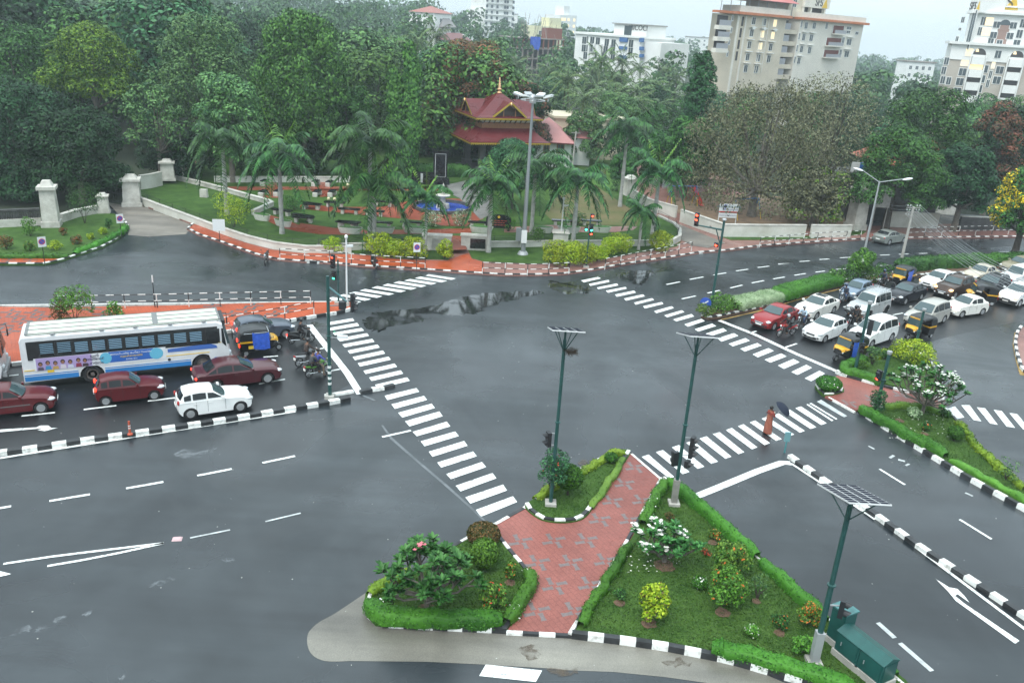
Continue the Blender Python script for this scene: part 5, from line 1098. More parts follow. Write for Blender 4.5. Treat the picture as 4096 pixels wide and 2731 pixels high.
def hand(parent,w,d,s,grip=True):
    w=Vector(w);d=Vector(d).normalized();b=MB();side=d.cross(Vector((0,0,1))).normalized();upv=side.cross(d)
    b.path([w,w+d*.05,w+d*.09],[.028,.036,.034],7)
    for k in range(4):
        o=w+d*.085+side*(.012-.0001)*(k-1.5)*1.7;L_=(.062,.072,.068,.05)[k];c1=o+d*L_*.5-upv*.004;b.path([o,c1,c1-upv*L_*.5+d*.01,c1-upv*L_*.7-d*.02]if grip else[o,c1,c1+d*L_*.4-upv*.02],[.0095,.009,.008,.007]if grip else[.0095,.009,.007],5)
    t=w+d*.03-side*.03*s;b.path([t,t+d*.03-side*.02*s-upv*.015,t+d*.055-side*.008*s-upv*.03],[.011,.010,.008],5);b.build('hand',skin,parent,True)
def head_bits(root,h,f,cover,hm=None):
    h=Vector(h);f=Vector(f).normalized();s=f.cross(Vector((0,0,1))).normalized()
    MB().ball(h+f*.095+Vector((0,0,-.02)),(.014,.014,.022),6,5).build('nose',skin,root,True)
    for q in(-1,1):MB().ball(h+f*.088+s*.034*q+Vector((0,0,.015)),.011,6,5).build('eye',mat('eye_dark',(.02,.015,.012),.3),root);MB().ball(h+s*.082*q-f*.01,(.014,.02,.03),6,5).build('ear',skin,root,True)
    MB().ball(h+f*.088+Vector((0,0,-.06)),(.018,.024,.007),6,4).build('mouth',mat('lips',(.16,.05,.04),.5),root)
    if cover=='helmet':
        b=MB();b.ball(h-f*.012+Vector((0,0,.03)),(.135,.135,.145),14,10);b.build('helmet',hm,root,True)
        MB().slab([h+f*.128+s*a+Vector((0,0,z))for a,z in((-.085,-.005),(.085,-.005),(.075,.075),(-.075,.075))],f,.012).build('visor',glass,root)
    else:MB().ball(h-f*.022+Vector((0,0,.035)),(.10,.10,.105),12,8).build('hair',hair,root,True)
def rider(label,bike,jacket,trousers,helmet=None,back=0.0,foot_down=False,group='motorcycle riders',lean=0.0):
    root=thing('person',label,'person',bike.location,bike.rotation_euler.z,group);hp=Vector((-.16-back,0,.84));ch=Vector((-.04-back+lean,0,1.20));nk=Vector((.0-back+lean,0,1.41));hd=Vector((.05-back+lean,0,1.57))
    if back:sh=[Vector((-.02-back,s*.19,1.33))for s in(-1,1)];el=[Vector((.10-back,s*.26,1.08))for s in(-1,1)];wr=[Vector((.30-back,s*.17,1.0))for s in(-1,1)]
    else:sh=[Vector((-.02+lean,s*.20,1.34))for s in(-1,1)];el=[Vector((.14+lean,s*.29,1.10))for s in(-1,1)];wr=[Vector((.36,s*.30,1.03))for s in(-1,1)]
    kn=[Vector((.22-back*.6,s*.20,.74))for s in(-1,1)];an=[Vector((.06-back*.5,s*.20,.34))for s in(-1,1)]
    if foot_down:kn[0]=Vector((.18,-.26,.62));an[0]=Vector((.14,-.34,.12))
    P=[(hp,(.15,.12)),(ch,(.15,.11)),(nk,.055),(hd,(.085,.10)),(hd+Vector((.0,0,.08)),(.06,.07))];E_=[(0,1),(1,2),(2,3),(3,4)]
    for q in(0,1):o=len(P);P+=[(sh[q],.055),(el[q],.042),(wr[q],.028)];E_+=[(1,o),(o,o+1),(o+1,o+2)]
    for q in(0,1):o=len(P);P+=[(hp+Vector((.06,(-.11,.11)[q],-.02)),.085),(kn[q],.06),(an[q],.04),(an[q]+Vector((.14,0,-.05)),.035)];E_+=[(0,o),(o,o+1),(o+1,o+2),(o+2,o+3)]
    skinmesh('body',P,E_,skin,root)
    J=[(hp+Vector((0,0,.02)),(.17,.135)),(ch,(.175,.125)),(nk-Vector((0,0,.05)),.09)];E2=[(0,1),(1,2)]
    for q in(0,1):o=len(J);J+=[(sh[q],.075),(el[q],.06),(wr[q]*.9+el[q]*.1,.045)];E2+=[(1,o),(o,o+1),(o+1,o+2)]
    skinmesh('jacket',J,E2,jacket,root)
    T=[(hp,(.175,.135))];E3=[]
    for q in(0,1):o=len(T);T+=[(hp+Vector((.07,(-.11,.11)[q],-.02)),.10),(kn[q],.078),(an[q]+Vector((0,0,.03)),.055)];E3+=[(0,o),(o,o+1),(o+1,o+2)]
    skinmesh('trousers',T,E3,trousers,root)
    for q in(0,1):MB().ball(an[q]+Vector((.07,0,-.06)),(.13,.05,.045),8,6).build('shoe',trim,root,True);hand(root,wr[q],wr[q]-el[q],(-1,1)[q])
    head_bits(root,hd,(1,0,0),'helmet' if helmet else 'hair',helmet);return root
def motorcycle(label,c_tank,scooter=False,c2=None,head=h_off,tail=False,group=None):
    root=thing('scooter' if scooter else 'motorcycle',label,'scooter' if scooter else 'motorcycle',group=group);wb=1.27;r=.30 if not scooter else .235;c2=c2 or c_tank
    for x in(wb/2,-wb/2):
        tr_=.045 if not scooter else .05;b=MB().wheel((x,0,r),(0,1,0),[(r-.06,-tr_),(r-.015,-tr_),(r,0),(r-.015,tr_),(r-.06,tr_),(r-.075,0)],22)
        b.f=b.f[:-2];b.m=b.m[:-2];n=22
        for k in range(n):b.f.append([5*n+k,5*n+(k+1)% n,(k+1)% n,k]);b.m.append(0)
        wh=b.build('wheel',rubber,root,'auto');q=MB();q.wheel((x,0,r),(0,1,0),[(.05,-.05),(.05,.05),(.01,.051)],10)
        for k in range(6 if scooter else 9):a=k*2*math.pi/(6 if scooter else 9);q.tube((x,0,r),(x+(r-.06)*math.cos(a),0,r+(r-.06)*math.sin(a)),.012,n=5)
        q.build('rim',alloy,wh)
    f=MB(); 
    for s in(-1,1):f.path([(wb/2,s*.075,r),(wb/2-.14,s*.075,.72),(wb/2-.2,s*.07,.92)],.024,6)
    f.build('front_fork',chrome,root)
    h=MB().path([(wb/2-.30,-.34,1.0),(wb/2-.2,-.18,1.04),(wb/2-.18,0,.98),(wb/2-.2,.18,1.04),(wb/2-.30,.34,1.0)],.014,6);h.build('handlebar',trim,root)
    for s in(-1,1):MB().path([(wb/2-.22,s*.22,1.03),(wb/2-.2,s*.30,1.22)],.008,5).ball((wb/2-.2,s*.31,1.25),(.02,.06,.045),8,5).build('mirror',trim,root)
    def pts(a,b_):return[(a*math.cos(t),b_*math.sin(t))for t in[2*math.pi*k/10 for k in range(10)]]
    def hull(secs,name,m):
        b=MB();n=10
        for x,z,a,b_ in secs:b.v+=[(x,p[0],z+p[1])for p in pts(a,b_)]
        for j in range(len(secs)-1):
            for i in range(n):b.f.append([j*n+i,j*n+(i+1)% n,(j+1)*n+(i+1)% n,(j+1)*n+i]);b.m.append(0)
        b.f.append(list(range(n)));b.m.append(0);b.f.append([(len(secs)-1)*n+i for i in range(n)][::-1]);b.m.append(0);return b.build(name,m,root,True)
    if scooter:
        hull([(-.88,.68,.05,.05),(-.7,.62,.15,.17),(-.45,.55,.18,.22),(-.15,.5,.15,.2),(-.08,.42,.10,.1)],'rear_body',c_tank)
        MB().box((.12,0,.30),(.5,.34,.07)).build('footboard',trim,root,'auto')
        MB().slab([(.36,-.20,.32),(.36,.20,.32),(.46,.16,.85),(.46,-.16,.85)],(1,0,0),.09).build('leg_shield',c_tank,root);hull([(.42,.95,.07,.06),(.50,.98,.15,.09),(.56,.96,.08,.06)],'headlight_cowl',c_tank);hull([(.42,.40,.06,.03),(.64,.50,.09,.05),(.86,.42,.06,.03)],'mudguard',c_tank)
        hull([(-.78,.78,.10,.04),(-.5,.80,.15,.06),(-.05,.76,.11,.04)],'seat',trim)
    else:
        hull([(-.12,.78,.09,.08),(.05,.84,.14,.12),(.25,.86,.13,.12),(.38,.82,.06,.07)],'fuel_tank',c_tank);hull([(-.85,.86,.07,.03),(-.5,.80,.12,.05),(-.08,.78,.09,.05)],'seat',trim)
        hull([(-.95,.74,.04,.03),(-.7,.70,.09,.08),(-.3,.62,.10,.12),(-.15,.6,.07,.08)],'side_panel',c2);e=MB().box((.08,0,.42),(.38,.26,.3));e.box((.14,0,.60),(.16,.2,.2));e.build('engine',mat('engine_grey',(.14,.14,.14),.45,.6),root,'auto')
        hull([(.38,.55,.05,.02),(.62,.645,.07,.03),(.9,.55,.05,.02)],'mudguard',c2);MB().path([(-.1,0,.70),(.42,0,.80)],.03,6).path([(.40,0,.78),(.22,0,.30),(-.3,0,.28),(-.62,0,.30)],.028,6).build('frame',trim,root);hull([(.44,.90,.05,.05),(.54,.88,.10,.10),(.60,.86,.07,.08)],'headlight_cowl',c_tank)
    MB().path([(.1,-.12,.28),(-.3,-.16,.30),(-.75,-.19,.36)],[.022,.03,.045],8).build('exhaust',chrome,root)
    MB().ball((.62 if not scooter else .58,0,.88 if not scooter else .96),(.04,.085,.08),10,6).build('headlight',head,root,True);MB().box((-.93,0,.74 if not scooter else .66),(.06,.16,.08)).build('tail_light',t_on if tail else t_off,root);MB().box((-.95,0,.58 if not scooter else .5),(.02,.2,.16)).build('number_plate',plate_w,root)
    MB().path([(-.5,0,.33 if not scooter else .3),(-.95,0,.55 if not scooter else .48)],.03,5).build('rear_mudguard',trim,root);return root
def ride(o,rear,front):
    a,c=G(rear),G(front);d=(c-a).normalized();m=(a+c)/2;o.location=(m.x,m.y,.005);o.rotation_euler=(0,0,math.atan2(d.y,d.x));return o
hel_k=mat('helmet_black',(.012,.012,.014),.2,coat=.6);hel_w=mat('helmet_grey',(.35,.36,.37),.25);hel_b=mat('helmet_blue',(.05,.07,.14),.25)
kblack=paint('bike_black',(.010,.010,.011));kgreen=paint('bike_green',(.10,.26,.04));kred=paint('bike_red',(.38,.012,.012));kgrey=paint('bike_grey',(.16,.17,.18),.3);kwhite=paint('bike_white',(.60,.60,.60))
cb=cloth('black',(.014,.014,.016));cg=cloth('charcoal',(.05,.055,.06));cj=cloth('denim',(.05,.08,.15));cl=cloth('light_blue',(.36,.46,.56));cn=cloth('navy',(.03,.04,.07));ck=cloth('khaki',(.12,.09,.06));cbl=cloth('blue',(.06,.07,.30));cdk=cloth('dark_brown',(.05,.035,.03))
m1=ride(motorcycle('black scooter with a lit tail light behind the left stop line',kblack,True,tail=True),kT(1245,690),kT(1550,655));rider('person in black rain clothes on the black scooter with the red tail light',m1,cb,cb,hel_k)
m2=ride(motorcycle('grey commuter motorcycle beside the green one',kgrey,c2=kwhite),kT(1335,1055),kT(1660,960));rider('person in a dark jacket and helmet on the motorcycle beside the green one',m2,cdk,cb,hel_k)
m3=ride(motorcycle('green trail motorcycle at the left stop line',kgreen),kT(1490,1225),kT(1835,1130));rider('person in blue shirt steering the green motorcycle, foot on the road',m3,cbl,ck,None,foot_down=True);rider('person in a grey jacket riding pillion on the green motorcycle',m3,cg,cb,None,back=.34)
m4=ride(motorcycle('red motorcycle at the right stop line beside the red saloon',kred),kB(655,712),kB(583,722));rider('person in black on the red motorcycle at the right stop line',m4,cb,cb,hel_w)
m5=ride(motorcycle('black motorcycle between the red saloon and the white hatchback',kblack),kB(775,632),kB(692,668));rider('person in a light blue shirt on the motorcycle between two cars',m5,cl,cj,hel_w)
m6=ride(motorcycle('dark scooter carrying two people in front of the white people carrier',kblack,True),kB(1145,638),kB(1070,655));rider('person in front on the scooter with two riders',m6,cb,cb,hel_k);rider('person on the back of the scooter with two riders, in brown',m6,cdk,ck,hel_w,back=.34)
m7=ride(motorcycle('grey scooter beside the grey blue hatchback',kgrey,True),kB(1065,465),kB(1010,490));rider('person in navy jacket and jeans on the grey scooter, foot down',m7,cn,cj,hel_b,foot_down=True)
m8=ride(motorcycle('dark motorcycle in front of the rickshaw by the planted median',kblack),kB(1345,355),kB(1285,375));rider('person in dark clothes on the motorcycle by the planted median',m8,cn,cb,hel_b)
ride(motorcycle('black motorcycle parked at the park kerb on the left',kblack),kE(1805,905),kE(1775,955))
ride(motorcycle('black scooter parked at the park railing',kblack,True),kF(455,1225),kF(418,1185)).location.z=.01
o=ride(motorcycle('black scooter parked in the gravel lane by the white wall',kblack,True),kR(450,905),kR(370,850));o.location.z=.17
o=ride(motorcycle('dark scooter parked farther up the gravel lane',kblack,True),kR(300,830),kR(240,780));o.location.z=.17
g=G(kL(1335,430));root=thing('person','person in a rust red sari and shawl with a dark umbrella on the zebra crossing','person',g,R(25))
P=[(Vector((0,0,.92)),(.13,.11)),(Vector((0,0,1.22)),(.15,.10)),(Vector((.0,0,1.40)),.05),(Vector((.02,0,1.53)),(.085,.10)),(Vector((.02,0,1.60)),.06),(Vector((0,.18,1.33)),.05),(Vector((.10,.24,1.08)),.04),(Vector((.22,.12,1.16)),.026),(Vector((0,-.18,1.33)),.05),(Vector((.12,-.22,1.08)),.04),(Vector((.24,-.06,1.10)),.026),(Vector((.02,.09,.86)),.08),(Vector((.12,.09,.48)),.055),(Vector((.10,.09,.08)),.036),(Vector((.21,.09,.03)),.03),(Vector((-.02,-.09,.86)),.08),(Vector((-.04,-.09,.48)),.055),(Vector((-.16,-.09,.10)),.036),(Vector((-.06,-.09,.03)),.03)]
skinmesh('body',P,[(0,1),(1,2),(2,3),(3,4),(1,5),(5,6),(6,7),(1,8),(8,9),(9,10),(0,11),(11,12),(12,13),(13,14),(0,15),(15,16),(16,17),(17,18)],skin,root)
sari=mat('sari_rust',(.20,.05,.03),.8,c2=(.30,.10,.06),scale=7);b=MB();secs=[(.07,.27,.20),(.35,.25,.19),(.7,.21,.18),(.95,.18,.15),(1.15,.175,.135),(1.32,.19,.125),(1.40,.10,.09)];n=18
for z,a,c_ in secs:b.v+=[(c_*math.cos(t)*(1+.10*math.cos(7*t)*(1.3-z)),a*math.sin(t)*(1+.08*math.cos(7*t)*(1.3-z)),z)for t in[2*math.pi*k/n for k in range(n)]]
for j in range(len(secs)-1):
    for i in range(n):b.f.append([j*n+i,j*n+(i+1)% n,(j+1)*n+(i+1)% n,(j+1)*n+i]);b.m.append(0)
b.build('sari',sari,root,True)
skinmesh('blouse',[(Vector((0,0,1.2)),(.16,.12)),(Vector((0,.18,1.33)),.07),(Vector((.10,.24,1.08)),.058),(Vector((.18,.16,1.13)),.04),(Vector((0,-.18,1.33)),.07),(Vector((.12,-.22,1.08)),.058),(Vector((.20,-.12,1.09)),.04)],[(0,1),(1,2),(2,3),(0,4),(4,5),(5,6)],mat('blouse_red',(.24,.04,.03),.8),root)
MB().path([(.14,-.14,1.32),(.19,0,1.16),(.16,.16,1.0),(-.06,.22,.9)],[.05,.06,.05,.04],6).build('shawl_edge',cloth('cream',(.5,.42,.34)),root,True)
hand(root,(.22,.12,1.16),(.5,-.5,.3),1);hand(root,(.24,-.06,1.10),(.5,.5,.2),-1);head_bits(root,(.02,0,1.53),(1,0,0),'hair')
um=thing('umbrella','dark umbrella leaning over the shoulder of the person in the sari','umbrella',g,R(25));ax=Vector((.42,-.42,.72)).normalized();h0=Vector((.2,-.06,1.10));tip=h0+ax*.85
MB().tube(h0-ax*.06,tip+ax*.05,.009,n=6).build('shaft',chrome,um);u=ax.cross(Vector((0,0,1))).normalized();v=ax.cross(u);b=MB();n=16;b.v.append(tip)
for j,(rr,dz)in enumerate(((.15,-.015),(.30,-.065),(.43,-.15),(.51,-.25))):
    for k in range(n):t=2*math.pi*k/n;q=rr*(1-.05*(k % 2)*(j>1));b.v.append(tip+(u*math.cos(t)+v*math.sin(t))*q+ax*dz)
for k in range(n):b.f.append([0,1+k,1+(k+1)% n]);b.m.append(0)
for j in range(3):
    for k in range(n):b.f.append([1+j*n+k,1+(j+1)*n+k,1+(j+1)*n+(k+1)% n,1+j*n+(k+1)% n]);b.m.append(0)
b.build('canopy',mat('umbrella_slate',(.018,.024,.04),.8,spec=.2),um,True)
# ================================================================ STREET FURNITURE
green=mat('pole_green',(.015,.065,.06),.4,var=.2,scale=3);galv=mat('galvanised',(.36,.38,.39),.45,.3);galv_m=mat('mast_grey',(.25,.27,.28),.5,.3);galv_d=mat('galvanised_dull',(.28,.27,.25),.55,.3,var=.2);head_m=mat('signal_black',(.014,.016,.019),.45);lens_off=mat('signal_lens_off',(.02,.025,.022),.2)
lit_r=mat('signal_red',(.8,.03,.02),.3,emit=(1,.05,.02),es=6);lit_g=mat('signal_green',(.03,.8,.5),.3,emit=(.05,1,.55),es=5);white_m=mat('white_metal',(.66,.68,.68),.4);box_green=mat('cabinet_green',(.012,.075,.068),.35,var=.2,scale=2);cream_w=mat('white_stripe_band',(.62,.64,.62),.5)
def unit(v):v=Vector(v);v.z=0;return v.normalized()
def signal(parent,at,face,n=3,lit=None,small=False,name='signal_head'):
    """a stack of n lamps at height at.z (top), looking along `face`; lit maps lamp index to a material"""
    f=unit(face);s=Vector((-f.y,f.x,0));q=.30 if not small else .26;o=Vector(at)
    hd_=MB().slab([o+s*a-f*.09+Vector((0,0,z))for a,z in((-q/2,0),(q/2,0),(q/2,-n*.34),(-q/2,-n*.34))],f,.17).build(name,head_m,parent)
    for i in range(n):
        c=o+Vector((0,0,-.17-.34*i));m=(lit or{}).get(i,lens_off);MB().wheel(c+f*.085,f,[(.105,0),(.10,.018),(.01,.028)],16).build('lens',m,hd_)
        v=MB();pts=[(math.cos(t)*.125,math.sin(t)*.125)for t in[math.pi*(-.15+1.3*k/10)for k in range(11)]]
        for k in range(10):
            (a,b_),(c2,d2)=pts[k],pts[k+1];L_=.24
            p=[c+s*a+Vector((0,0,b_))+f*.08,c+s*c2+Vector((0,0,d2))+f*.08,c+s*c2*.95+Vector((0,0,d2*.92-.02))+f*(.08+L_*(.45+.55*max(0,d2/.125))),c+s*a*.95+Vector((0,0,b_*.92-.02))+f*(.08+L_*(.45+.55*max(0,b_/.125)))];v.add(p,[(0,1,2,3)])
        v.build('visor',head_m,hd_)
    return hd_
def pole(name,label,base,top_px,r0=.09,r1=.07,m=green,z0=.15,cat='pole',foot=True,group=None,collar=True,lean=True):
    g=G(base,z0);h=HT(g,top_px)-z0;root=thing(name,label,cat,g,0,group);b=MB().tube((0,0,0),(0,0,h*.52),r0,(r0+r1)/2,12)
    b.tube((0,0,h*.52),(0,0,h),(r0+r1)/2*.92,r1,12);b.build('pole',m,root,'auto')
    if foot:MB().box((0,0,.02),(.5,.5,.22)).build('footing',conc_plain,root)
    if collar:MB().lathe([(r0*.9,h*.52-.05),(r0*1.5,h*.52-.03),(r0*1.5,h*.52+.01),(r0*.8,h*.52+.03)],n=12).build('collar',m,root)
    return root,g,h
cell=mat('solar_cell',(.004,.007,.022),.5,spec=.10);sback=mat('panel_back',(.55,.57,.57),.5)
g6=G(kD(1110,1325),.15);h6=HT(g6,kD(1420,430));tl=R(17);pn=Vector((0,math.sin(tl),math.cos(tl)));pc=Vector((g6.x,g6.y,h6+.35))
def onpl(p):d=ray(p);t=(pc-Vector((0,0,EYE))).dot(pn)/d.dot(pn);return Vector((0,0,EYE))+d*t
q4=[onpl(kD(*p))for p in((1270,320),(1432,290),(1637,402),(1487,441))]
e_l=(q4[2]-q4[1]+q4[3]-q4[0])/2;e_s=(q4[1]-q4[0]+q4[2]-q4[3])/2;e_l=e_l.normalized()*min(2.6,max(1.6,e_l.length));e_s=(e_s-e_l*(e_s.dot(e_l)/e_l.length_squared));e_s=e_s.normalized()*min(2.0,max(1.1,e_s.length))
def solar(root,h):
    n_=e_l.cross(e_s).normalized();n_=n_ if n_.z>0 else-n_;c=Vector((0,0,h+.42));P=lambda a,b_:c+e_l*a+e_s*b_
    pa=MB().slab([P(-.5,-.5),P(.5,-.5),P(.5,.5),P(-.5,.5)],n_,.045).build('solar_panel',sback,root);cl_=MB();nx_,ny_=9,4
    for i in range(nx_):
        for j in range(ny_):
            a0,b0=-.5+(i+.09)/nx_,-.5+(j+.06)/ny_;a1,b1=-.5+(i+.91)/nx_,-.5+(j+.94)/ny_;cl_.poly([P(a,q)+n_*.05 for a,q in((a0,b0),(a1,b0),(a1,b1),(a0,b1))])
    cl_.build('cells',cell,pa)
    br=MB()
    for a,q in((-.38,-.3),(.38,-.3),(-.38,.3),(.38,.3)):br.tube((0,0,h-.55),P(a,q)-n_*.01,.022,n=6)
    br.tube((0,0,h-.05),P(0,0),.05,n=8);br.build('bracket',green,root)
r4,g4,h4=pole('solar_signal_pole','green solar signal pole on the teardrop island, with a bird nest under its panel',kU(200,1500),kU(340,215),.085,.075);solar(r4,h4)
hz4=HT(g4,kU(205,935))-.15;signal(r4,(-.34,.0,hz4),(-.9,-.35,0),2);MB().box((-.15,0,hz4-.05),(.3,.03,.03)).box((-.15,0,hz4-.62),(.3,.03,.03)).build('arm',galv,r4)
nest=thing('bird_nest','twig nest wedged under the left solar panel','nest',(g4.x+.30,g4.y-.12,.15+h4-.42));b=MB();rd=random.Random(9)
for i in range(120):a,c=rd.uniform(0,6.3),rd.uniform(-.5,.3);p=Vector((math.cos(a)*.17,math.sin(a)*.17,c*.2));d=Vector((rd.uniform(-1,1),rd.uniform(-1,1),rd.uniform(-.9,.3)))*.22;b.tube(p-d*.5,p+d,.006,n=3)
b.build('twigs',mat('twig_brown',(.055,.035,.02),.9),nest)
r5,g5,h5=pole('solar_signal_pole','green solar signal pole in a grey steel sleeve at the tip of the large lawn',kU(1165,1500),kU(1392,262),.085,.075);solar(r5,h5)
hs_=HT(g5,kU(1210,1310))-.15;MB().box((0,0,hs_/2),(.26,.26,hs_)).build('steel_sleeve',galv_d,r5)
hz5=HT(g5,kU(1320,975))-.15;signal(r5,(.42,-.1,hz5),(1,-.55,0),3);signal(r5,(.30,-.22,hz5-1.12),(1,-.75,0),1);signal(r5,(-.22,.02,hz5-.85),(-.4,1,0),2,small=True);MB().box((.2,-.03,hz5-.08),(.42,.03,.03)).box((.2,-.03,hz5-.95),(.42,.03,.03)).build('arm',galv,r5)
r6,g6_,h6_=pole('solar_signal_pole','green solar signal pole with the panel seen from above, beside the green cabinets',kD(1110,1325),kD(1420,430),.10,.085);solar(r6,h6_);hs6=HT(g6_,kD(1170,1150))-.15;MB().box((0,0,hs6/2),(.27,.27,hs6)).build('steel_sleeve',galv,r6);hz6=HT(g6_,kD(1250,1010))-.15
MB().box((.25,.05,hz6),(.6,.04,.04)).build('arm',galv,r6);signal(r6,(.55,.05,hz6+.25),(1,-.5,0),2)
r1,g1,h1=pole('signal_pole','green signal pole with white bands at the end of the left median',kJ(485,1530),kJ(403,155),.10,.09,z0=.14)
for i in range(4):MB().lathe([(.104,.75+.33*i),(.104,.90+.33*i)],n=14).build('white_band',cream_w,r1)
za=HT(g1,kJ(405,270))-.14;zb=HT(g1,kJ(510,510))-.14;MB().tube((0,0,za),(.95,.25,zb+.3),.05,n=8).tube((.1,0,zb+.1),(.95,.25,zb+.1),.03,n=6).build('arm',mat('arm_teal',(.10,.22,.23),.4),r1);signal(r1,(1.25,.30,zb+.75),(1,-.1,0),3);MB().box((.72,.2,zb+.1),(.35,.3,.4)).build('control_box',head_m,r1)
zc=HT(g1,kJ(440,850))-.14;cc=MB().box((.75,-.05,zc+.08),(.55,.16,.16));cc.build('camera',white_m,r1);MB().box((.38,-.02,zc),(.7,.04,.04)).build('camera_arm',galv,r1)
r2,g2,h2=pole('signal_pole','thin green signal pole with red and green lamps at the tip of the red island',kJ(582,460),kJ(560,-30),.07,.06);z2=HT(g2,kF(180,1130))-.15;signal(r2,(-.35,-.05,z2),(-.35,-1,0),3,{0:lit_r});signal(r2,(-.27,-.08,z2-1.2),(-.2,-1,0),2,{1:lit_g});MB().box((-.18,0,z2-.1),(.36,.03,.03)).box((-.18,0,z2-1.0),(.36,.03,.03)).build('arm',galv,r2)
def camera_pole(label,base,top,z0=.15,r=.07,foot=True):
    r_,g_,h_=pole('camera_pole',label,base,top,r,r*.8,white_m if foot else galv,z0,cat='camera pole',collar=False,foot=False);MB().box((0,0,.12),(.36,.36,.32),top=(.8,.8)).build('footing',conc_plain,r_);MB().ball((0,0,h_),(.13,.13,.16),10,7).build('dome_camera',white_m,r_,True)
    c=MB().box((.28,-.1,h_-.62),(.42,.15,.15),.4);c.build('camera',white_m,r_);MB().tube((0,0,h_-.6),(.2,-.06,h_-.62),.02,n=5).build('arm',galv,r_);return r_
camera_pole('grey camera pole on a white footing at the tip of the red island',kJ(678,490),kF(268,1025))
camera_pole('white camera pole with round lamps in the park, right of the high mast',kF(1530,1070),kF(1545,800),PZ)
r7,g7,h7=pole('signal_pole','green signal pole with a long arm at the nose of the planted median',kG(505,945),kG(590,415),.11,.09);ar=HT(g7,kG(585,465))-.15;ag=AT(kR(270,735),g7.y+.2);ae=Vector((ag.x-g7.x,.3,ar+.1));MB().tube((0,0,ar-.1),ae,.075,.05,10).tube((0,0,ar-1.3),ae*.25+Vector((0,0,(ar-.1)*.75)),.04,n=8).build('arm',green,r7)
signal(r7,ae+Vector((0,-.12,.95)),(-.5,-1,0),3,{0:lit_r,1:lit_r});zp=HT(g7,kG(552,545))-.15;signal(r7,(-.34,-.08,zp),(-.5,-1,0),1,{0:lit_r},name='pedestrian_signal');MB().lathe([(.15,h7-.02),(.18,h7+.06),(.12,h7+.14)],n=10).build('cap',galv,r7)
r8,g8,h8=pole('signal_pole','green signal pole in the clipped hedge of the shrubby island',kB(1122,978),kB(1255,487),.11,.10);z8=HT(g8,kB(1235,600))-.15;signal(r8,(.36,.0,z8),(.6,.9,0),3);signal(r8,(-.3,-.1,z8-.85),(-.8,-.7,0),1);signal(r8,(.0,-.28,z8-1.5),(-.3,-1,0),2);MB().lathe([(.13,h8),(.15,h8+.12),(.15,h8+.2)],n=10).build('cap',galv,r8);MB().box((.2,0,z8-.1),(.3,.04,.04)).build('arm',galv,r8)
r9,g9,h9=pole('signal_pole','bare green pole behind the yellow shrubs of the right island',kB(1552,830),kB(1645,535),.10,.09);MB().lathe([(.12,h9),(.14,h9+.1),(.14,h9+.16)],n=10).build('cap',galv,r9)
r10,g10,h10=pole('signal_pole','green signal pole with a red lamp beside the paved passage on the right',kB(1285,1222),kB(1385,850),.10,.095);z10=HT(g10,kB(1320,955))-.15;signal(r10,(-.36,-.1,z10),(-.85,-.55,0),2,{1:lit_r});MB().lathe([(.12,h10),(.15,h10+.1),(.15,h10+.2)],n=10).build('cap',galv,r10);MB().box((-.2,-.03,z10-.1),(.34,.04,.04)).build('arm',galv,r10)
r11,g11,h11=pole('signal_pole','green signal pole with several lit lamps in front of the yellow bushes',kF(1682,1203),kF(1712,905),.07,.06);z11=HT(g11,kF(1718,888))-.15
signal(r11,(.12,-.16,z11),(.1,-1,0),1,{0:lit_r});signal(r11,(.14,-.16,z11-.9),(.1,-1,0),3,{1:lit_g,2:lit_r});signal(r11,(-.30,-.12,z11-1.22),(-.1,-1,0),1,{0:lit_g});MB().box((-.1,-.02,z11-1.3),(.5,.03,.03)).build('arm',galv,r11)
gp=G(kL(1500,610));hp_=HT(gp,kL(1535,420));root=thing('marker_post','short teal marker post at the head of the striped divider','post',gp);MB().tube((0,0,0),(0,0,hp_*.6),.05).build('post',mat('post_teal',(.06,.20,.21),.4),root);MB().box((0,0,hp_*.78),(.30,.08,hp_*.45)).build('plate',mat('plate_teal',(.12,.26,.28),.4),root)
root,g_,h_=pole('thin_post','thin black post behind the railing of the red island',kA(1042,382),kA(1015,170),.035,.03,blackm,.14,foot=False,collar=False);MB().lathe([(.05,h_-.5),(.05,h_)],n=8).build('post_head',white_m,root)
root,g_,h_=pole('street_lamp','tall double armed street lamp in the planted median, white above and dark below',kG(1385,720),kG(1510,185),.12,.07,galv,.16,cat='street lamp',collar=False);hd2=HT(g_,kG(1420,585))-.16;MB().tube((0,0,0),(0,0,hd2),.127,.118,12).build('dark_sleeve',mat('sleeve_dark',(.02,.05,.05),.5),root);MB().lathe([(.13,1.0),(.13,1.35)],n=12).build('white_band',cream_w,root)
lc=mat('lamp_white',(.72,.74,.74),.35)
for dx,dy,dz,nm in((-1.65,.35,.85,0),(2.1,-.1,.35,1)):
    e=Vector((dx,dy,h_+dz));MB().tube((0,0,h_-.1),e,.04,.035,8).build('arm',galv,root);d=unit(e);b=MB().ball((0,0,0),(.48,.17,.11),12,7);M_=Matrix.Translation(e+d*.3)@Matrix.Rotation(math.atan2(d.y,d.x),4,'Z')@Matrix.Rotation(R(-12),4,'Y');b.xf(M_).build('lamp_head',lc,root,True)
root,g_,h_=pole('power_pole','grey concrete power pole with insulators in the planted median',kS(1055,1195),kS(1222,600),.15,.11,conc_plain,.16,cat='power pole',foot=False,collar=False);tops=[]
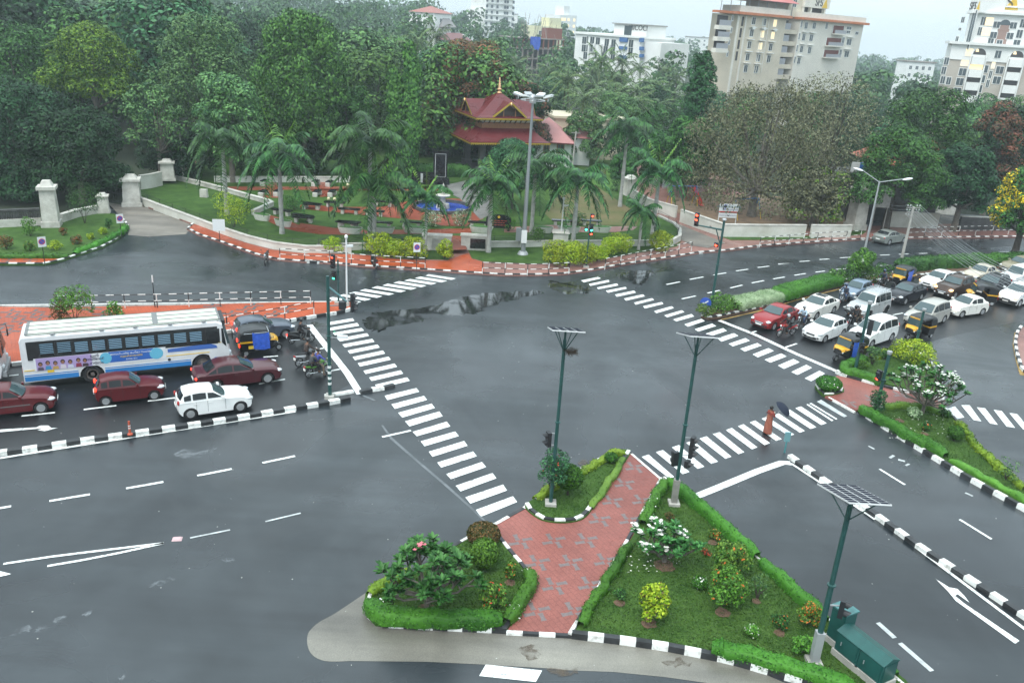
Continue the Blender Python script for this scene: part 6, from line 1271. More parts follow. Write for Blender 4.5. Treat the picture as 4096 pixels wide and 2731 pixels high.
for i,dz in enumerate((0,-.42,-.85)):
    MB().box((0,0,h_-.1+dz),(1.5-.2*i,.09,.09),R(12)).build('cross_arm',galv_d,root)
    for sx in(-.65,-.35,.35,.65)[:4 if i<2 else 2]:
        p=Vector((sx*math.cos(R(12)),sx*math.sin(R(12)),h_+.06+dz));MB().lathe([(.035,0),(.05,.04),(.03,.08),(.05,.12),(.02,.15)],p,8).build('insulator',white_m,root);tops.append(Vector(g_)+p+Vector((0,0,.13)))
wire_m=mat('wire_grey',(.22,.24,.25),.5);endp=AT(kS(2700,1560),44)
for i,t in enumerate(tops):
    e=endp+Vector(((i % 4)*.5,(i % 3)*.6-.5,0))+Vector((0,0,(i//4)*-.35));pts=[t.lerp(e,k/14)+Vector((0,0,-.9*math.sin(math.pi*k/14)))for k in range(15)];w_=MB().path(pts,.014,4).build('power_wire',wire_m);tag(w_,'overhead wire running down to the right from the concrete pole','wire','overhead wires')
    if i % 2==0:
        e=AT(kS(820,480+i*6),112)+Vector((0,0,0));pts=[t.lerp(e,k/12)+Vector((0,0,-.6*math.sin(math.pi*k/12)))for k in range(13)];w_=MB().path(pts,.012,4).build('power_wire',wire_m);tag(w_,'overhead wire running back into the trees from the concrete pole','wire','overhead wires')
root,g_,h_=pole('high_mast','tall grey high mast with a ring of floodlights in the park',kF(1310,1128),kF(1366,205),.22,.10,galv_m,.18,cat='light mast',collar=False);MB().lathe([(.5,0),(.5,.06),(.36,.3)],n=14).build('base_plate',galv,root);MB().box((.02,-.34,1.75),(.5,.05,1.2)).build('notice_board',white_m,root)
q=MB();q.path([(1.05*math.cos(t),1.05*math.sin(t),h_-.25)for t in[2*math.pi*k/16 for k in range(17)]],.045,6)
for k in range(4):t=math.pi*k/2;q.tube((0,0,h_-.1),(1.05*math.cos(t),1.05*math.sin(t),h_-.25),.035,n=6)
q.build('head_frame',galv,root);MB().lathe([(.28,h_-.5),(.32,h_),(.12,h_+.25)],n=12).build('mast_cap',galv,root)
for k in range(8):
    t=2*math.pi*k/8+.3;d=Vector((math.cos(t),math.sin(t),0));s_=Vector((-d.y,d.x,0));c=d*1.45+Vector((0,0,h_-.1));b=MB().slab([c+s_*a+d*e_+Vector((0,0,z))for a,e_,z in((-.36,-.28,.1),(.36,-.28,.1),(.30,.32,.28),(-.30,.32,.28))],(0,0,1),.13);b.tube(c-Vector((0,0,.15)),c+Vector((0,0,.1)),.04,n=6);b.build('floodlight',lc if k % 2 else galv,root)
sgn_b=mat('sign_blue',(.03,.08,.38),.4);sgn_r=mat('sign_red',(.55,.03,.03),.4);face_dir=unit(Vector((0,-1,0)))
def no_parking(label,base,top,z0=.15):
    g=G(base,z0);h=HT(g,top)-z0;root=thing('no_parking_sign',label,'road sign',g,math.atan2(g.y,g.x)-R(90)+R(12));MB().tube((0,0,0),(0,0,h-.1),.03,n=8).build('post',blackm,root)
    MB().box((0,-.03,h-.36),(.58,.02,.80)).build('panel',white_m,root);MB().wheel((0,-.042,h-.34),(0,-1,0),[(.22,0),(.22,.004)],20).build('roundel',sgn_b,root);b=MB().wheel((0,-.048,h-.34),(0,-1,0),[(.24,0),(.24,.004),(.19,.004),(.19,0)],20);b.f=b.f[:-2];b.m=b.m[:-2];b.slab([(-.16,-.048,h-.21),(-.13,-.048,h-.18),(.16,-.048,h-.47),(.13,-.048,h-.50)],(0,-1,0),.005);b.build('red_ring',sgn_r,root)
no_parking('no parking sign at the front edge of the upper left lawn',kE(303,943),kE(270,755));no_parking('no parking sign at the gate end of the upper left lawn',kE(820,772),kE(802,602));no_parking('no parking sign behind the railing beside the park entrance',kF(685,1218),kF(690,1062))
g=G(kE(1478,785),.17);h=HT(g,kE(1465,635))-.17;root=thing('notice_board','blank white notice board on a thin post on the red pavement','notice board',g,R(10));MB().tube((0,0,0),(0,0,h-.2),.03).build('post',blackm,root);MB().box((0,-.03,h-.5),(1.05,.03,1.05)).build('panel',white_m,root)
g=G(kG(468,957),.16);h=HT(g,kG(472,868))-.16;root=thing('keep_left_sign','round blue keep left sign with a white arrow on a striped post','road sign',g,R(-25));MB().tube((0,0,0),(0,0,h-.5),.04).build('post',blackm,root)
for z in(.25,.7):MB().lathe([(.043,z),(.043,z+.22)],n=8).build('white_band',cream_w,root)
MB().wheel((0,-.03,h-.42),(0,-1,0),[(.43,0),(.43,.015)],24).build('disc',sgn_b,root);MB().slab([(-.26,-.05,h-.60),(-.02,-.05,h-.60),(-.08,-.05,h-.53),(.22,-.05,h-.27),(.15,-.05,h-.20),(-.14,-.05,h-.46),(-.20,-.05,h-.38)],(0,-1,0),.006).build('arrow',white_m,root)
g=G(kA(875,1238),.22);root=thing('flexible_post','orange red flexible post on the striped median','bollard',g);h=HT(g,kA(857,1150))-.22;MB().lathe([(.13,0),(.12,.05),(.055,.1),(.05,h)],n=12).build('post',mat('post_orange',(.42,.07,.03),.5),root)
for z in(.45,.62):MB().lathe([(.058,h*z),(.058,h*z+.06)],n=12).build('white_band',cream_w,root)
def cab(label,c,d,rz,name='control_cabinet',gable=False):
    root=thing(name,label,'cabinet',(c.x,c.y,.14),rz);w_,l_,h_=d;MB().box((0,0,.12),(w_+.12,l_+.12,.26)).build('plinth',conc_plain,root);MB().box((0,0,.25+h_/2),(w_,l_,h_)).build('housing',box_green,root,'auto')
    if gable:MB().add([(-w_/2-.06,-l_/2-.03,.25+h_),(w_/2+.06,-l_/2-.03,.25+h_),(w_/2+.06,l_/2+.03,.25+h_),(-w_/2-.06,l_/2+.03,.25+h_),(0,-l_/2-.03,.43+h_),(0,l_/2+.03,.43+h_)],[(0,4,5,3),(1,2,5,4),(0,1,4),(2,3,5),(3,2,1,0)]).build('roof',box_green,root)
    else:MB().box((0,0,.28+h_),(w_+.08,l_+.08,.06)).build('roof',mat('roof_teal',(.05,.16,.16),.4,var=.3),root)
    MB().box((-w_/2-.012,0,.25+h_*.5),(.02,l_*.86,h_*.86)).build('door',box_green,root);MB().box((-w_/2-.03,l_*.25,.25+h_*.5),(.03,.03,.14)).build('handle',galv,root);MB().box((0,-l_/2-.012,.25+h_*.5),(w_*.82,.02,h_*.86)).build('door',box_green,root);return root
dv=unit(G(kD(1650,1446))-G(kD(1190,1080)));rzc=math.atan2(dv.y,dv.x)
cab('tall green control cabinet next to the right solar pole',G(kD(1245,1215),.14)+Vector((.05,.05,0)),(.62,.55,1.25),rzc)
cab('green cabinet with a pitched roof, the one nearer the solar pole',G(kD(1325,1330),.14)+Vector((.1,.2,0)),(.72,.95,.78),rzc+R(90),gable=True);cab('green cabinet with a pitched roof, cut by the bottom edge of the photo',G(kD(1460,1440),.14)+Vector((.1,.2,0)),(.72,.95,.78),rzc+R(90),gable=True)
def railing(label,pts,step=2.0,h=1.0,z0=.14,group='black and white pedestrian railings',name='pedestrian_railing',ms=None,rails=(.5,.97),rr=.03,seg=.5,pr=.035):
    P=resample(pts,step);root=thing(name,label,'railing',(P[0].x,P[0].y,z0),0,group);o=Vector((P[0].x,P[0].y,0));ms=ms or[k_white,k_black]
    for i,p in enumerate(P):
        b=MB();n=4
        for k in range(n):b.tube((p.x-o.x,p.y-o.y,h*k/n-(.05 if k==0 else 0)),(p.x-o.x,p.y-o.y,h*(k+1)/n),pr,n=8,mi=(k//2+i)% 2)
        b.build('post',ms,root)
    for rz in rails:
        b=MB();Q=resample(pts,seg)
        for i in range(len(Q)-1):a,c=Q[i]-o,Q[i+1]-o;b.tube((a.x,a.y,h*rz),(c.x,c.y,h*rz),rr,n=6,mi=i % 2)
        b.build('rail',ms,root)
    return root
railing('black and white railing on the pavement from the parked motorcycle to the park entrance',GL(kE,[(1882,905),(2072,915),(2270,925)],.14)+GL(kF,[(220,1180),(390,1197),(560,1205),(735,1215)],.14));railing('black and white railing right of the park entrance',GL(kF,[(1072,1240),(1160,1243),(1330,1250),(1420,1248),(1580,1240)],.14))
railing('black and white railing on the pavement curve below the gravel lane',GL(kF,[(1792,1215),(1910,1190),(2030,1165),(2140,1145),(2300,1110)],.14));railing('black and white railing along the white playground wall',GL(kG,[(792,570),(940,557),(1145,540),(1385,527)],.14))
railing('faded railing along the pavement behind the grey parked saloon',GL(kG,[(1665,515),(1760,510),(1945,505),(2145,500),(2352,495)],.14),2.4,1.1);railing('railing along the upper edge of the red island',GL(kA,[(395,402),(630,396),(880,390),(1130,385),(1370,378),(1610,372),(1850,366),(2087,360)],.14),2.1,1.0);railing('railing along the lower edge of the red island behind the slate hatchback',GL(kA,[(2110,432),(1870,480),(1620,525),(1490,550)],.14),2.2,1.0)
iron=[blackm,blackm];railing('low black iron fence on the park retaining wall, left of the entrance',[Vector((p.x,p.y,0))for p in PW],2.6,.5,PZ+.22,'black iron park fences','park_fence',iron,(.25,.6,.95),.016,2.6,.022);railing('low black iron fence on the park retaining wall, right of the entrance',[Vector((p.x,p.y,0))for p in PW2],2.6,.5,PZ+.22,'black iron park fences','park_fence',iron,(.25,.6,.95),.016,2.6,.022)
# ================================================================ BUILDINGS
win_g=mat('window_glass',(.05,.07,.08),.12,spec=.8);win_l=mat('window_lit',(.8,.65,.4),.4,emit=(1,.78,.42),es=.5);cream=mat('render_cream',(.56,.50,.40),.85,var=.10,scale=.2);cream_l=mat('render_pale',(.66,.63,.56),.85,var=.08,scale=.2);bwhite=mat('render_white',(.74,.75,.73),.85,var=.07,scale=.2);taupe=mat('render_taupe',(.42,.38,.33),.85,var=.1,scale=.2)
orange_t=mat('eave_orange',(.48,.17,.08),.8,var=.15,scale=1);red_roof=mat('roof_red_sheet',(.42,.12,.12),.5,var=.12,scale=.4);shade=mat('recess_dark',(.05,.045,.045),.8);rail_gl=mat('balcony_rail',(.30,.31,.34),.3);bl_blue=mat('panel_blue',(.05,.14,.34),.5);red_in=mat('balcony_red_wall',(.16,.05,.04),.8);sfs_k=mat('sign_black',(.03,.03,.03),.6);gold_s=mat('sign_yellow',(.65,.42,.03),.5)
class Face:
    def __init__(s,a,b):
        s.a=Vector((a[0],a[1],0));d=Vector((b[0]-a[0],b[1]-a[1],0));s.L=d.length;s.d=d.normalized();s.n=Vector((s.d.y,-s.d.x,0))
        if s.n.dot(s.a)>0:s.n=-s.n
        s.rz=math.atan2(s.d.y,s.d.x)
    def uv(s,p):r_=ray(p);t=s.a.dot(s.n)/(r_.x*s.n.x+r_.y*s.n.y);return(Vector((r_.x*t,r_.y*t,0))-s.a).dot(s.d),EYE+r_.z*t
    def pt(s,u,v,o=0.0):return s.a+s.d*u+s.n*o+Vector((0,0,v))
    def slab(s,u0,u1,v0,v1,o0,o1,name,m,parent):return MB().box(s.pt((u0+u1)/2,(v0+v1)/2,(o0+o1)/2),(abs(u1-u0),abs(o1-o0),abs(v1-v0)),s.rz).build(name,m,parent)
    def win(s,root,p,w_,h_,m=None,frame=None,hood=False,lit=False,name='window',uv=None):
        u,v=uv or s.uv(p);f=s.slab(u-w_/2,u+w_/2,v-h_/2,v+h_/2,-.05,.07,name,frame or bwhite,root);s.slab(u-w_/2+.13,u+w_/2-.13,v-h_/2+.13,v+h_/2-.13,.05,.10,'pane',win_l if lit else(m or win_g),f)
        b=MB().box(s.pt(u,v,.11),(.06,.03,h_-.26),s.rz);b.build('mullion',frame or bwhite,f)
        if hood:s.slab(u-w_*.75,u+w_*.75,v+h_*.68,v+h_*.68+.12,0,.6,'sunshade',frame or bwhite,root)
        return f
def block(root,F,depth,z0,z1,m,u0=0.0,u1=None,name='wall',o=0.0):
    u1=F.L if u1 is None else u1;c=F.pt((u0+u1)/2,(z0+z1)/2,o-depth/2);return MB().box(c,(u1-u0,depth,z1-z0),F.rz).build(name,m,root)
def zat(k,q,Y):return AT(k(*q),Y).z
ze=zat(kM,(530,195),205);pc_=AT(kM(530,195),205);pr_=G(kM(2200,340),ze);pm=G(kM(1300,262),ze);F1=Face(pc_,pr_);pl_=G(kM(235,170),ze);S1=Face(pl_,pc_)
root=thing('apartment_block','cream block of flats with orange eaves and a red sheet roof on its terrace','building',(0,0,0));zg=-8
dep=(Vector((pl_.x,pl_.y,0))-Vector((pc_.x,pc_.y,0))).length
um,_=F1.uv(kM(1140,400));um2,_=F1.uv(kM(1330,400));bq=MB()
block(root,F1,dep,zg,ze,cream,0,um);block(root,F1,10,zg,ze,cream_l,um2,F1.L,o=.01);block(root,F1,dep*.8,zg,ze,cream_l,um,um2,o=-3.2)
F1.slab(-1.2,um+.8,ze,ze+.55,-dep*.6,1.1,'eave',orange_t,root);F1.slab(um2-.4,F1.L+1,ze,ze+.55,-8,1.1,'eave',orange_t,root);F1.slab(-.4,um+.6,ze+.55,ze+1.9,-dep*.6,.35,'parapet',cream_l,root);F1.slab(um2,F1.L+.3,ze+.55,ze+1.8,-8,.3,'parapet',cream_l,root)
S1.slab(-.6,S1.L,ze,ze+.5,-1,.9,'eave',orange_t,root)
for x in(490,590):u,v=F1.uv(kM(x,400));F1.slab(u-.28,u+.28,zg,ze-.2,0,.25,'pilaster',cream_l,root)
for x in(830,905):u,v=F1.uv(kM(x,400));F1.slab(u-.12,u+.12,ze-12.5,ze-.2,0,.15,'pilaster',cream_l,root)
for(x,y,lit)in((720,285,0),(862,300,0),(1005,315,1),(690,448,0),(835,462,1),(975,478,1),(660,608,0),(808,622,1),(945,638,0),(635,770,0),(780,782,0),(920,792,0),(610,925,0),(752,935,0)):F1.win(root,kM(x,y),1.5,1.75,lit=lit,hood=True)
for(x,y)in((705,380),(850,390),(995,408)):u,v=F1.uv(kM(x,y));F1.slab(u-.5,u+.4,v-.3,v+.35,.1,.55,'air_conditioner',bwhite,root)
B2_=Face(F1.pt(um2,0,.01),F1.pt(F1.L,0,.01))
for(x,y,w_)in((1362,330,.6),(1425,345,1.1),(1533,348,1.2),(1700,350,.9),(1332,492,.6),(1390,505,1.1),(1492,512,1.3),(1303,652,.6),(1360,665,1.1),(1468,678,1.2),(1922,545,1.0),(2000,568,1.9),(1887,708,.9),(1968,730,1.8),(2000,383,1.9),(1990,436,1.5),(2105,450,1.3),(1272,805,.6),(1325,820,1.1)):B2_.win(root,kM(x,y),w_*1.25,1.7 if y not in(383,436,450)else .9,hood=w_>1.05 and y not in(383,436,450))
for(x0,x1,y0,y1)in((1790,1915,345,460),(1700,1880,508,620),(1665,1845,672,775)):
    u0,v1=B2_.uv(kM(x0,y0));u1,v0=B2_.uv(kM(x1,y1));q=B2_.slab(u0,u1,v0,v1,-.05,.06,'balcony',red_in,root);B2_.slab(u0-.15,u1+.15,v0-.3,v0,0,1.0,'floor_slab',cream_l,q);B2_.slab(u0,u1,v0,v0+(v1-v0)*.45,.85,.93,'railing',rail_gl,q);B2_.slab(u0-.2,u0,v0,v1,0,.2,'jamb',bwhite,q);B2_.slab(u1,u1+.2,v0,v1,0,.2,'jamb',bwhite,q)
Fm=Face(F1.pt(um,0,-3.2),F1.pt(um2,0,-3.2))
for y in(345,505,660,820,960):
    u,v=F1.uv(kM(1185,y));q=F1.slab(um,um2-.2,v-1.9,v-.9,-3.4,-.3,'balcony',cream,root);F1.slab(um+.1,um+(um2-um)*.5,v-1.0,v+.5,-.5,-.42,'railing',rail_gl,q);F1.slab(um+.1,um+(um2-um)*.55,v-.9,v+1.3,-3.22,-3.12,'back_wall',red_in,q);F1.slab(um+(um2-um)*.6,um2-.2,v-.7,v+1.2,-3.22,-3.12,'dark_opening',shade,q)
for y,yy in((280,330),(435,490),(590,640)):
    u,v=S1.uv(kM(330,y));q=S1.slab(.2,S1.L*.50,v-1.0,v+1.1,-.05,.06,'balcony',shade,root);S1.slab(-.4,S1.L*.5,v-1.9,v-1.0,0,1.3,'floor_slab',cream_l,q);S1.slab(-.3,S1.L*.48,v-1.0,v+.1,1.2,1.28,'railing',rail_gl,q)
for x,y in((438,245),(418,408),(390,568),(366,728)):S1.win(root,kM(x,y),.7,1.3)
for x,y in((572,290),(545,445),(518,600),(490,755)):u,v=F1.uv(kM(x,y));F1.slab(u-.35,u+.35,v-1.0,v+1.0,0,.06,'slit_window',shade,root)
u0,v0=F1.uv(kM(280,5));u1,v1=F1.uv(kM(1290,70));MB().add([F1.pt(u0,v1+.2,1),F1.pt(u1,v1+.2,1),F1.pt(u1,v1+.2,-9),F1.pt(u0,v1+.2,-9),F1.pt(u0+3,v1+2.6,-4),F1.pt(u1-3,v1+2.6,-4)],[(0,1,5,4),(1,2,5),(2,3,4,5),(3,0,4),(3,2,1,0)]).build('terrace_roof',red_roof,root)
for i in range(9):u=u0+.8+(u1-u0-1.6)*i/8;MB().tube(F1.pt(u,ze+.5,-.3),F1.pt(u,v1+.3,-.3),.09,n=6).build('post',rail_gl,root)
F1.slab(F1.uv(kM(900,100))[0],F1.uv(kM(1260,100))[0],ze+.5,v1+.2,-6,-2.5,'stair_room',taupe,root)
ua,va=F1.uv(kM(1440,120));ub,vb=F1.uv(kM(1775,130));F1.slab(F1.uv(kM(1265,60))[0],ua,ze+.5,vb+5.5,-7,-1.5,'tower',cream,root);F1.slab(ua,ub,vb,vb+5,-7,-.8,'water_tank',cream_l,root);F1.slab(ua+.3,ub-.3,ze+1,vb,-6,-2.5,'tank_base',shade,root)
for t in(.04,.34,.9):u=ua+(ub-ua)*t;F1.slab(u-.3,u+.3,ze+.6,vb,-2,-1.2,'column',cream_l,root)
us,vs=F1.uv(kM(1640,42));p=F1.pt(us,vs,-.76);text('SFS',2.5,root,sfs_k,p,(R(90),0,F1.rz),ext=.04);us,vs=F1.uv(kM(1720,58));MB().slab([F1.pt(us-1.2,vs-1.0,-.8),F1.pt(us+1.2,vs-1.0,-.8),F1.pt(us+.35,vs+1.2,-.8)],F1.n,.08).build('triangle_logo',gold_s,root)
F1.win(root,kM(1345,40),1.7,2.2,uv=(F1.uv(kM(1345,40))[0],F1.uv(kM(1345,40))[1])).location=-F1.n*1.5
Yb=215;zt=zat(kN,(740,190),Yb);pc2=AT(kN(740,190),Yb);pr2=G(kN(1478,228),zt);F2=Face(pc2,pr2);pl2=G(kN(495,195),zt);S2=Face(pl2,pc2);d2_=(pl2-pc2).length;LB=46
root=thing('apartment_tower','stepped white and taupe block of flats at the right edge','building')
u,zm=F2.uv(kN(560,655));u5,z5=F2.uv(kN(460,890));block(root,F2,d2_,zm,zt,bwhite,0,LB);block(root,F2,d2_+2,z5,zm,bwhite,-3.2,LB,o=.8);block(root,F2,d2_+1.6,-10,z5,taupe,-3.2,LB,'wall',.6)
for a,q,u0 in((zt,.8,-.8),(zm,1.5,-4.0)):F2.slab(u0,LB,a-.15,a+.45,-d2_,q,'cornice',bwhite,root)
for(x,y,w_,h_,l)in((870,318,1.2,2,0),(955,325,2.0,2,1),(815,470,1.0,2,0),(912,478,2.0,2,1),(855,628,1.5,2,1),(1070,373,1.6,1.6,0),(1320,385,1.6,1.6,0),(1022,527,1.6,1.6,0),(1268,540,1.6,1.6,0),(978,630,1.4,1.8,0),(1410,510,1.4,2,0),(1460,355,1.3,2,0),(1365,660,1.6,2,0)):F2.win(root,kN(x,y),w_,h_,lit=l)
F3=Face(F2.pt(-3.2,0,.8),F2.pt(LB,0,.8))
for(x,y,w_,h_,l)in((660,785,1.7,1.9,1),(1090,815,1.5,1.9,0)):F3.win(root,kN(x,y),w_,h_,lit=l)
F4=Face(F2.pt(-3.2,0,.6),F2.pt(LB,0,.6))
for(x,y,l)in((595,932,1),(560,1078,0),(518,1222,0),(478,1365,0),(885,1032,0),(840,1180,0),(795,1325,0),(755,1470,0),(1115,1050,0),(1070,1200,0),(1020,970,1),(975,1115,0),(935,1250,0),(265,1195,0),(352,1210,0),(320,915,0),(280,1055,0)):F4.win(root,kN(x,y),(.9 if(x,y)in((1020,970),(975,1115),(935,1250))else 1.8)if x>400 else 1.2,1.9,lit=l)
for cx,cy in((810,820),(1370,860)):
    u,v=F3.uv(kN(cx,cy));a=MB().slab([F3.pt(u+1.4*math.cos(t),v+1.4*math.sin(t),.02)for t in[math.pi*k/12 for k in range(13)]],F3.n,.06).build('arched_window',shade,root)
    w_=MB().slab([F3.pt(u-.6+.6*math.cos(t)*.6,v+.6+.7*math.sin(t),.08)for t in[math.pi*k/8 for k in range(9)]],F3.n,.05).build('pane',win_l,a)
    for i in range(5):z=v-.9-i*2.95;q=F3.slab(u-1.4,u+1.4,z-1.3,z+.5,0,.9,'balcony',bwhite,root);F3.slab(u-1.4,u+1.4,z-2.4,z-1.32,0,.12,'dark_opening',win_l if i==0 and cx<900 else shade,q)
    for s in(-1,1):F3.slab(u+s*1.65-.15,u+s*1.65+.15,v-12,v+.3,0,.5,'pilaster',bwhite,root)
u,v=F2.uv(kN(1190,380));a=F2.slab(u-1.2,u+1.2,v-9.5,v,0,.06,'stair_strip',mat('strip_brown',(.30,.20,.17),.8),root);MB().slab([F2.pt(u+1.2*math.cos(t),v+1.2*math.sin(t),.02)for t in[math.pi*k/10 for k in range(11)]],F2.n,.06).build('arch_window',win_g,a);F2.win(root,None,1.4,1.6,uv=(u-.2,v-4));F2.win(root,None,1.4,1.6,uv=(u-.3,v-8),lit=True)
u,v=F2.uv(kN(890,95));block(root,F2,9,zt,v+7,bwhite,u,LB,'penthouse',-1);F2.slab(u-.4,LB,v,v+.35,-9,-.6,'cornice',bwhite,root);us,vs=F2.uv(kN(1160,48));text('SFS',3.6,root,sfs_k,F2.pt(us,vs+.1,-.94),(R(90),0,F2.rz),ext=.05);us,vs=F2.uv(kN(1312,55));MB().slab([F2.pt(us-1.6,vs-1.4,-.99),F2.pt(us+1.5,vs-1.4,-.99),F2.pt(us+.5,vs+1.7,-.99)],F2.n,.1).build('triangle_logo',gold_s,root)
us,vs=S2.uv(kN(715,95));S2.slab(S2.L-4.5,S2.L+1.5,zt,vs+2.6,-6,-.5,'side_penthouse',bwhite,root);text('SFS',2.4,root,sfs_k,S2.pt(S2.L-2.4,vs,-.44),(R(90),0,S2.rz),ext=.05);MB().slab([S2.pt(S2.L-.6,vs-1,-.48),S2.pt(S2.L+1.0,vs-1,-.48),S2.pt(S2.L+.4,vs+1.1,-.48)],S2.n,.08).build('triangle_logo',gold_s,root)
for x,y,w_,h_ in((570,300,1.8,1.5),(690,450,2.2,9),(525,440,1.5,.8),(480,600,1.6,1.8)):S2.win(root,kN(x,y),w_,h_)
def simple(name,label,k,pts,Y,z0,m,depth): 
    z=zat(k,pts[0],Y);a=AT(k(*pts[0]),Y);b_=G(k(*pts[1]),z)if abs(z-EYE)>1.2 and Y<400 else AT(k(*pts[1]),Y*1.02)
    if b_.y>Y*1.35 or b_.y<Y*.8:b_=AT(k(*pts[1]),Y*1.03)
    F=Face(a,b_);root=thing(name,label,'building');block(root,F,depth,z0,z,m);return root,F,z
root,F5,z5_=simple('office_building','white office building with dark blue stair panels beyond the coconut grove',kO,((1420,315),(2040,362)),270,-8,bwhite,14)
F5.slab(-.4,F5.L+.4,z5_-.1,z5_+.5,-14,.5,'cornice',bwhite,root);F5.slab(F5.L,F5.L+6.5,-8,z5_-.8,-13,-1,'side_wing',bwhite,root)
for(x,y)in((1500,382),(1575,382),(1628,388),(1712,402),(1775,407),(1940,412),(1495,455),(1565,455),(1700,470),(1768,475),(1600,520),(1768,545),(1935,485),(1530,375),(1525,455),(1685,530),(1510,525)):F5.win(root,kO(x,y),1.9 if x not in(1530,1525)else .9,2.2)
for x in(1553,1600,1668,1745):u,v=F5.uv(kO(x,450));F5.slab(u-.25,u+.25,-8,z5_-2.4,0,.7,'fin',bwhite,root)
for x0,x1,ya,yb in((1840,1910,345,400),(1835,1903,435,470),(1830,1900,520,560)):u0,v1=F5.uv(kO(x0,ya));u1,v0=F5.uv(kO(x1,yb));F5.slab(u0,u1,v0,v1,.02,.4,'blue_panel',bl_blue,root)
for ya,yb in((358,400),(440,478),(510,545)):u0,v1=F5.uv(kO(2028,ya));u1,v0=F5.uv(kO(2052,yb));F5.slab(u0,u1,v0,v1,-.4,.5,'blue_panel',bl_blue,root)
u0,v1=F5.uv(kO(1760,225));u1,v0=F5.uv(kO(2060,330));F5.slab(u0,u1,z5_,v1,-9,-1,'roof_room',bwhite,root);F5.slab(u0-.5,u1+.3,v1,v1+.3,-9.3,-.5,'roof_slab',mat('slab_grey',(.3,.3,.29),.8),root);us,vs=F5.uv(kO(1985,265));text('JBICOCI',2.0,root,sfs_k,F5.pt(us,vs,-.95),(R(90),0,F5.rz),ext=.04);F5.slab(u0+(u1-u0)*.33,u0+(u1-u0)*.55,z5_+.5,z5_+3,-1.1,-.9,'dark_opening',win_g,root)
root,F6,z6=simple('white_tower','tall plain white tower far away in the mist, cut by the top edge',kO,((565,90),(835,100)),520,-8,bwhite,22)
zt6=z6+20;F6.slab(1.5,F6.L-.5,z6-2,zt6,-20,-.5,'upper_wall',bwhite,root)
for i in range(14):
    v=z6+10-i*3.1
    F6.slab(-.3,F6.L+.3,v-.5,v-.15,-1,.7,'floor_band',bwhite,root)
    for u in(1.2,4.6,8.2,15,19,F6.L-6):F6.slab(u-.7,u+.7,v+.3,v+1.9,0,.1,'window',win_g,root)
root,F7,z7=simple('villa','white house with a grey and red roof far off on the left skyline',kO,((95,125),(250,135)),330,2,bwhite,14)
def hip(F,u0,u1,z,h,o0,o1,m,root,name='roof'):
    c=(o0+o1)/2;k=min((u1-u0)/2,(o1-o0)/2);MB().add([F.pt(u0,z,o1),F.pt(u1,z,o1),F.pt(u1,z,o0),F.pt(u0,z,o0),F.pt(u0+k,z+h,c),F.pt(u1-k+.01,z+h,c)],[(0,1,5,4),(1,2,5),(2,3,4,5),(3,0,4),(3,2,1,0)]).build(name,m,root)
hip(F7,-.6,F7.L+.6,z7,2.4,-14,.6,mat('tile_dull_red',(.30,.13,.11),.8),root);F7.slab(F7.L,F7.L+13,2,z7-7,-10,1,'side_wing',bwhite,root);F7.slab(2,F7.L+5,2,z7-9,0,5,'front_wing',bwhite,root);hip(F7,1,F7.L+6,z7-9,2.5,-1,6,mat('tile_dark',(.20,.10,.10),.8),root);hip(F7,2,F7.L+1,z7-4.6,3,-2,2,mat('tile_grey',(.25,.24,.24),.8),root)
for u,v in((F7.L+7,z7-9),(F7.L+9,z7-9),(3,z7-2.5),(6,z7-12)):F7.win(root,None,1.2,1.6,uv=(u,v)).location=F7.n*(1 if u>F7.L else 0)
z8=zat(kO,(850,350),300);a=AT(kO(825,340),300);b_=AT(kO(1320,350),310);F8=Face(a,b_);root=thing('building_site','unfinished concrete frame of a building with scaffold poles and a blue tarpaulin','building');c_raw=mat('raw_concrete',(.24,.21,.19),.9,var=.2,scale=.4);c_red=mat('shuttering_red',(.20,.07,.05),.8)
for i in range(4):
    z=z8-i*3.3;F8.slab(0,F8.L,z-.35,z,-10,0,'floor_slab',c_raw,root)
    for k in range(11):u=.4+(F8.L-.8)*k/10;F8.slab(u-.22,u+.22,z-3.3,z-.35,-.6,-.15,'column',c_red if i==0 else c_raw,root)
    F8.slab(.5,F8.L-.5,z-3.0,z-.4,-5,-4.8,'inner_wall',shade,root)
rd=random.Random(3)
for i in range(18):u=rd.uniform(1,F8.L-1);MB().tube(F8.pt(u,z8,-rd.uniform(.3,8)),F8.pt(u+rd.uniform(-.2,.2),z8+rd.uniform(3,8),-4),.07,n=4).build('scaffold_pole',c_raw,root)
b=MB();u0,v0=F8.uv(kO(990,345));u1,v1=F8.uv(kO(1085,345))
for j in range(4):
    for i in range(7):b.v.append(tuple(F8.pt(u0+(u1-u0)*i/6,v0-.9*j-.5*math.sin(i*1.2)*j/3-(.6*j if 2<i<6 else 0),.25+.1*math.sin(i*2+j))))
for j in range(3):
    for i in range(6):b.f.append([j*7+i,j*7+i+1,j*7+8+i,j*7+7+i]);b.m.append(0)
b.build('tarpaulin',tarp,root);F8.slab(F8.uv(kO(1180,300))[0],F8.uv(kO(1320,300))[0],z8,z8+3.4,-6,-2,'upper_frame',c_red,root)
root,F9,z9=simple('yellow_building','pale yellow building behind the building site',kO,((1038,245),(1290,255)),430,-8,mat('render_yellow',(.62,.60,.40),.85),12);F9.slab(F9.L*.55,F9.L,z9,z9+4,-8,-1,'roof_room',mat('render_yellow',(.6,.6,.4)),root)
for i in range(5):F9.win(root,None,1.8,2,uv=(3+i*5.5,z9-3))
root,F10,z10_=simple('lit_tower','distant tower with many lit windows, pale in the mist',kO,((1275,140),(1430,150)),640,-8,bwhite,15);F10.slab(F10.L*.3,F10.L*.65,z10_,z10_+6,-10,-2,'roof_room',bwhite,root)
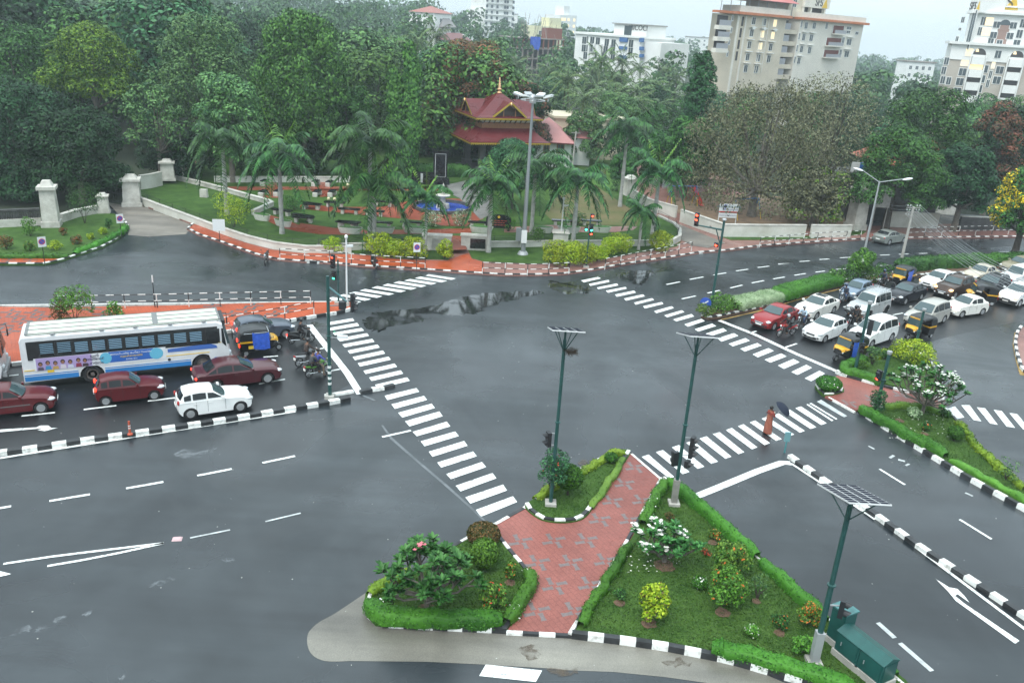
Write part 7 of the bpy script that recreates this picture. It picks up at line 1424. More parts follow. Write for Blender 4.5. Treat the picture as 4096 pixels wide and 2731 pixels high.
for i in range(6):
    for u in(.2,.5,.85):F10.win(root,None,5 if u==.2 else 2.4,2.2,lit=((i+int(u*10))% 4!=3),uv=(F10.L*u,z10_-3-i*4.2))
for lab,k,q,Y,w_,h_ in(('small white house in the far wood between the two tall blocks',D,(2085,142),420,14,9),('faint white block far away right of the office',D,(1580,85),800,26,16),('faint grey blocks of flats behind the left skyline trees',kO,(495,115),760,34,26)):
    a=AT(k(*q),Y);F=Face(a,a+Vector((w_,2,0)));root=thing('far_house',lab,'building');block(root,F,9,-12,a.z,bwhite);F.slab(-.5,F.L+.5,a.z,a.z+.5,-9.5,.5,'roof',c_raw,root)
    for i in range(4):
        for j in range(2):F.win(root,None,1.6,1.8,uv=(2+i*(w_-3)/3.4,a.z-2.5-j*3.4))
rt=mat('pagoda_red_roof',(.105,.015,.017),.36,var=.18,spec=.35,scale=.8,rvar=.12);wood=mat('pagoda_wood',(.20,.08,.035),.6,c2=(.32,.15,.06),scale=6);gold=mat('pagoda_gold',(.55,.40,.06),.35,.6,var=.25,scale=9);brass=mat('finial_brass',(.75,.45,.25),.25,.9);dwood=mat('dark_carving',(.05,.03,.025),.6)
ctr=Vector((-3.73,114.1,0));root=thing('gate_pavilion','two tiered red roofed temple style pavilion with gold trim and a brass finial','pavilion',ctr,R(22));ZP=1.5
MB().box((0,0,ZP/2),(8.6,8.6,ZP)).build('plinth',stone_d,root)
st=MB()
for i in range(7):st.box((0,-4.3-.2-.36*i,ZP-.21*(i+1)+.1),(4.6,.36,.22+.0*i))
st.build('steps',stone_d,root)
for s in(-1,1):MB().add([(s*2.6-.3,-4.3,ZP+.25),(s*2.6+.3,-4.3,ZP+.25),(s*2.6+.3,-7.4,.35),(s*2.6-.3,-7.4,.35),(s*2.6-.3,-4.3,0),(s*2.6+.3,-4.3,0),(s*2.6+.3,-7.4,0),(s*2.6-.3,-7.4,0)],[(0,1,2,3),(4,7,6,5),(0,3,7,4),(1,5,6,2),(3,2,6,7)]).build('stair_wall',stone_d,root)
for x in(-3.1,3.1):
    for y in(-3.1,3.1):
        c=MB();c.box((x,y,ZP+.35),(1.15,1.15,.7));c.box((x,y,ZP+2.3),(.78,.78,3.2));c.box((x,y,ZP+1.9),(.9,.9,.18));c.box((x,y,ZP+3.75),(1.2,1.2,.4));c.build('column',stone_d,root,'auto')
def tier(z0,h0,z1,h1,name,m,th=.14):
    b=MB();k=7
    for i in range(k+1):
        t=i/k;q=h0+(h1-h0)*t;z=z0+(z1-z0)*(t**1.12)
        for px,py in((-q,-q),(q,-q),(q,q),(-q,q)):b.v.append((px,py,z+(.10 if i==0 else 0)))
    for i in range(k):
        for e in range(4):b.f.append([i*4+e,i*4+(e+1)% 4,i*4+4+(e+1)% 4,i*4+4+e]);b.m.append(0)
    o=len(b.v);b.v+=[(px,py,z0-th)for px,py in((-h0,-h0),(h0,-h0),(h0,h0),(-h0,h0))]
    for e in range(4):b.f.append([o+e,o+(e+1)% 4,(e+1)% 4,e]);b.m.append(0)
    b.f.append([o+3,o+2,o+1,o]);b.m.append(0);return b.build(name,m,root)
tier(5.55,5.45,7.15,3.4,'lower_roof',rt);MB().box((0,0,7.4),(6.7,6.7,1.1)).build('upper_wall',wood,root);MB().box((0,0,8.1),(7.5,7.5,.32)).build('bracket_band',mat('band_white',(.55,.54,.5),.8),root)
fr=MB()
for i in range(12):
    t=-3.9+7.8*i/11
    for a in range(4):M_=Matrix.Rotation(a*math.pi/2,4,'Z');fr.add([M_@Vector(v)for v in((t-.06,-3.45,7.75),(t+.06,-3.45,7.75),(t+.06,-4.35,8.32),(t-.06,-4.35,8.32),(t-.06,-3.45,7.95),(t+.06,-3.45,7.95),(t+.06,-4.35,8.42),(t-.06,-4.35,8.42))],[(0,1,2,3),(4,7,6,5),(0,3,7,4),(1,5,6,2),(2,6,7,3)])
fr.build('bracket_row',dwood,root);tier(8.45,4.55,11.25,.22,'upper_roof',rt)
for nm,h,z in(('lower_gold_fringe',5.47,5.28),('upper_gold_fringe',4.57,8.20)):
    b=MB()
    for a in range(4):
        M_=Matrix.Rotation(a*math.pi/2,4,'Z');n=44
        for i in range(n):x=-h+2*h*i/n;b.add([M_@Vector(v)for v in((x,-h-.01,z+.22),(x+2*h/n,-h-.01,z+.22),(x+h/n,-h-.01,z))],[(0,2,1)]); 
        b.add([M_@Vector(v)for v in((-h,-h-.03,z+.18),(h,-h-.03,z+.18),(h,-h-.03,z+.30),(-h,-h-.03,z+.30))],[(0,1,2,3)])
    b.build(nm,gold,root)
for a in range(4):
    M_=Matrix.Rotation(a*math.pi/2,4,'Z');f=lambda*v:M_@Vector(v);yb,wb_,hb=-4.35,2.25,1.8;z=8.66
    MB().add([f(-wb_,yb,z),f(0,yb-.25,z+hb),f(0,-1.9,z+hb),f(-1.9,-3.2,z+.3),f(wb_,yb,z),f(1.9,-3.2,z+.3),f(-wb_,yb,z-.14),f(0,yb-.25,z+hb-.14),f(wb_,yb,z-.14)],[(0,3,2,1),(1,2,5,4),(6,0,1,7),(7,1,4,8)]).build('gable_roof',rt,root)
    g_=MB()
    for s in(-1,1):g_.add([f(s*wb_*1.03,yb-.06,z-.22),f(0,yb-.32,z+hb-.16),f(0,yb-.32,z+hb+.12),f(s*wb_*1.03,yb-.06,z+.10)],[(0,1,2,3)]if s<0 else[(3,2,1,0)])
    g_.build('gable_trim',gold,root);MB().add([f(-1.9,yb+.4,z),f(1.9,yb+.4,z),f(0,yb+.4,z+hb-.3)],[(0,1,2)]).build('gable_panel',dwood,root)
    MB().ball(f(0,yb-.36,z+hb-.25),(.16,.16,.28),8,6).build('gable_boss',brass,root,True)
    for s in(-1,1):MB().tube(f(s*.8,yb+.1,z),f(s*.8,yb+.1,z+.85),.08,.05,6).build('gable_post',wood,root)
MB().lathe([(.34,11.15),(.36,11.3),(.16,11.42),(.34,11.62),(.36,11.72),(.15,11.9),(.28,12.08),(.14,12.22),(.22,12.38),(.09,12.5),(.16,12.62),(.05,12.75),(.03,13.2)],n=14).build('finial',brass,root,True)
def wall(label,pts,h,th,m=wall_w,z0=0.0,name='boundary_wall',cap=True):
    P=[Vector((p[0],p[1],0))for p in pts];N=normals2(P);root=thing(name,label,'wall',(P[0].x,P[0].y,z0));o=P[0];b=MB();c=MB()
    for bb,w_,a0,a1 in((b,th/2,-.2,h),(c,th/2+.05,h,h+.1)):
        n=len(P)
        for i,p in enumerate(P):
            q=p-o
            for s,z in((-1,a0),(-1,a1),(1,a1),(1,a0)):v=q+N[i]*w_*s;bb.v.append((v.x,v.y,z))
        for i in range(n-1):
            for k in range(4):bb.f.append([i*4+k,i*4+(k+1)% 4,i*4+4+(k+1)% 4,i*4+4+k]);bb.m.append(0)
        bb.f.append([0,3,2,1]);bb.f.append([n*4-4+k for k in range(4)]);bb.m+=[0,0]
    b.build('wall',m,root)
    if cap:c.build('coping',stone_w,root)
    return root
off=lambda P,d:[p+n*d for p,n in zip([Vector((q.x,q.y,0))for q in P],normals2([Vector((q.x,q.y,0))for q in P]))]
wall('white retaining wall along the lower edge of the park, left of the entrance',off(PW,-.12),.72,.25);wall('white retaining wall along the lower edge of the park, right of the entrance',off(PW2,-.12),.66,.25)
def ped(label,k,q,q2,s=1.3,z0=0.0,name='gate_pillar'):
    g=G(k(*q),z0);h=HT(g,k(*q2))-z0;root=thing(name,label,'pillar',g,R(20));MB().box((0,0,h*.06),(s*1.15,s*1.15,h*.12)).build('base',stone_w,root);MB().box((0,0,h*.46),(s,s,h*.72),top=(.88,.88)).build('shaft',stone_w,root);MB().box((0,0,h*.85),(s*1.15,s*1.15,h*.07)).build('cornice',stone_w,root);MB().box((0,0,h*.94),(s*.8,s*.8,h*.12),top=(.6,.6)).build('cap',stone_w,root)
ped('white square gate pillar with a stepped cap at the head of the park wall',kE,(893,538),(888,332),1.7);ped('white tapering pillar farther back up the drive',kE,(1130,368),(1127,228),1.5,.9);ped('tall tapering stone pillar by the balustrade, partly under the trees',kE,(350,678),(315,372),1.35,.14);ped('white pillar half hidden by the small tree at the gate',kE,(700,590),(690,455),1.0,.1);ped('pale pillar at the corner of the white playground wall',kF,(1935,790),(1938,662),1.4,.3);ped('tall pale tapering pillar behind the pavement at the street lamp',kS,(570,825),(600,330),1.6,.15)
wall('low white wall climbing between the two gate pillars',[G(kE(945,430),.6),G(kE(1010,415),.7),G(kE(1085,385),.9)],2.0,.3);MB_=MB()
wall('long low white wall at the back of the park terrace',GL(kE,[(1440,385),(1900,385),(2352,385)],PZ),.6,.25,z0=PZ)
wall('stepped white terrace wall on the left lawn',GL(kE,[(1170,365),(1340,405),(1550,460),(1800,530),(1830,545),(1700,605)],PZ),.4,.3,stone_w,PZ)
pts=GL(kE,[(-60,690),(280,672)],.14);root=thing('balustrade','stone balustrade along the back of the upper left lawn','balustrade',pts[0]);d=pts[1]-pts[0];L_=d.length;d.normalize();rz=math.atan2(d.y,d.x);MB().box(d*L_/2+Vector((0,0,.35)),(L_,.4,.7),rz).build('plinth',stone_w,root);MB().box(d*L_/2+Vector((0,0,1.5)),(L_,.35,.16),rz).build('rail',stone_d,root)
for i in range(22):MB().lathe([(.07,.7),(.12,.9),(.06,1.2),(.1,1.42)],d*L_*(i+.5)/22,8).build('baluster',stone_d,root,True)
wall('low stone wall between the balustrade and the gate',GL(kE,[(415,655),(520,620),(680,590)],.1),.8,.4,stone_w)
root=thing('iron_gate','dark iron gate beside the white gate pillar','gate',G(kE(860,535)));b=MB()
for i in range(12):b.tube((-.25*i,.02*i,.1),(-.25*i,.02*i,2.0),.02,n=5)
for z in(.2,1.1,1.95):b.tube((0,0,z),(-2.75,.22,z),.03,n=5)
b.build('bars',blackm,root)
g=G(kF(822,715),PZ);root=thing('memorial_slab','tall black memorial slab in a pale frame beside the pavilion','monument',g,R(10));MB().box((0,0,.35),(2.3,1.2,.7)).build('base',black_gran,root);MB().box((0,0,2.3),(1.75,.5,3.3)).build('slab',black_gran,root);MB().box((0,-.27,2.35),(1.35,.04,2.9)).build('frame',mat('frame_grey',(.40,.41,.42),.5),root);MB().box((0,-.30,2.35),(1.2,.04,2.75)).build('tablet',black_gran,root);MB().box((0,0,4.02),(2.1,.8,.16)).build('cap',black_gran,root)
g=G(kF(720,715),PZ);root=thing('black_plaque_wall','low black plaque wall left of the memorial slab','monument',g,R(6));MB().box((0,0,.75),(2.6,.4,1.5)).build('slab',black_gran,root);MB().box((-.1,-.22,.8),(.3,.05,1.1)).build('tablet',mat('frame_grey',(.4,.4,.4)),root)
Yh=124;z=zat(kP,(1300,830),Yh);a=AT(kP(1250,830),Yh);b_=AT(kP(1560,838),Yh);F=Face(a-Vector((3,0,0)),b_);root=thing('house','white house with a pink red roof behind the pavilion','building');block(root,F,8,0,z,bwhite);pk=mat('roof_pink_red',(.36,.16,.15),.55,var=.12,scale=.6);hip(F,-.5,F.L+.4,z,3.0,-8.5,.9,pk,root);F.slab(-.5,F.L+.4,z-.16,z-.01,.6,.95,'fascia',rt,root);F.slab(F.L,F.L+3,0,z+.4,-8,-3,'side_wing',bwhite,root);hip(F,F.L-1.5,F.L+3.5,z+.4,2,-9,-2.4,pk,root,'side_roof');F.win(root,kP(1428,915),1.1,1.4,frame=wood);F.win(root,kP(1265,915),.9,1.3,frame=wood)
a=AT(kP(1370,560),132);F=Face(a,a+Vector((11,2.5,0)));root=thing('low_building','low cream flat roofed building behind the pink roofed house','building');block(root,F,8,0,a.z,mat('render_beige',(.50,.46,.34),.85));F.slab(-.3,F.L+.3,a.z,a.z+.35,-8.3,.3,'parapet',mat('render_beige',(.5,.46,.34)),root)
wall('grey weathered wall behind the wild grass',[G(kF(1600,590)),G(kF(1900,585)),G(kF(2050,590))],1.3,.3,stone_d)
WA=[G(kR(*q),.15)for q in[(65,745),(330,840),(590,932)]];WB=[G(kR(*q),.15)for q in[(590,932),(1100,938),(1620,938)]];WC=[G(kR(*q),.15)for q in[(1690,938),(2190,938)]]
wall('white playground wall along the gravel lane',WA,1.35,.25,z0=.15);wall('white playground wall along the pavement, left of its small gate',WB,1.3,.25,z0=.15);wall('white playground wall along the pavement, right of its small gate',WC,1.3,.25,z0=.15);wall('pale wall along the far side of the gravel lane',[G(kF(*q),.3)for q in[(1915,780),(2050,860),(2210,905)]],1.2,.25,z0=.2)
lg=mat('logo_blue',(.03,.06,.45),.5);txt=mat('text_grey',(.16,.18,.30),.6)
def banner(q,F_,w_=1.6):
    u,v=F_.uv(kR(*q));p=F_.pt(u,v,.06);root=thing('banner','small white banner with blue lettering on the playground wall','banner',p,F_.rz,'banners on the playground wall');MB().box((0,0,0),(w_,.04,.62)).build('sheet',white_m,root)
    for s in(0,.13):MB().slab([(-w_*.36+s,-.025,-.12),(-w_*.36+.05+s,-.025,-.12),(-w_*.36+.15+s,-.025,.16),(-w_*.36+.10+s,-.025,.16)],(0,-1,0),.005).build('logo',lg,root)
    text('HLL LIFECARE',.16,root,txt,(.16,-.03,0),ext=.004)
FB=Face(WB[0],WC[-1])
for q in((705,828),(963,825),(1175,828),(1375,828),(1830,828),(2080,828)):banner(q,FB)
for q in((820,832),(1935,832)):u,v=FB.uv(kR(*q));tag(FB.slab(u-.75,u+.75,v-.22,v+.22,.04,.08,'blue_board',bl_blue,None),'dark blue board between two banners on the playground wall','board','blue boards on the playground wall')
ba=G(kR(530,800),.2);bb=G(kR(748,808),.2);FBd=Face(ba,bb);root=thing('park_sign',"white children's park sign on two posts inside the playground wall",'sign');top=FBd.uv(kR(580,515))[1]
for u in(0,FBd.L):MB().tube(FBd.pt(u,.2),FBd.pt(u,top),.05,n=8).build('post',white_m,root)
v1=top;v0=FBd.uv(kR(580,607))[1];FBd.slab(-.1,FBd.L+.1,v0,v1,.05,.10,'panel',white_m,root);FBd.slab(-.1,FBd.L+.1,v0-.12,v0-.03,.05,.10,'red_line',sgn_r,root);FBd.slab(-.02,FBd.L,v0-.72,v0-.22,.05,.10,'panel',white_m,root)
hh=v1-v0;text("CHILDREN'S PARK",.34,root,mat('text_teal',(.05,.18,.22),.6),FBd.pt(FBd.L/2,v1-.32,.12),(R(90),0,FBd.rz));text('HLL LIFECARE LIMITED',.17,root,txt,FBd.pt(FBd.L*.62,v0+hh*.22,.12),(R(90),0,FBd.rz));text('AIDED BY THE CITY CORPORATION',.12,root,txt,FBd.pt(FBd.L/2,v0-.46,.12),(R(90),0,FBd.rz))
for s in(0,.2):MB().slab([FBd.pt(FBd.L*.14+s,v0+.2,.11),FBd.pt(FBd.L*.14+.08+s,v0+.2,.11),FBd.pt(FBd.L*.14+.26+s,v0+.75,.11),FBd.pt(FBd.L*.14+.18+s,v0+.75,.11)],FBd.n,.01).build('logo',lg,root)
g=G(kR(350,558),.2);root=thing('playground_slide','red playground slide on brown sand','slide',g,R(112));sr=mat('slide_red',(.45,.03,.025),.4);b=MB()
sp=[(0,.12),(.5,.2),(1.6,1.0),(2.6,1.9),(3.1,2.0)]
for i in range(4):
    (xa,za),(xb,zb)=sp[i],sp[i+1];b.add([(xa,-.3,za),(xa,.3,za),(xb,.3,zb),(xb,-.3,zb),(xa,-.3,za+.2),(xa,.3,za+.2),(xb,.3,zb+.2),(xb,-.3,zb+.2)],[(0,1,2,3),(0,3,7,4),(1,5,6,2)])
b.build('chute',sr,root);b=MB()
for y in(-.3,.3):b.tube((3.6,y,0),(3.05,y,2.6),.035,n=6)
for i in range(6):b.tube((3.55-.09*i,-.3,.3+.33*i),(3.55-.09*i,.3,.3+.33*i),.025,n=5)
b.build('ladder',sr,root)
def swing(label,q,w_=3.2,rz=0.0):
    g=G(q,.2);root=thing('swing_frame',label,'swing',g,rz,'playground swings');by=[mat('play_blue',(.04,.18,.42),.5),mat('play_yellow',(.55,.36,.03),.5)];MB().tube((-w_/2,0,2.3),(w_/2,0,2.3),.05,n=8).build('beam',by[0],root)
    for x in(-w_/2,w_/2):
        for y in(-.8,.8):MB().tube((x,y,0),(x,y*.55,1.05),.045,n=8).build('leg',by[1],root);MB().tube((x,y*.55,1.05),(x,0,2.3),.045,n=8).build('leg',by[0],root)
    for x in(-.7,.7):b=MB().tube((x-.2,0,.55),(x-.2,0,2.3),.012,n=4).tube((x+.2,0,.55),(x+.2,0,2.3),.012,n=4);b.box((x,0,.53),(.48,.2,.05));b.build('seat',blackm,root)
swing('blue and yellow swing frame near the slide',kR(85,530),3.4,R(15));swing('blue and yellow swing frame behind the park sign',kR(870,700),3.6,R(30))
p=AT(kS(580,180),100);root=thing('bank_building','pale building with a white and blue sign board, mostly hidden by trees','building',p);MB().box((5,5,-p.z/2-.6),(13,6,p.z-1.0)).build('wall',stone_d,root);MB().box((0,0,0),(.9,.3,1.1)).build('sign_white',white_m,root);MB().box((1.0,.0,0),(1.0,.3,1.1)).build('sign_blue',mat('bank_blue',(.03,.14,.5),.4),root)  # pale wall takes the dark stone colour: tree shade put into its colour
p=AT(kS(1330,60),108);F=Face(p-Vector((5,-1,0)),p+Vector((6,1,0)));root=thing('house','house with an orange red tiled roof showing between the trees on the right','building');block(root,F,8,0,p.z-1.5,stone_w);hip(F,-.8,F.L+.8,p.z-1.5,3.6,-9,1,mat('tile_orange_red',(.36,.11,.07),.7,var=.2,scale=2),root)
b2w=G(kS(1080,810),.15);wall('low white wall in the shade behind the far pavement',[G(kS(880,800),.15),G(kS(1080,812),.15),G(kS(1430,822),.15)],1.7,.3,z0=.15);wall('dark fence wall at the far right behind the pavement',[G(kS(1660,830),.15),G(kS(1920,840),.15),G(kS(2400,850),.15)],1.5,.25,stone_d,.15)
root=thing('hoarding','grey notice hoarding on two legs behind the grey saloon','sign',G(kS(800,870),.15),R(5));MB().box((0,0,4.0),(1.7,.08,2.2)).build('panel',galv_d,root)
for x in(-.7,.7):MB().tube((x,.05,0),(x,.05,3.2),.05,n=6).build('leg',galv_d,root)
# ================================================================ GARDENS
def hl(k,L_,z=.15):return[Vector((p.x,p.y,0))for p in(G(k(*q),z)for q in L_)]
HG='clipped hedges edging the lawn islands'
hedge('clipped hedge along the concrete apron side of the lower left island',hl(kC,[(262,1065),(280,1110),(340,1140),(600,1160),(1040,1165)]),0.60,0.51,seed=1,group=HG)
hedge('clipped hedge beside the rose paved path on the lower left island',hl(kC,[(1060,1165),(1130,1080),(1215,950),(1190,870)]),0.44,0.41,seed=2,extra=(pet_w,.02),group=HG)
hedge('yellow green low hedge at the road edge of the lower left island',hl(kC,[(255,1000),(340,945),(430,905),(505,870)]),0.40,0.33,'edging',seed=3,size=.12,dens=110,rough=.08)
hedge('clipped hedge on the road side of the large lawn, upper run',hl(kC,[(2010,345),(2120,430)])+hl(kD,[(500,480),(770,715)]),0.44,0.49,seed=4,group=HG)
hedge('clipped hedge on the road side of the large lawn, lower run',hl(kD,[(800,745),(960,895),(1180,1090)]),0.44,0.41,seed=5,rough=.07,group=HG)
hedge('white flowered hedge beside the rose paved path, upper run',hl(kC,[(2000,350),(1940,450),(1860,590)]),0.40,0.45,seed=6,extra=(pet_w,.03),group=HG)
hedge('loose low hedge beside the rose paved path, lower run',hl(kC,[(1790,720),(1680,900),(1560,1080),(1500,1190)]),0.34,0.34,seed=7,rough=.09,group=HG)
hedge('clipped hedge along the bottom kerb of the large lawn',hl(kC,[(2270,1325),(2352,1345)])+hl(kD,[(520,1255),(800,1320),(1060,1400),(1350,1500)]),0.56,0.45,seed=8,group=HG)
hedge('small hedge behind the green cabinets',hl(kD,[(1310,1190),(1450,1290),(1600,1410)]),0.32,0.29,seed=9,rough=.08)
hedge('yellow green edging along the road side of the teardrop island',hl(kC,[(1240,440),(1330,385),(1480,300),(1610,225),(1690,180),(1760,172)]),0.34,0.28,'edging',seed=10,size=.11,dens=110,rough=.08)
hedge('sparse green edging along the path side of the teardrop island',hl(kC,[(1760,200),(1690,305),(1610,420),(1560,490)]),0.32,0.21,'ixora',seed=11,dens=80,rough=.08)
hedge('clipped hedge at the tip of the shrubby island',hl(kB,[(1200,895),(1110,925),(1040,965),(1040,985),(1150,1010),(1330,1075)]),0.56,0.49,seed=12,rough=.08)
hedge('clipped hedge along the kerb of the right lawn',hl(kB,[(1160,1255),(1400,1395),(1640,1540)])+hl(kD,[(1720,20),(1890,120)]),0.50,0.49,seed=13,group=HG)
hedge('ragged low edging farther along the kerb of the right lawn',hl(kD,[(1910,140),(2060,215),(2200,290),(2400,410)]),0.36,0.25,'shrub',seed=14,dens=90,rough=.1)
hedge('bushy edging between the paved passage and the right lawn',hl(kB,[(1330,1235),(1500,1240),(1640,1250),(1750,1285)]),0.40,0.33,'ixora',seed=15,rough=.1)
hedge('yellow green edging on the far side of the right lawn',hl(kB,[(1860,1350),(1920,1420),(1990,1510)])+hl(kD,[(2150,140),(2250,225),(2352,310)]),0.32,0.29,'edging',seed=16,rough=.1,size=.11)
hedge('yellow green bushy edging along the queue side of the shrubby island',hl(kB,[(1250,885),(1360,845),(1480,815)]),0.48,0.41,'edging',seed=17,rough=.12,size=.12)
hedge('long bright green clipped hedge in the planted median',hl(kB,[(560,440),(700,400),(830,362),(990,325)],.2),1.7,.8,'hedge',seed=18,z0=.2)
hedge('long pale variegated clipped hedge in the planted median',hl(kB,[(235,515),(400,475),(560,440)],.2),1.6,.72,'varieg',seed=19,z0=.2,rough=.08)
hedge('dark loose hedge farther along the planted median',hl(kG,[(1600,718),(1800,690),(2050,680),(2352,668)],.2),1.3,1.1,'mid',seed=20,z0=.2,dens=60,size=.18,rough=.15)
hedge('low bright hedge along the front of the upper left lawn',hl(kE,[(-200,893),(0,893),(300,890),(460,888)]),.5,.35,seed=21,size=.14,dens=70);hedge('low bright hedge following the curved kerb of the upper left lawn',hl(kE,[(500,870),(620,825),(740,775),(820,725),(850,690)]),.5,.35,seed=22,size=.14,dens=70)
hedge('dark clipped hedge behind the memorial slab',hl(kF,[(670,665),(800,668),(1000,670)],PZ),1.6,1.5,'mid',seed=23,z0=PZ,dens=40,size=.22)
plumeria('plumeria tree with pink flowers on the lower left island',G(kC(600,1090)),1.75,2.55,1,nb=22,fl=pet_p,share=.02,leafL=.33);plumeria('small plumeria tree with white flowers on the large lawn',G(kC(1990,820)),1.25,1.55,2,nb=14,fl=pet_w,share=.35,leafL=.28,trunk_h=.3);plumeria('wide plumeria tree with white flowers on the right lawn',G(kB(1608,1290)),2.35,2.9,3,nb=24,fl=pet_w,share=.4,leafL=.30)
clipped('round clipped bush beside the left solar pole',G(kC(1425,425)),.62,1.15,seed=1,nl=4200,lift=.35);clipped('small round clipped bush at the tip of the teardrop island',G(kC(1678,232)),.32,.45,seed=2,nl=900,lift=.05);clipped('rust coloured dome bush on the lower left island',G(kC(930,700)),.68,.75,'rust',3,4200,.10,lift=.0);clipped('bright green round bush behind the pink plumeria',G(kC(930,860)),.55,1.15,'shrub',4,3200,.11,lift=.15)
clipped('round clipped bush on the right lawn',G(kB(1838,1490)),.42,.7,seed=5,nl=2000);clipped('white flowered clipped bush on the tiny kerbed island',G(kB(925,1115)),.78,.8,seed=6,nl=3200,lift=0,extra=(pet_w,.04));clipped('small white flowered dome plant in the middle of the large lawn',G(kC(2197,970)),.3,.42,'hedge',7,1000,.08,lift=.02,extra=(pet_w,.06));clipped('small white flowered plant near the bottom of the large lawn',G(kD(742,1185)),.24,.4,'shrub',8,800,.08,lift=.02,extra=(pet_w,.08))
S=shrub
S('grey leaved tall shrub with red flower tips beside the left solar pole',G(kC(1325,455)),1.05,3.4,'blue',1,.14,2600,zb=.45,k=12,extra=(pet_r,.01));S('yellow and bronze croton bush on the large lawn',G(kC(1915,1170)),.8,2.1,'gold',2,.17,1900,zb=.1,extra=(lf['rust'],.12),k=12);S('tall ixora bush with orange flowers on the large lawn',G(kD(580,1010)),1.0,2.2,'shrub',3,.15,2800,extra=(pet_o,.02),k=12);S('second yellow green ixora bush behind the tall one',G(kD(605,830)),1.0,1.9,'ixora',31,.16,2600,extra=(pet_o,.03),k=12)
S('ixora bush covered in orange flowers near the green cabinet',G(kD(1070,1115)),.55,1.15,'ixora',4,.13,1500,extra=(pet_o,.22));S('small dark ixora bush left of the orange flowered one',G(kD(908,1145)),.42,.85,'mid',5,.12,700,extra=(pet_o,.05));S('low yellow green bush at the foot of the right solar pole',G(kD(1040,1285)),.65,.75,'shrub',6,.13,900);S('ixora bush with red flowers on the lower left island',G(kC(985,1085)),.75,1.4,'ixora',7,.15,1700,extra=(pet_r,.05));S('upright ixora plant with orange tips on the lower left island',G(kC(1090,920)),.4,1.0,'shrub',8,.14,700,extra=(pet_o,.07))
S('tiny green plant on the lower left island',G(kC(385,1060)),.3,.3,'mid',9,.1,220);S('small dark green plant on the large lawn near the path',G(kC(1733,1040)),.35,.6,'mid',10,.11,420);S('small plant with orange flowers behind the road side hedge',G(kC(2280,685)),.36,.6,'ixora',11,.12,420,extra=(pet_o,.12));S('small bronze plant behind the steel sleeved pole',G(kC(2022,570)),.3,.4,'rust',12,.1,260);S('spindly feathery plant near the lower road side hedge',G(kD(775,965)),.55,1.6,'light',13,.12,380,bare=True);S('red tinged small plant beside the ixora bushes',G(kC(2235,775)),.28,.3,'rust',131,.1,200,extra=(pet_r,.3))
S('bushy young tree at the foot of the red lamp signal pole',G(kB(1270,1275)),.75,1.9,'blue',14,.15,1300);S('round yellow shrub mass on the shrubby island',G(kB(1540,920)),1.9,2.0,'gold',15,.18,4200,k=14);S('green leafy shrub beside the pole on the shrubby island',G(kB(1165,985)),.7,1.0,'shrub',16,.14,1100);S('pale small tree on the shrubby island',G(kB(1245,935)),.75,1.7,'light',17,.14,1000,zb=.45);S('dark small bush on the shrubby island',G(kB(1340,900)),.5,.8,'mid',18,.14,700);S('pale yellow strap leaved plant under the white plumeria',G(kB(1540,1310)),.6,.6,'varieg',19,.2,600);S('small ixora plant with orange tips on the right lawn',G(kB(1632,1420)),.42,.75,'mid',20,.12,600,extra=(pet_o,.08));S('dark low plant near the far edge of the right lawn',G(kB(1770,1310)),.5,.5,'mid',21,.14,500);S('thin young shrub at the far edge of the right lawn',G(kD(2235,265)),.8,1.7,'light',22,.13,420,bare=True)
VS[:]=[.9,.9,.9]
S('green shrub under the keep left sign',G(kB(45,565),.2),.9,.8,'ixora',23,.17,900,z0=.2);S('light green bush at the end of the variegated hedge',G(kB(160,530),.2),1.3,1.35,'shrub',24,.18,2000,z0=.2);S('tall bright shrub in the planted median at the foot of the street lamp',G(kB(1150,330),.2),1.3,3.4,'shrub',25,.2,2600,z0=.2,zb=.3);S('loose bushes in the planted median left of the street lamp',G(kB(1090,325),.2),1.3,1.5,'mid',26,.18,1600,z0=.2);S('loose bushes in the planted median right of the street lamp',G(kB(1215,315),.2),1.3,1.4,'shrub',261,.18,1500,z0=.2);S('low bush in the planted median before the rickshaw',G(kB(1320,290),.2),1.2,1.3,'mid',27,.18,1400,z0=.2);S('white flowered round bush at the end of the bright green hedge',G(kB(985,330),.2),1.0,1.3,'shrub',28,.15,1600,z0=.2,extra=(pet_w,.03))
S('small tree on the grass patch behind the bus',G(kA(505,485),.17),1.5,2.4,'shrub',29,.17,1900,zb=.35,extra=(lf['rust'],.1));S('dark red leaved bush beside the small tree behind the bus',G(kA(410,480),.17),.7,1.5,'rust',30,.15,1100,extra=(pet_w,.02));S('round green bush on the grass patch behind the bus',G(kA(780,462),.17),.65,1.3,'shrub',32,.15,1000,extra=(pet_w,.02))
VS[:]=[.78,.85,.8]
for i,(x,y,r,h,lab)in enumerate(((470,1128,1.9,2.0,'golden bush left of the park entrance, the largest there'),(560,1140,1.5,1.5,'golden bush between two others left of the entrance'),(660,1155,1.5,2.1,'golden bush next to the no parking sign by the entrance'),(850,1155,.95,1.9,'small golden bush beside the entrance path'),(192,1112,1.1,1.4,'golden bush behind the thin signal pole'),(1490,1185,1.8,2.3,'golden bush at the left end of the clipped row right of the mast'),(1580,1188,1.8,2.2,'golden bush in the middle of the clipped row right of the mast'),(1670,1182,1.7,2.1,'golden bush at the right end of the clipped row right of the mast'),(1745,1165,1.1,1.5,'low golden bush behind the railing, right of the signal pole'),(1815,1135,1.35,1.9,'round golden bush beyond the clipped row'),(1885,1118,1.3,2.1,'taller golden bush beyond the clipped row'),(2125,1105,1.5,2.2,'golden bush at the corner palm'))):
    S(lab,G(kF(x,y),.18),r,h,'gold',50+i,.2,int(2000*r),z0=.18,k=12)
VS[:]=[.66,.75,.7]
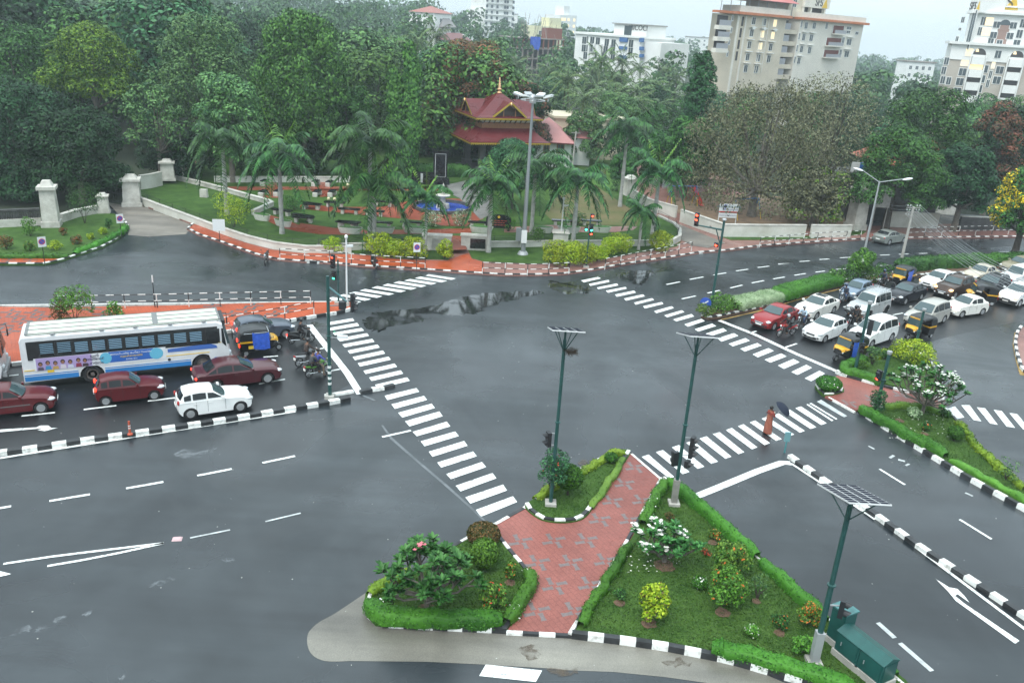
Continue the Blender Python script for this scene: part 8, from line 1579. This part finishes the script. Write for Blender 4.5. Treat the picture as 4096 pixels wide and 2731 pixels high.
for i,(k,q,r,h,m,ex,lab)in enumerate(((kE,(205,745),1.2,2.0,'shrub',None,'bright green bush on the upper left lawn'),(kE,(570,660),2.6,4.6,'mid',None,'small spreading tree by the gate on the upper left lawn'),(kE,(45,835),.9,1.5,'rust',(pet_r,.06),'red flowered bush at the left edge of the upper lawn'),(kE,(200,845),.7,1.0,'ixora',(pet_o,.06),'ixora plant beside the red flowered bush on the upper lawn'),(kE,(375,835),.7,.9,'gold',None,'pale golden plant on the upper left lawn'),(kE,(520,800),.6,.9,'rust',(pet_r,.06),'red tipped plant near the curved kerb of the upper lawn'),(kE,(425,740),.5,.9,'rust',(pet_r,.06),'small red tipped plant in the middle of the upper lawn'),(kE,(690,735),.6,.8,'gold',None,'golden plant near the no parking sign on the upper lawn'),(kE,(733,695),.5,1.2,'mid',None,'narrow dark plant near the gate on the upper lawn'),(kE,(610,765),.5,.6,'gold',None,'low golden plant near the curved kerb'))):
    S(lab,G(k(*q),.14),r,h,m,70+i,.2,int(1000*r),z0=.14,extra=ex,zb=.3 if r>2 else .12,k=14 if r>2 else 9)
VS[:]=[.8,.85,.7]
for i,(k,q,r,h,m,ex,lab,z)in enumerate(((kF,(780,965),1.25,1.6,'varieg',(pet_w,.06),'pale flowered bush left of the central park steps',PZ),(kF,(950,962),1.45,1.7,'varieg',(pet_w,.08),'pale flowered bush right of the central park steps',PZ),(kE,(1570,690),2.2,3.4,'gold',None,'loose yellow green young tree at the retaining wall',PZ),(kE,(1980,570),1.5,1.6,'mid',None,'dark bush at the bend of the terrace wall',PZ),(kF,(1630,955),1.2,1.4,'mid',None,'dark bush behind the palm in the park',PZ),(kF,(1230,990),.8,1.3,'shrub',None,'small green plant beside the black park name board',PZ),(kF,(1395,1050),1.1,1.5,'shrub',None,'green plant right of the high mast',PZ),(kF,(1860,760),1.2,2.4,'dark',None,'dark shrub by the lone royal palm',.4),(kF,(1760,700),1.4,2.2,'rust',None,'reddish bush at the edge of the wild grass',.4),(kF,(2230,700),1.6,3.4,'rust',None,'reddish small tree behind the gravel lane wall',.3))):
    S(lab,G(k(*q),z),r,h,m,90+i,.2,int(1100*r),z0=z,extra=ex)
def inside(P,x,y):
    c=np.zeros(len(x),bool);n=len(P)
    for i in range(n):
        a,b_=P[i],P[(i+1)% n]
        if abs(b_.y-a.y)>1e-9:c ^=((a.y>y)!=(b_.y>y))&(x<(b_.x-a.x)*(y-a.y)/(b_.y-a.y)+a.x)
    return c
rng=np.random.default_rng(77);Vs=[];Fs=[];o=0
for P,n in((TD,9000),(LL,16000),(RL,60000),(RI,9000),(LI,22000)):
    xs_=rng.uniform(min(q.x for q in P),max(q.x for q in P),n);ys_=rng.uniform(min(q.y for q in P),max(q.y for q in P),n);k=inside(inset(P,.22),xs_,ys_);C=np.stack([xs_[k],ys_[k],np.full(k.sum(),.165)],1)
    V,Fq=leaves(C,rng.normal(size=C.shape)*.8+np.array([0,0,.7]),.085,rng,.28);Vs.append(V);Fs.append(Fq+o);o+=len(V)
tag(npmesh('short_grass',np.concatenate(Vs),np.concatenate(Fs),leafmat('leaf_grass',(.018,.058,.007),(.085,.16,.03),scale=.5)),'short grass of the island lawns','grass',kind='stuff')
rd=random.Random(8);b=MB()
for k,x0,x1,y0,y1,n in((kC,1770,2100,740,860,26),(kB,1330,1850,1240,1460,60),(kD,0,240,690,820,12)):
    for i in range(n):p=G(k(rd.uniform(x0,x1),rd.uniform(y0,y1)),.16);s=rd.uniform(.02,.05);a=rd.uniform(0,6);b.poly([(p.x+s*math.cos(a+t),p.y+s*math.sin(a+t),.165)for t in(0,1.57,3.14,4.71)])
tag(b.build('fallen_petals',pet_w),'white petals fallen on the lawns under the plumeria trees','petals',kind='stuff')
b=MB(); 
for i in range(420):
    x,y=rd.uniform(-30,32),rd.uniform(22,75);s=rd.uniform(.012,.035);a=rd.uniform(0,6);b.poly([(x+s*math.cos(a+t),y+s*math.sin(a+t),.014)for t in(0,1.3,3.0,4.6)])
tag(b.build('road_litter',mat('litter_pale',(.42,.43,.40),.8)),'tiny pale specks of litter scattered over the wet road','litter',kind='stuff')
def soil(k,q,r):p=G(k(*q),.16);return[(p.x+r*rd.uniform(.75,1.15)*math.cos(t),p.y+r*rd.uniform(.75,1.15)*math.sin(t),0)for t in[2*math.pi*i/14 for i in range(14)]]
sheet('soil_patches',[soil(a[0],a[1],a[2]*.62)for a in((kC,(600,1085),.6),(kC,(1990,825),.75),(kD,(578,1030),.5),(kD,(140,1095),.5),(kC,(960,1090),.4),(kC,(1090,925),.35),(kC,(1733,1045),.35),(kD,(775,965),.3),(kB,(1448,1328),.45),(kB,(1632,1425),.35),(kD,(910,1150),.35),(kC,(2280,690),.35))],.168,dirt)
root=thing('litter_packet','blue and white packet lying on the lower left island','litter',G(kC(307,1040),.16),.6);MB().box((0,0,.02),(.42,.26,.03)).build('packet',plate_w,root);MB().box((.02,0,.038),(.25,.15,.008)).build('print',bl_blue,root)
root=thing('litter_packet','pink crumpled paper on the lower left road','litter',G(kW(1028,733)),.2);MB().box((0,0,.02),(.4,.3,.05),0,0,(.6,.7)).build('packet',mat('paper_pink',(.5,.35,.36),.8),root)
pot=mat('planter_white',(.62,.62,.57),.7,var=.15,scale=2)
def planter(label,q,k=kF,L_=2.3,rz=.03):
    g=G(k(*q),PZ);root=thing('planter',label,'planter',g,rz,'long white planters by the park path');s=[]
    for z,a,c in((0,.8,.7),(.12,.86,.8),(.5,1.0,1.0),(.62,1.04,1.06)):s.append([(L_/2*a*math.cos(t)**1 if True else 0,.38*c*math.sin(t),z)for t in[2*math.pi*i/20 for i in range(20)]])
    b=MB()
    for r_ in s:b.v+=r_
    for j in range(3):
        for i in range(20):b.f.append([j*20+i,j*20+(i+1)% 20,j*20+20+(i+1)% 20,j*20+20+i]);b.m.append(0)
    b.build('bowl',pot,root,True);MB().ball((0,0,.6),(L_/2*.95,.34,.1),14,5).build('soil',lf['mid'],root)
def bench(label,q,k=kF,rz=.03,L_=2.2):
    g=G(k(*q),PZ);root=thing('park_bench',label,'bench',g,rz,'black topped park benches');MB().box((0,0,.52),(L_,.62,.12)).build('seat',black_gran,root)
    for x in(-.7,.7):MB().box((x,0,.23),(.3,.5,.46)).build('leg',stone_w,root)
for q in((295,1005),(485,1003),(672,1003),(1065,1000),(1420,1000),(1580,1000),(1760,998)):planter('long white planter at the park path',q)
for q,k in(((1760,640),kE),((1903,680),kE)):planter('white planter at the bend of the red path',q,k,2.0,-.4)
for q in((292,968),(480,970),(655,968),(1050,968),(1540,958),(1710,958),(290,890),(435,902),(205,850),(65,862),(20,940),(490,845)):bench('black topped bench in the park',q)
for q in((1895,605),(2035,640),(2330,690),(2095,560)):bench('black topped bench in the park',q,kE,-.3)
for q in((1770,475),(1870,472),(2132,475),(2232,475),(2122,405),(2215,408),(1780,402)):bench('short black bench on the upper red terrace',q,kE,1.45,1.2)
g=G(kF(845,862),PZ);rr=(G(kF(1005,855),PZ)-G(kF(665,860),PZ)).length/2;c=(G(kF(1005,855),PZ)+G(kF(670,858),PZ))/2;root=thing('fountain','round blue pool with a white tiered fountain in the middle','fountain',(c.x,c.y,PZ));b=MB().lathe([(rr,0),(rr,.35),(rr-.3,.35),(rr-.32,.05)],n=32);b.f=b.f[:-2];b.m=b.m[:-2];b.build('rim',stone_d,root);MB().poly([((rr-.3)*math.cos(t),(rr-.3)*math.sin(t),.06)for t in[2*math.pi*i/32 for i in range(32)]]).build('pool',mat('pool_blue',(.03,.07,.33),.12,spec=.8),root)
MB().lathe([(.75,.05),(.7,.5),(.3,.6),(.26,1.2),(.75,1.35),(.8,1.45),(.25,1.5),(.2,1.9),(.42,2.0),(.2,2.1),(.12,2.5),(.02,2.75)],n=16).build('fountain_stem',stone_w,root,'auto')
g=G(kF(1165,990),PZ);root=thing('park_name_board','black name board with an arched top in the park','sign',g,.08);MB().slab([(-1.25,0,.3),(1.25,0,.3),(1.25,0,1.25)]+[(1.25*math.cos(t),0,1.25+.42*math.sin(t))for t in[math.pi*i/8 for i in range(1,8)]]+[(-1.25,0,1.25)],(0,-1,0),.12).build('board',black_gran,root);MB().wheel((0,-.125,1.42),(0,-1,0),[(.13,0),(.13,.01)],14).build('crest',gold_s,root)
for z,w_ in((1.05,1.7),(.85,1.3),(.62,1.5)):b=MB();[b.box((-w_/2+w_*(i+.5)/5,-.125,z),(w_/6.5,.012,.07))for i in range(5)];b.build('lettering',mat('letter_red',(.35,.06,.04),.5),root)
for x in(-1.0,1.0):MB().box((x,0,.1),(.15,.12,.5)).build('leg',blackm,root)
for lab,q,m in(('white entrance block left of the park steps',(805,1098),None),('white entrance block with a black plaque right of the park steps',(1028,1098),black_gran)):
    g=G(kF(*q),.18);root=thing('entrance_block',lab,'pedestal',g,.05);MB().box((0,0,.65),(2.6,.8,1.3)).build('block',stone_w,root);MB().box((0,0,1.34),(2.75,.95,.12)).build('coping',stone_w,root);MB().box((.25,-.42,.65),(1.4,.06,.9)).build('plaque',m or conc_plain,root)
root=thing('pedestal','white square pedestal under the white camera pole','pedestal',G(kF(1528,1082),.3));MB().box((0,0,.7),(1.4,1.0,1.5)).build('block',stone_w,root);MB().box((0,0,1.5),(1.7,1.3,.16),0,0,(.8,.7)).build('cap',stone_w,root)
root=thing('marker_stone','white block on the left lawn slope','stone',G(kE(1372,485),PZ));MB().box((0,0,.4),(.8,.5,.9),0,0,(.9,.9)).build('stone',stone_w,root)
root=thing('meter_box','grey meter box on a post left of the high mast','cabinet',G(kF(1288,1068),PZ));MB().box((0,0,.95),(.7,.4,1.2)).build('box',galv,root);MB().box((0,0,.2),(.1,.1,.5)).build('post',galv_d,root)
for lab,q,k in(('pair lamp post with round globes on the lower park lawn',(205,910),kF),('short globe lamp post beside the pair on the lower park lawn',(170,908),kF),('globe lamp post on the upper park lawn',(282,818),kF)):
    g=G(k(*q),PZ);root=thing('park_lamp',lab,'lamp post',g);MB().tube((0,0,0),(0,0,1.7),.045).build('post',blackm,root);MB().ball((0,0,1.85),.17).build('globe',mat('globe_cream',(.62,.56,.35),.4),root,True)
root=thing('utility_pole','thin grey utility pole at the back of the left lawn','power pole',G(kE(1232,360),.8));hh=HT(G(kE(1232,360),.8),kE(1200,55))-.8;MB().tube((0,0,0),(0,0,hh),.12,.08).build('pole',conc_plain,root);e=AT(kE(760,80),96)-Vector(root.location);MB().path([Vector((0,0,hh-.3)).lerp(e,t/8)+Vector((0,0,-.4*math.sin(math.pi*t/8)))for t in range(9)],.015,4).build('wire',wire_m,root)
root=thing('utility_pole','grey utility pole in front of the pink roofed house','power pole',G(kF(1590,720),.6));hh=HT(G(kF(1590,720),.6),kF(1610,405))-.6;MB().tube((0,0,0),(.15,0,hh),.13,.09).build('pole',conc_plain,root);MB().box((.15,0,hh-.2),(1.2,.08,.08)).build('cross_arm',galv_d,root)
# ================================================================ the rain haze: one even box of air round everything, the sky outside it
hz=bpy.data.materials.new('rain_haze');hz.use_nodes=True;n=hz.node_tree;n.nodes.remove(n.nodes['Principled BSDF'])
pv=n.nodes.new('ShaderNodeVolumePrincipled');pv.inputs['Color'].default_value=(.84,.95,1.0,1);pv.inputs['Density'].default_value=HAZE;pv.inputs['Anisotropy'].default_value=.2
n.links.new(pv.outputs[0],n.nodes['Material Output'].inputs['Volume'])
b=MB().box((100,728,12),(3250,1790,92));o=b.build('haze',hz);tag(o,'pale even rain haze over the whole place','haze',kind='stuff')
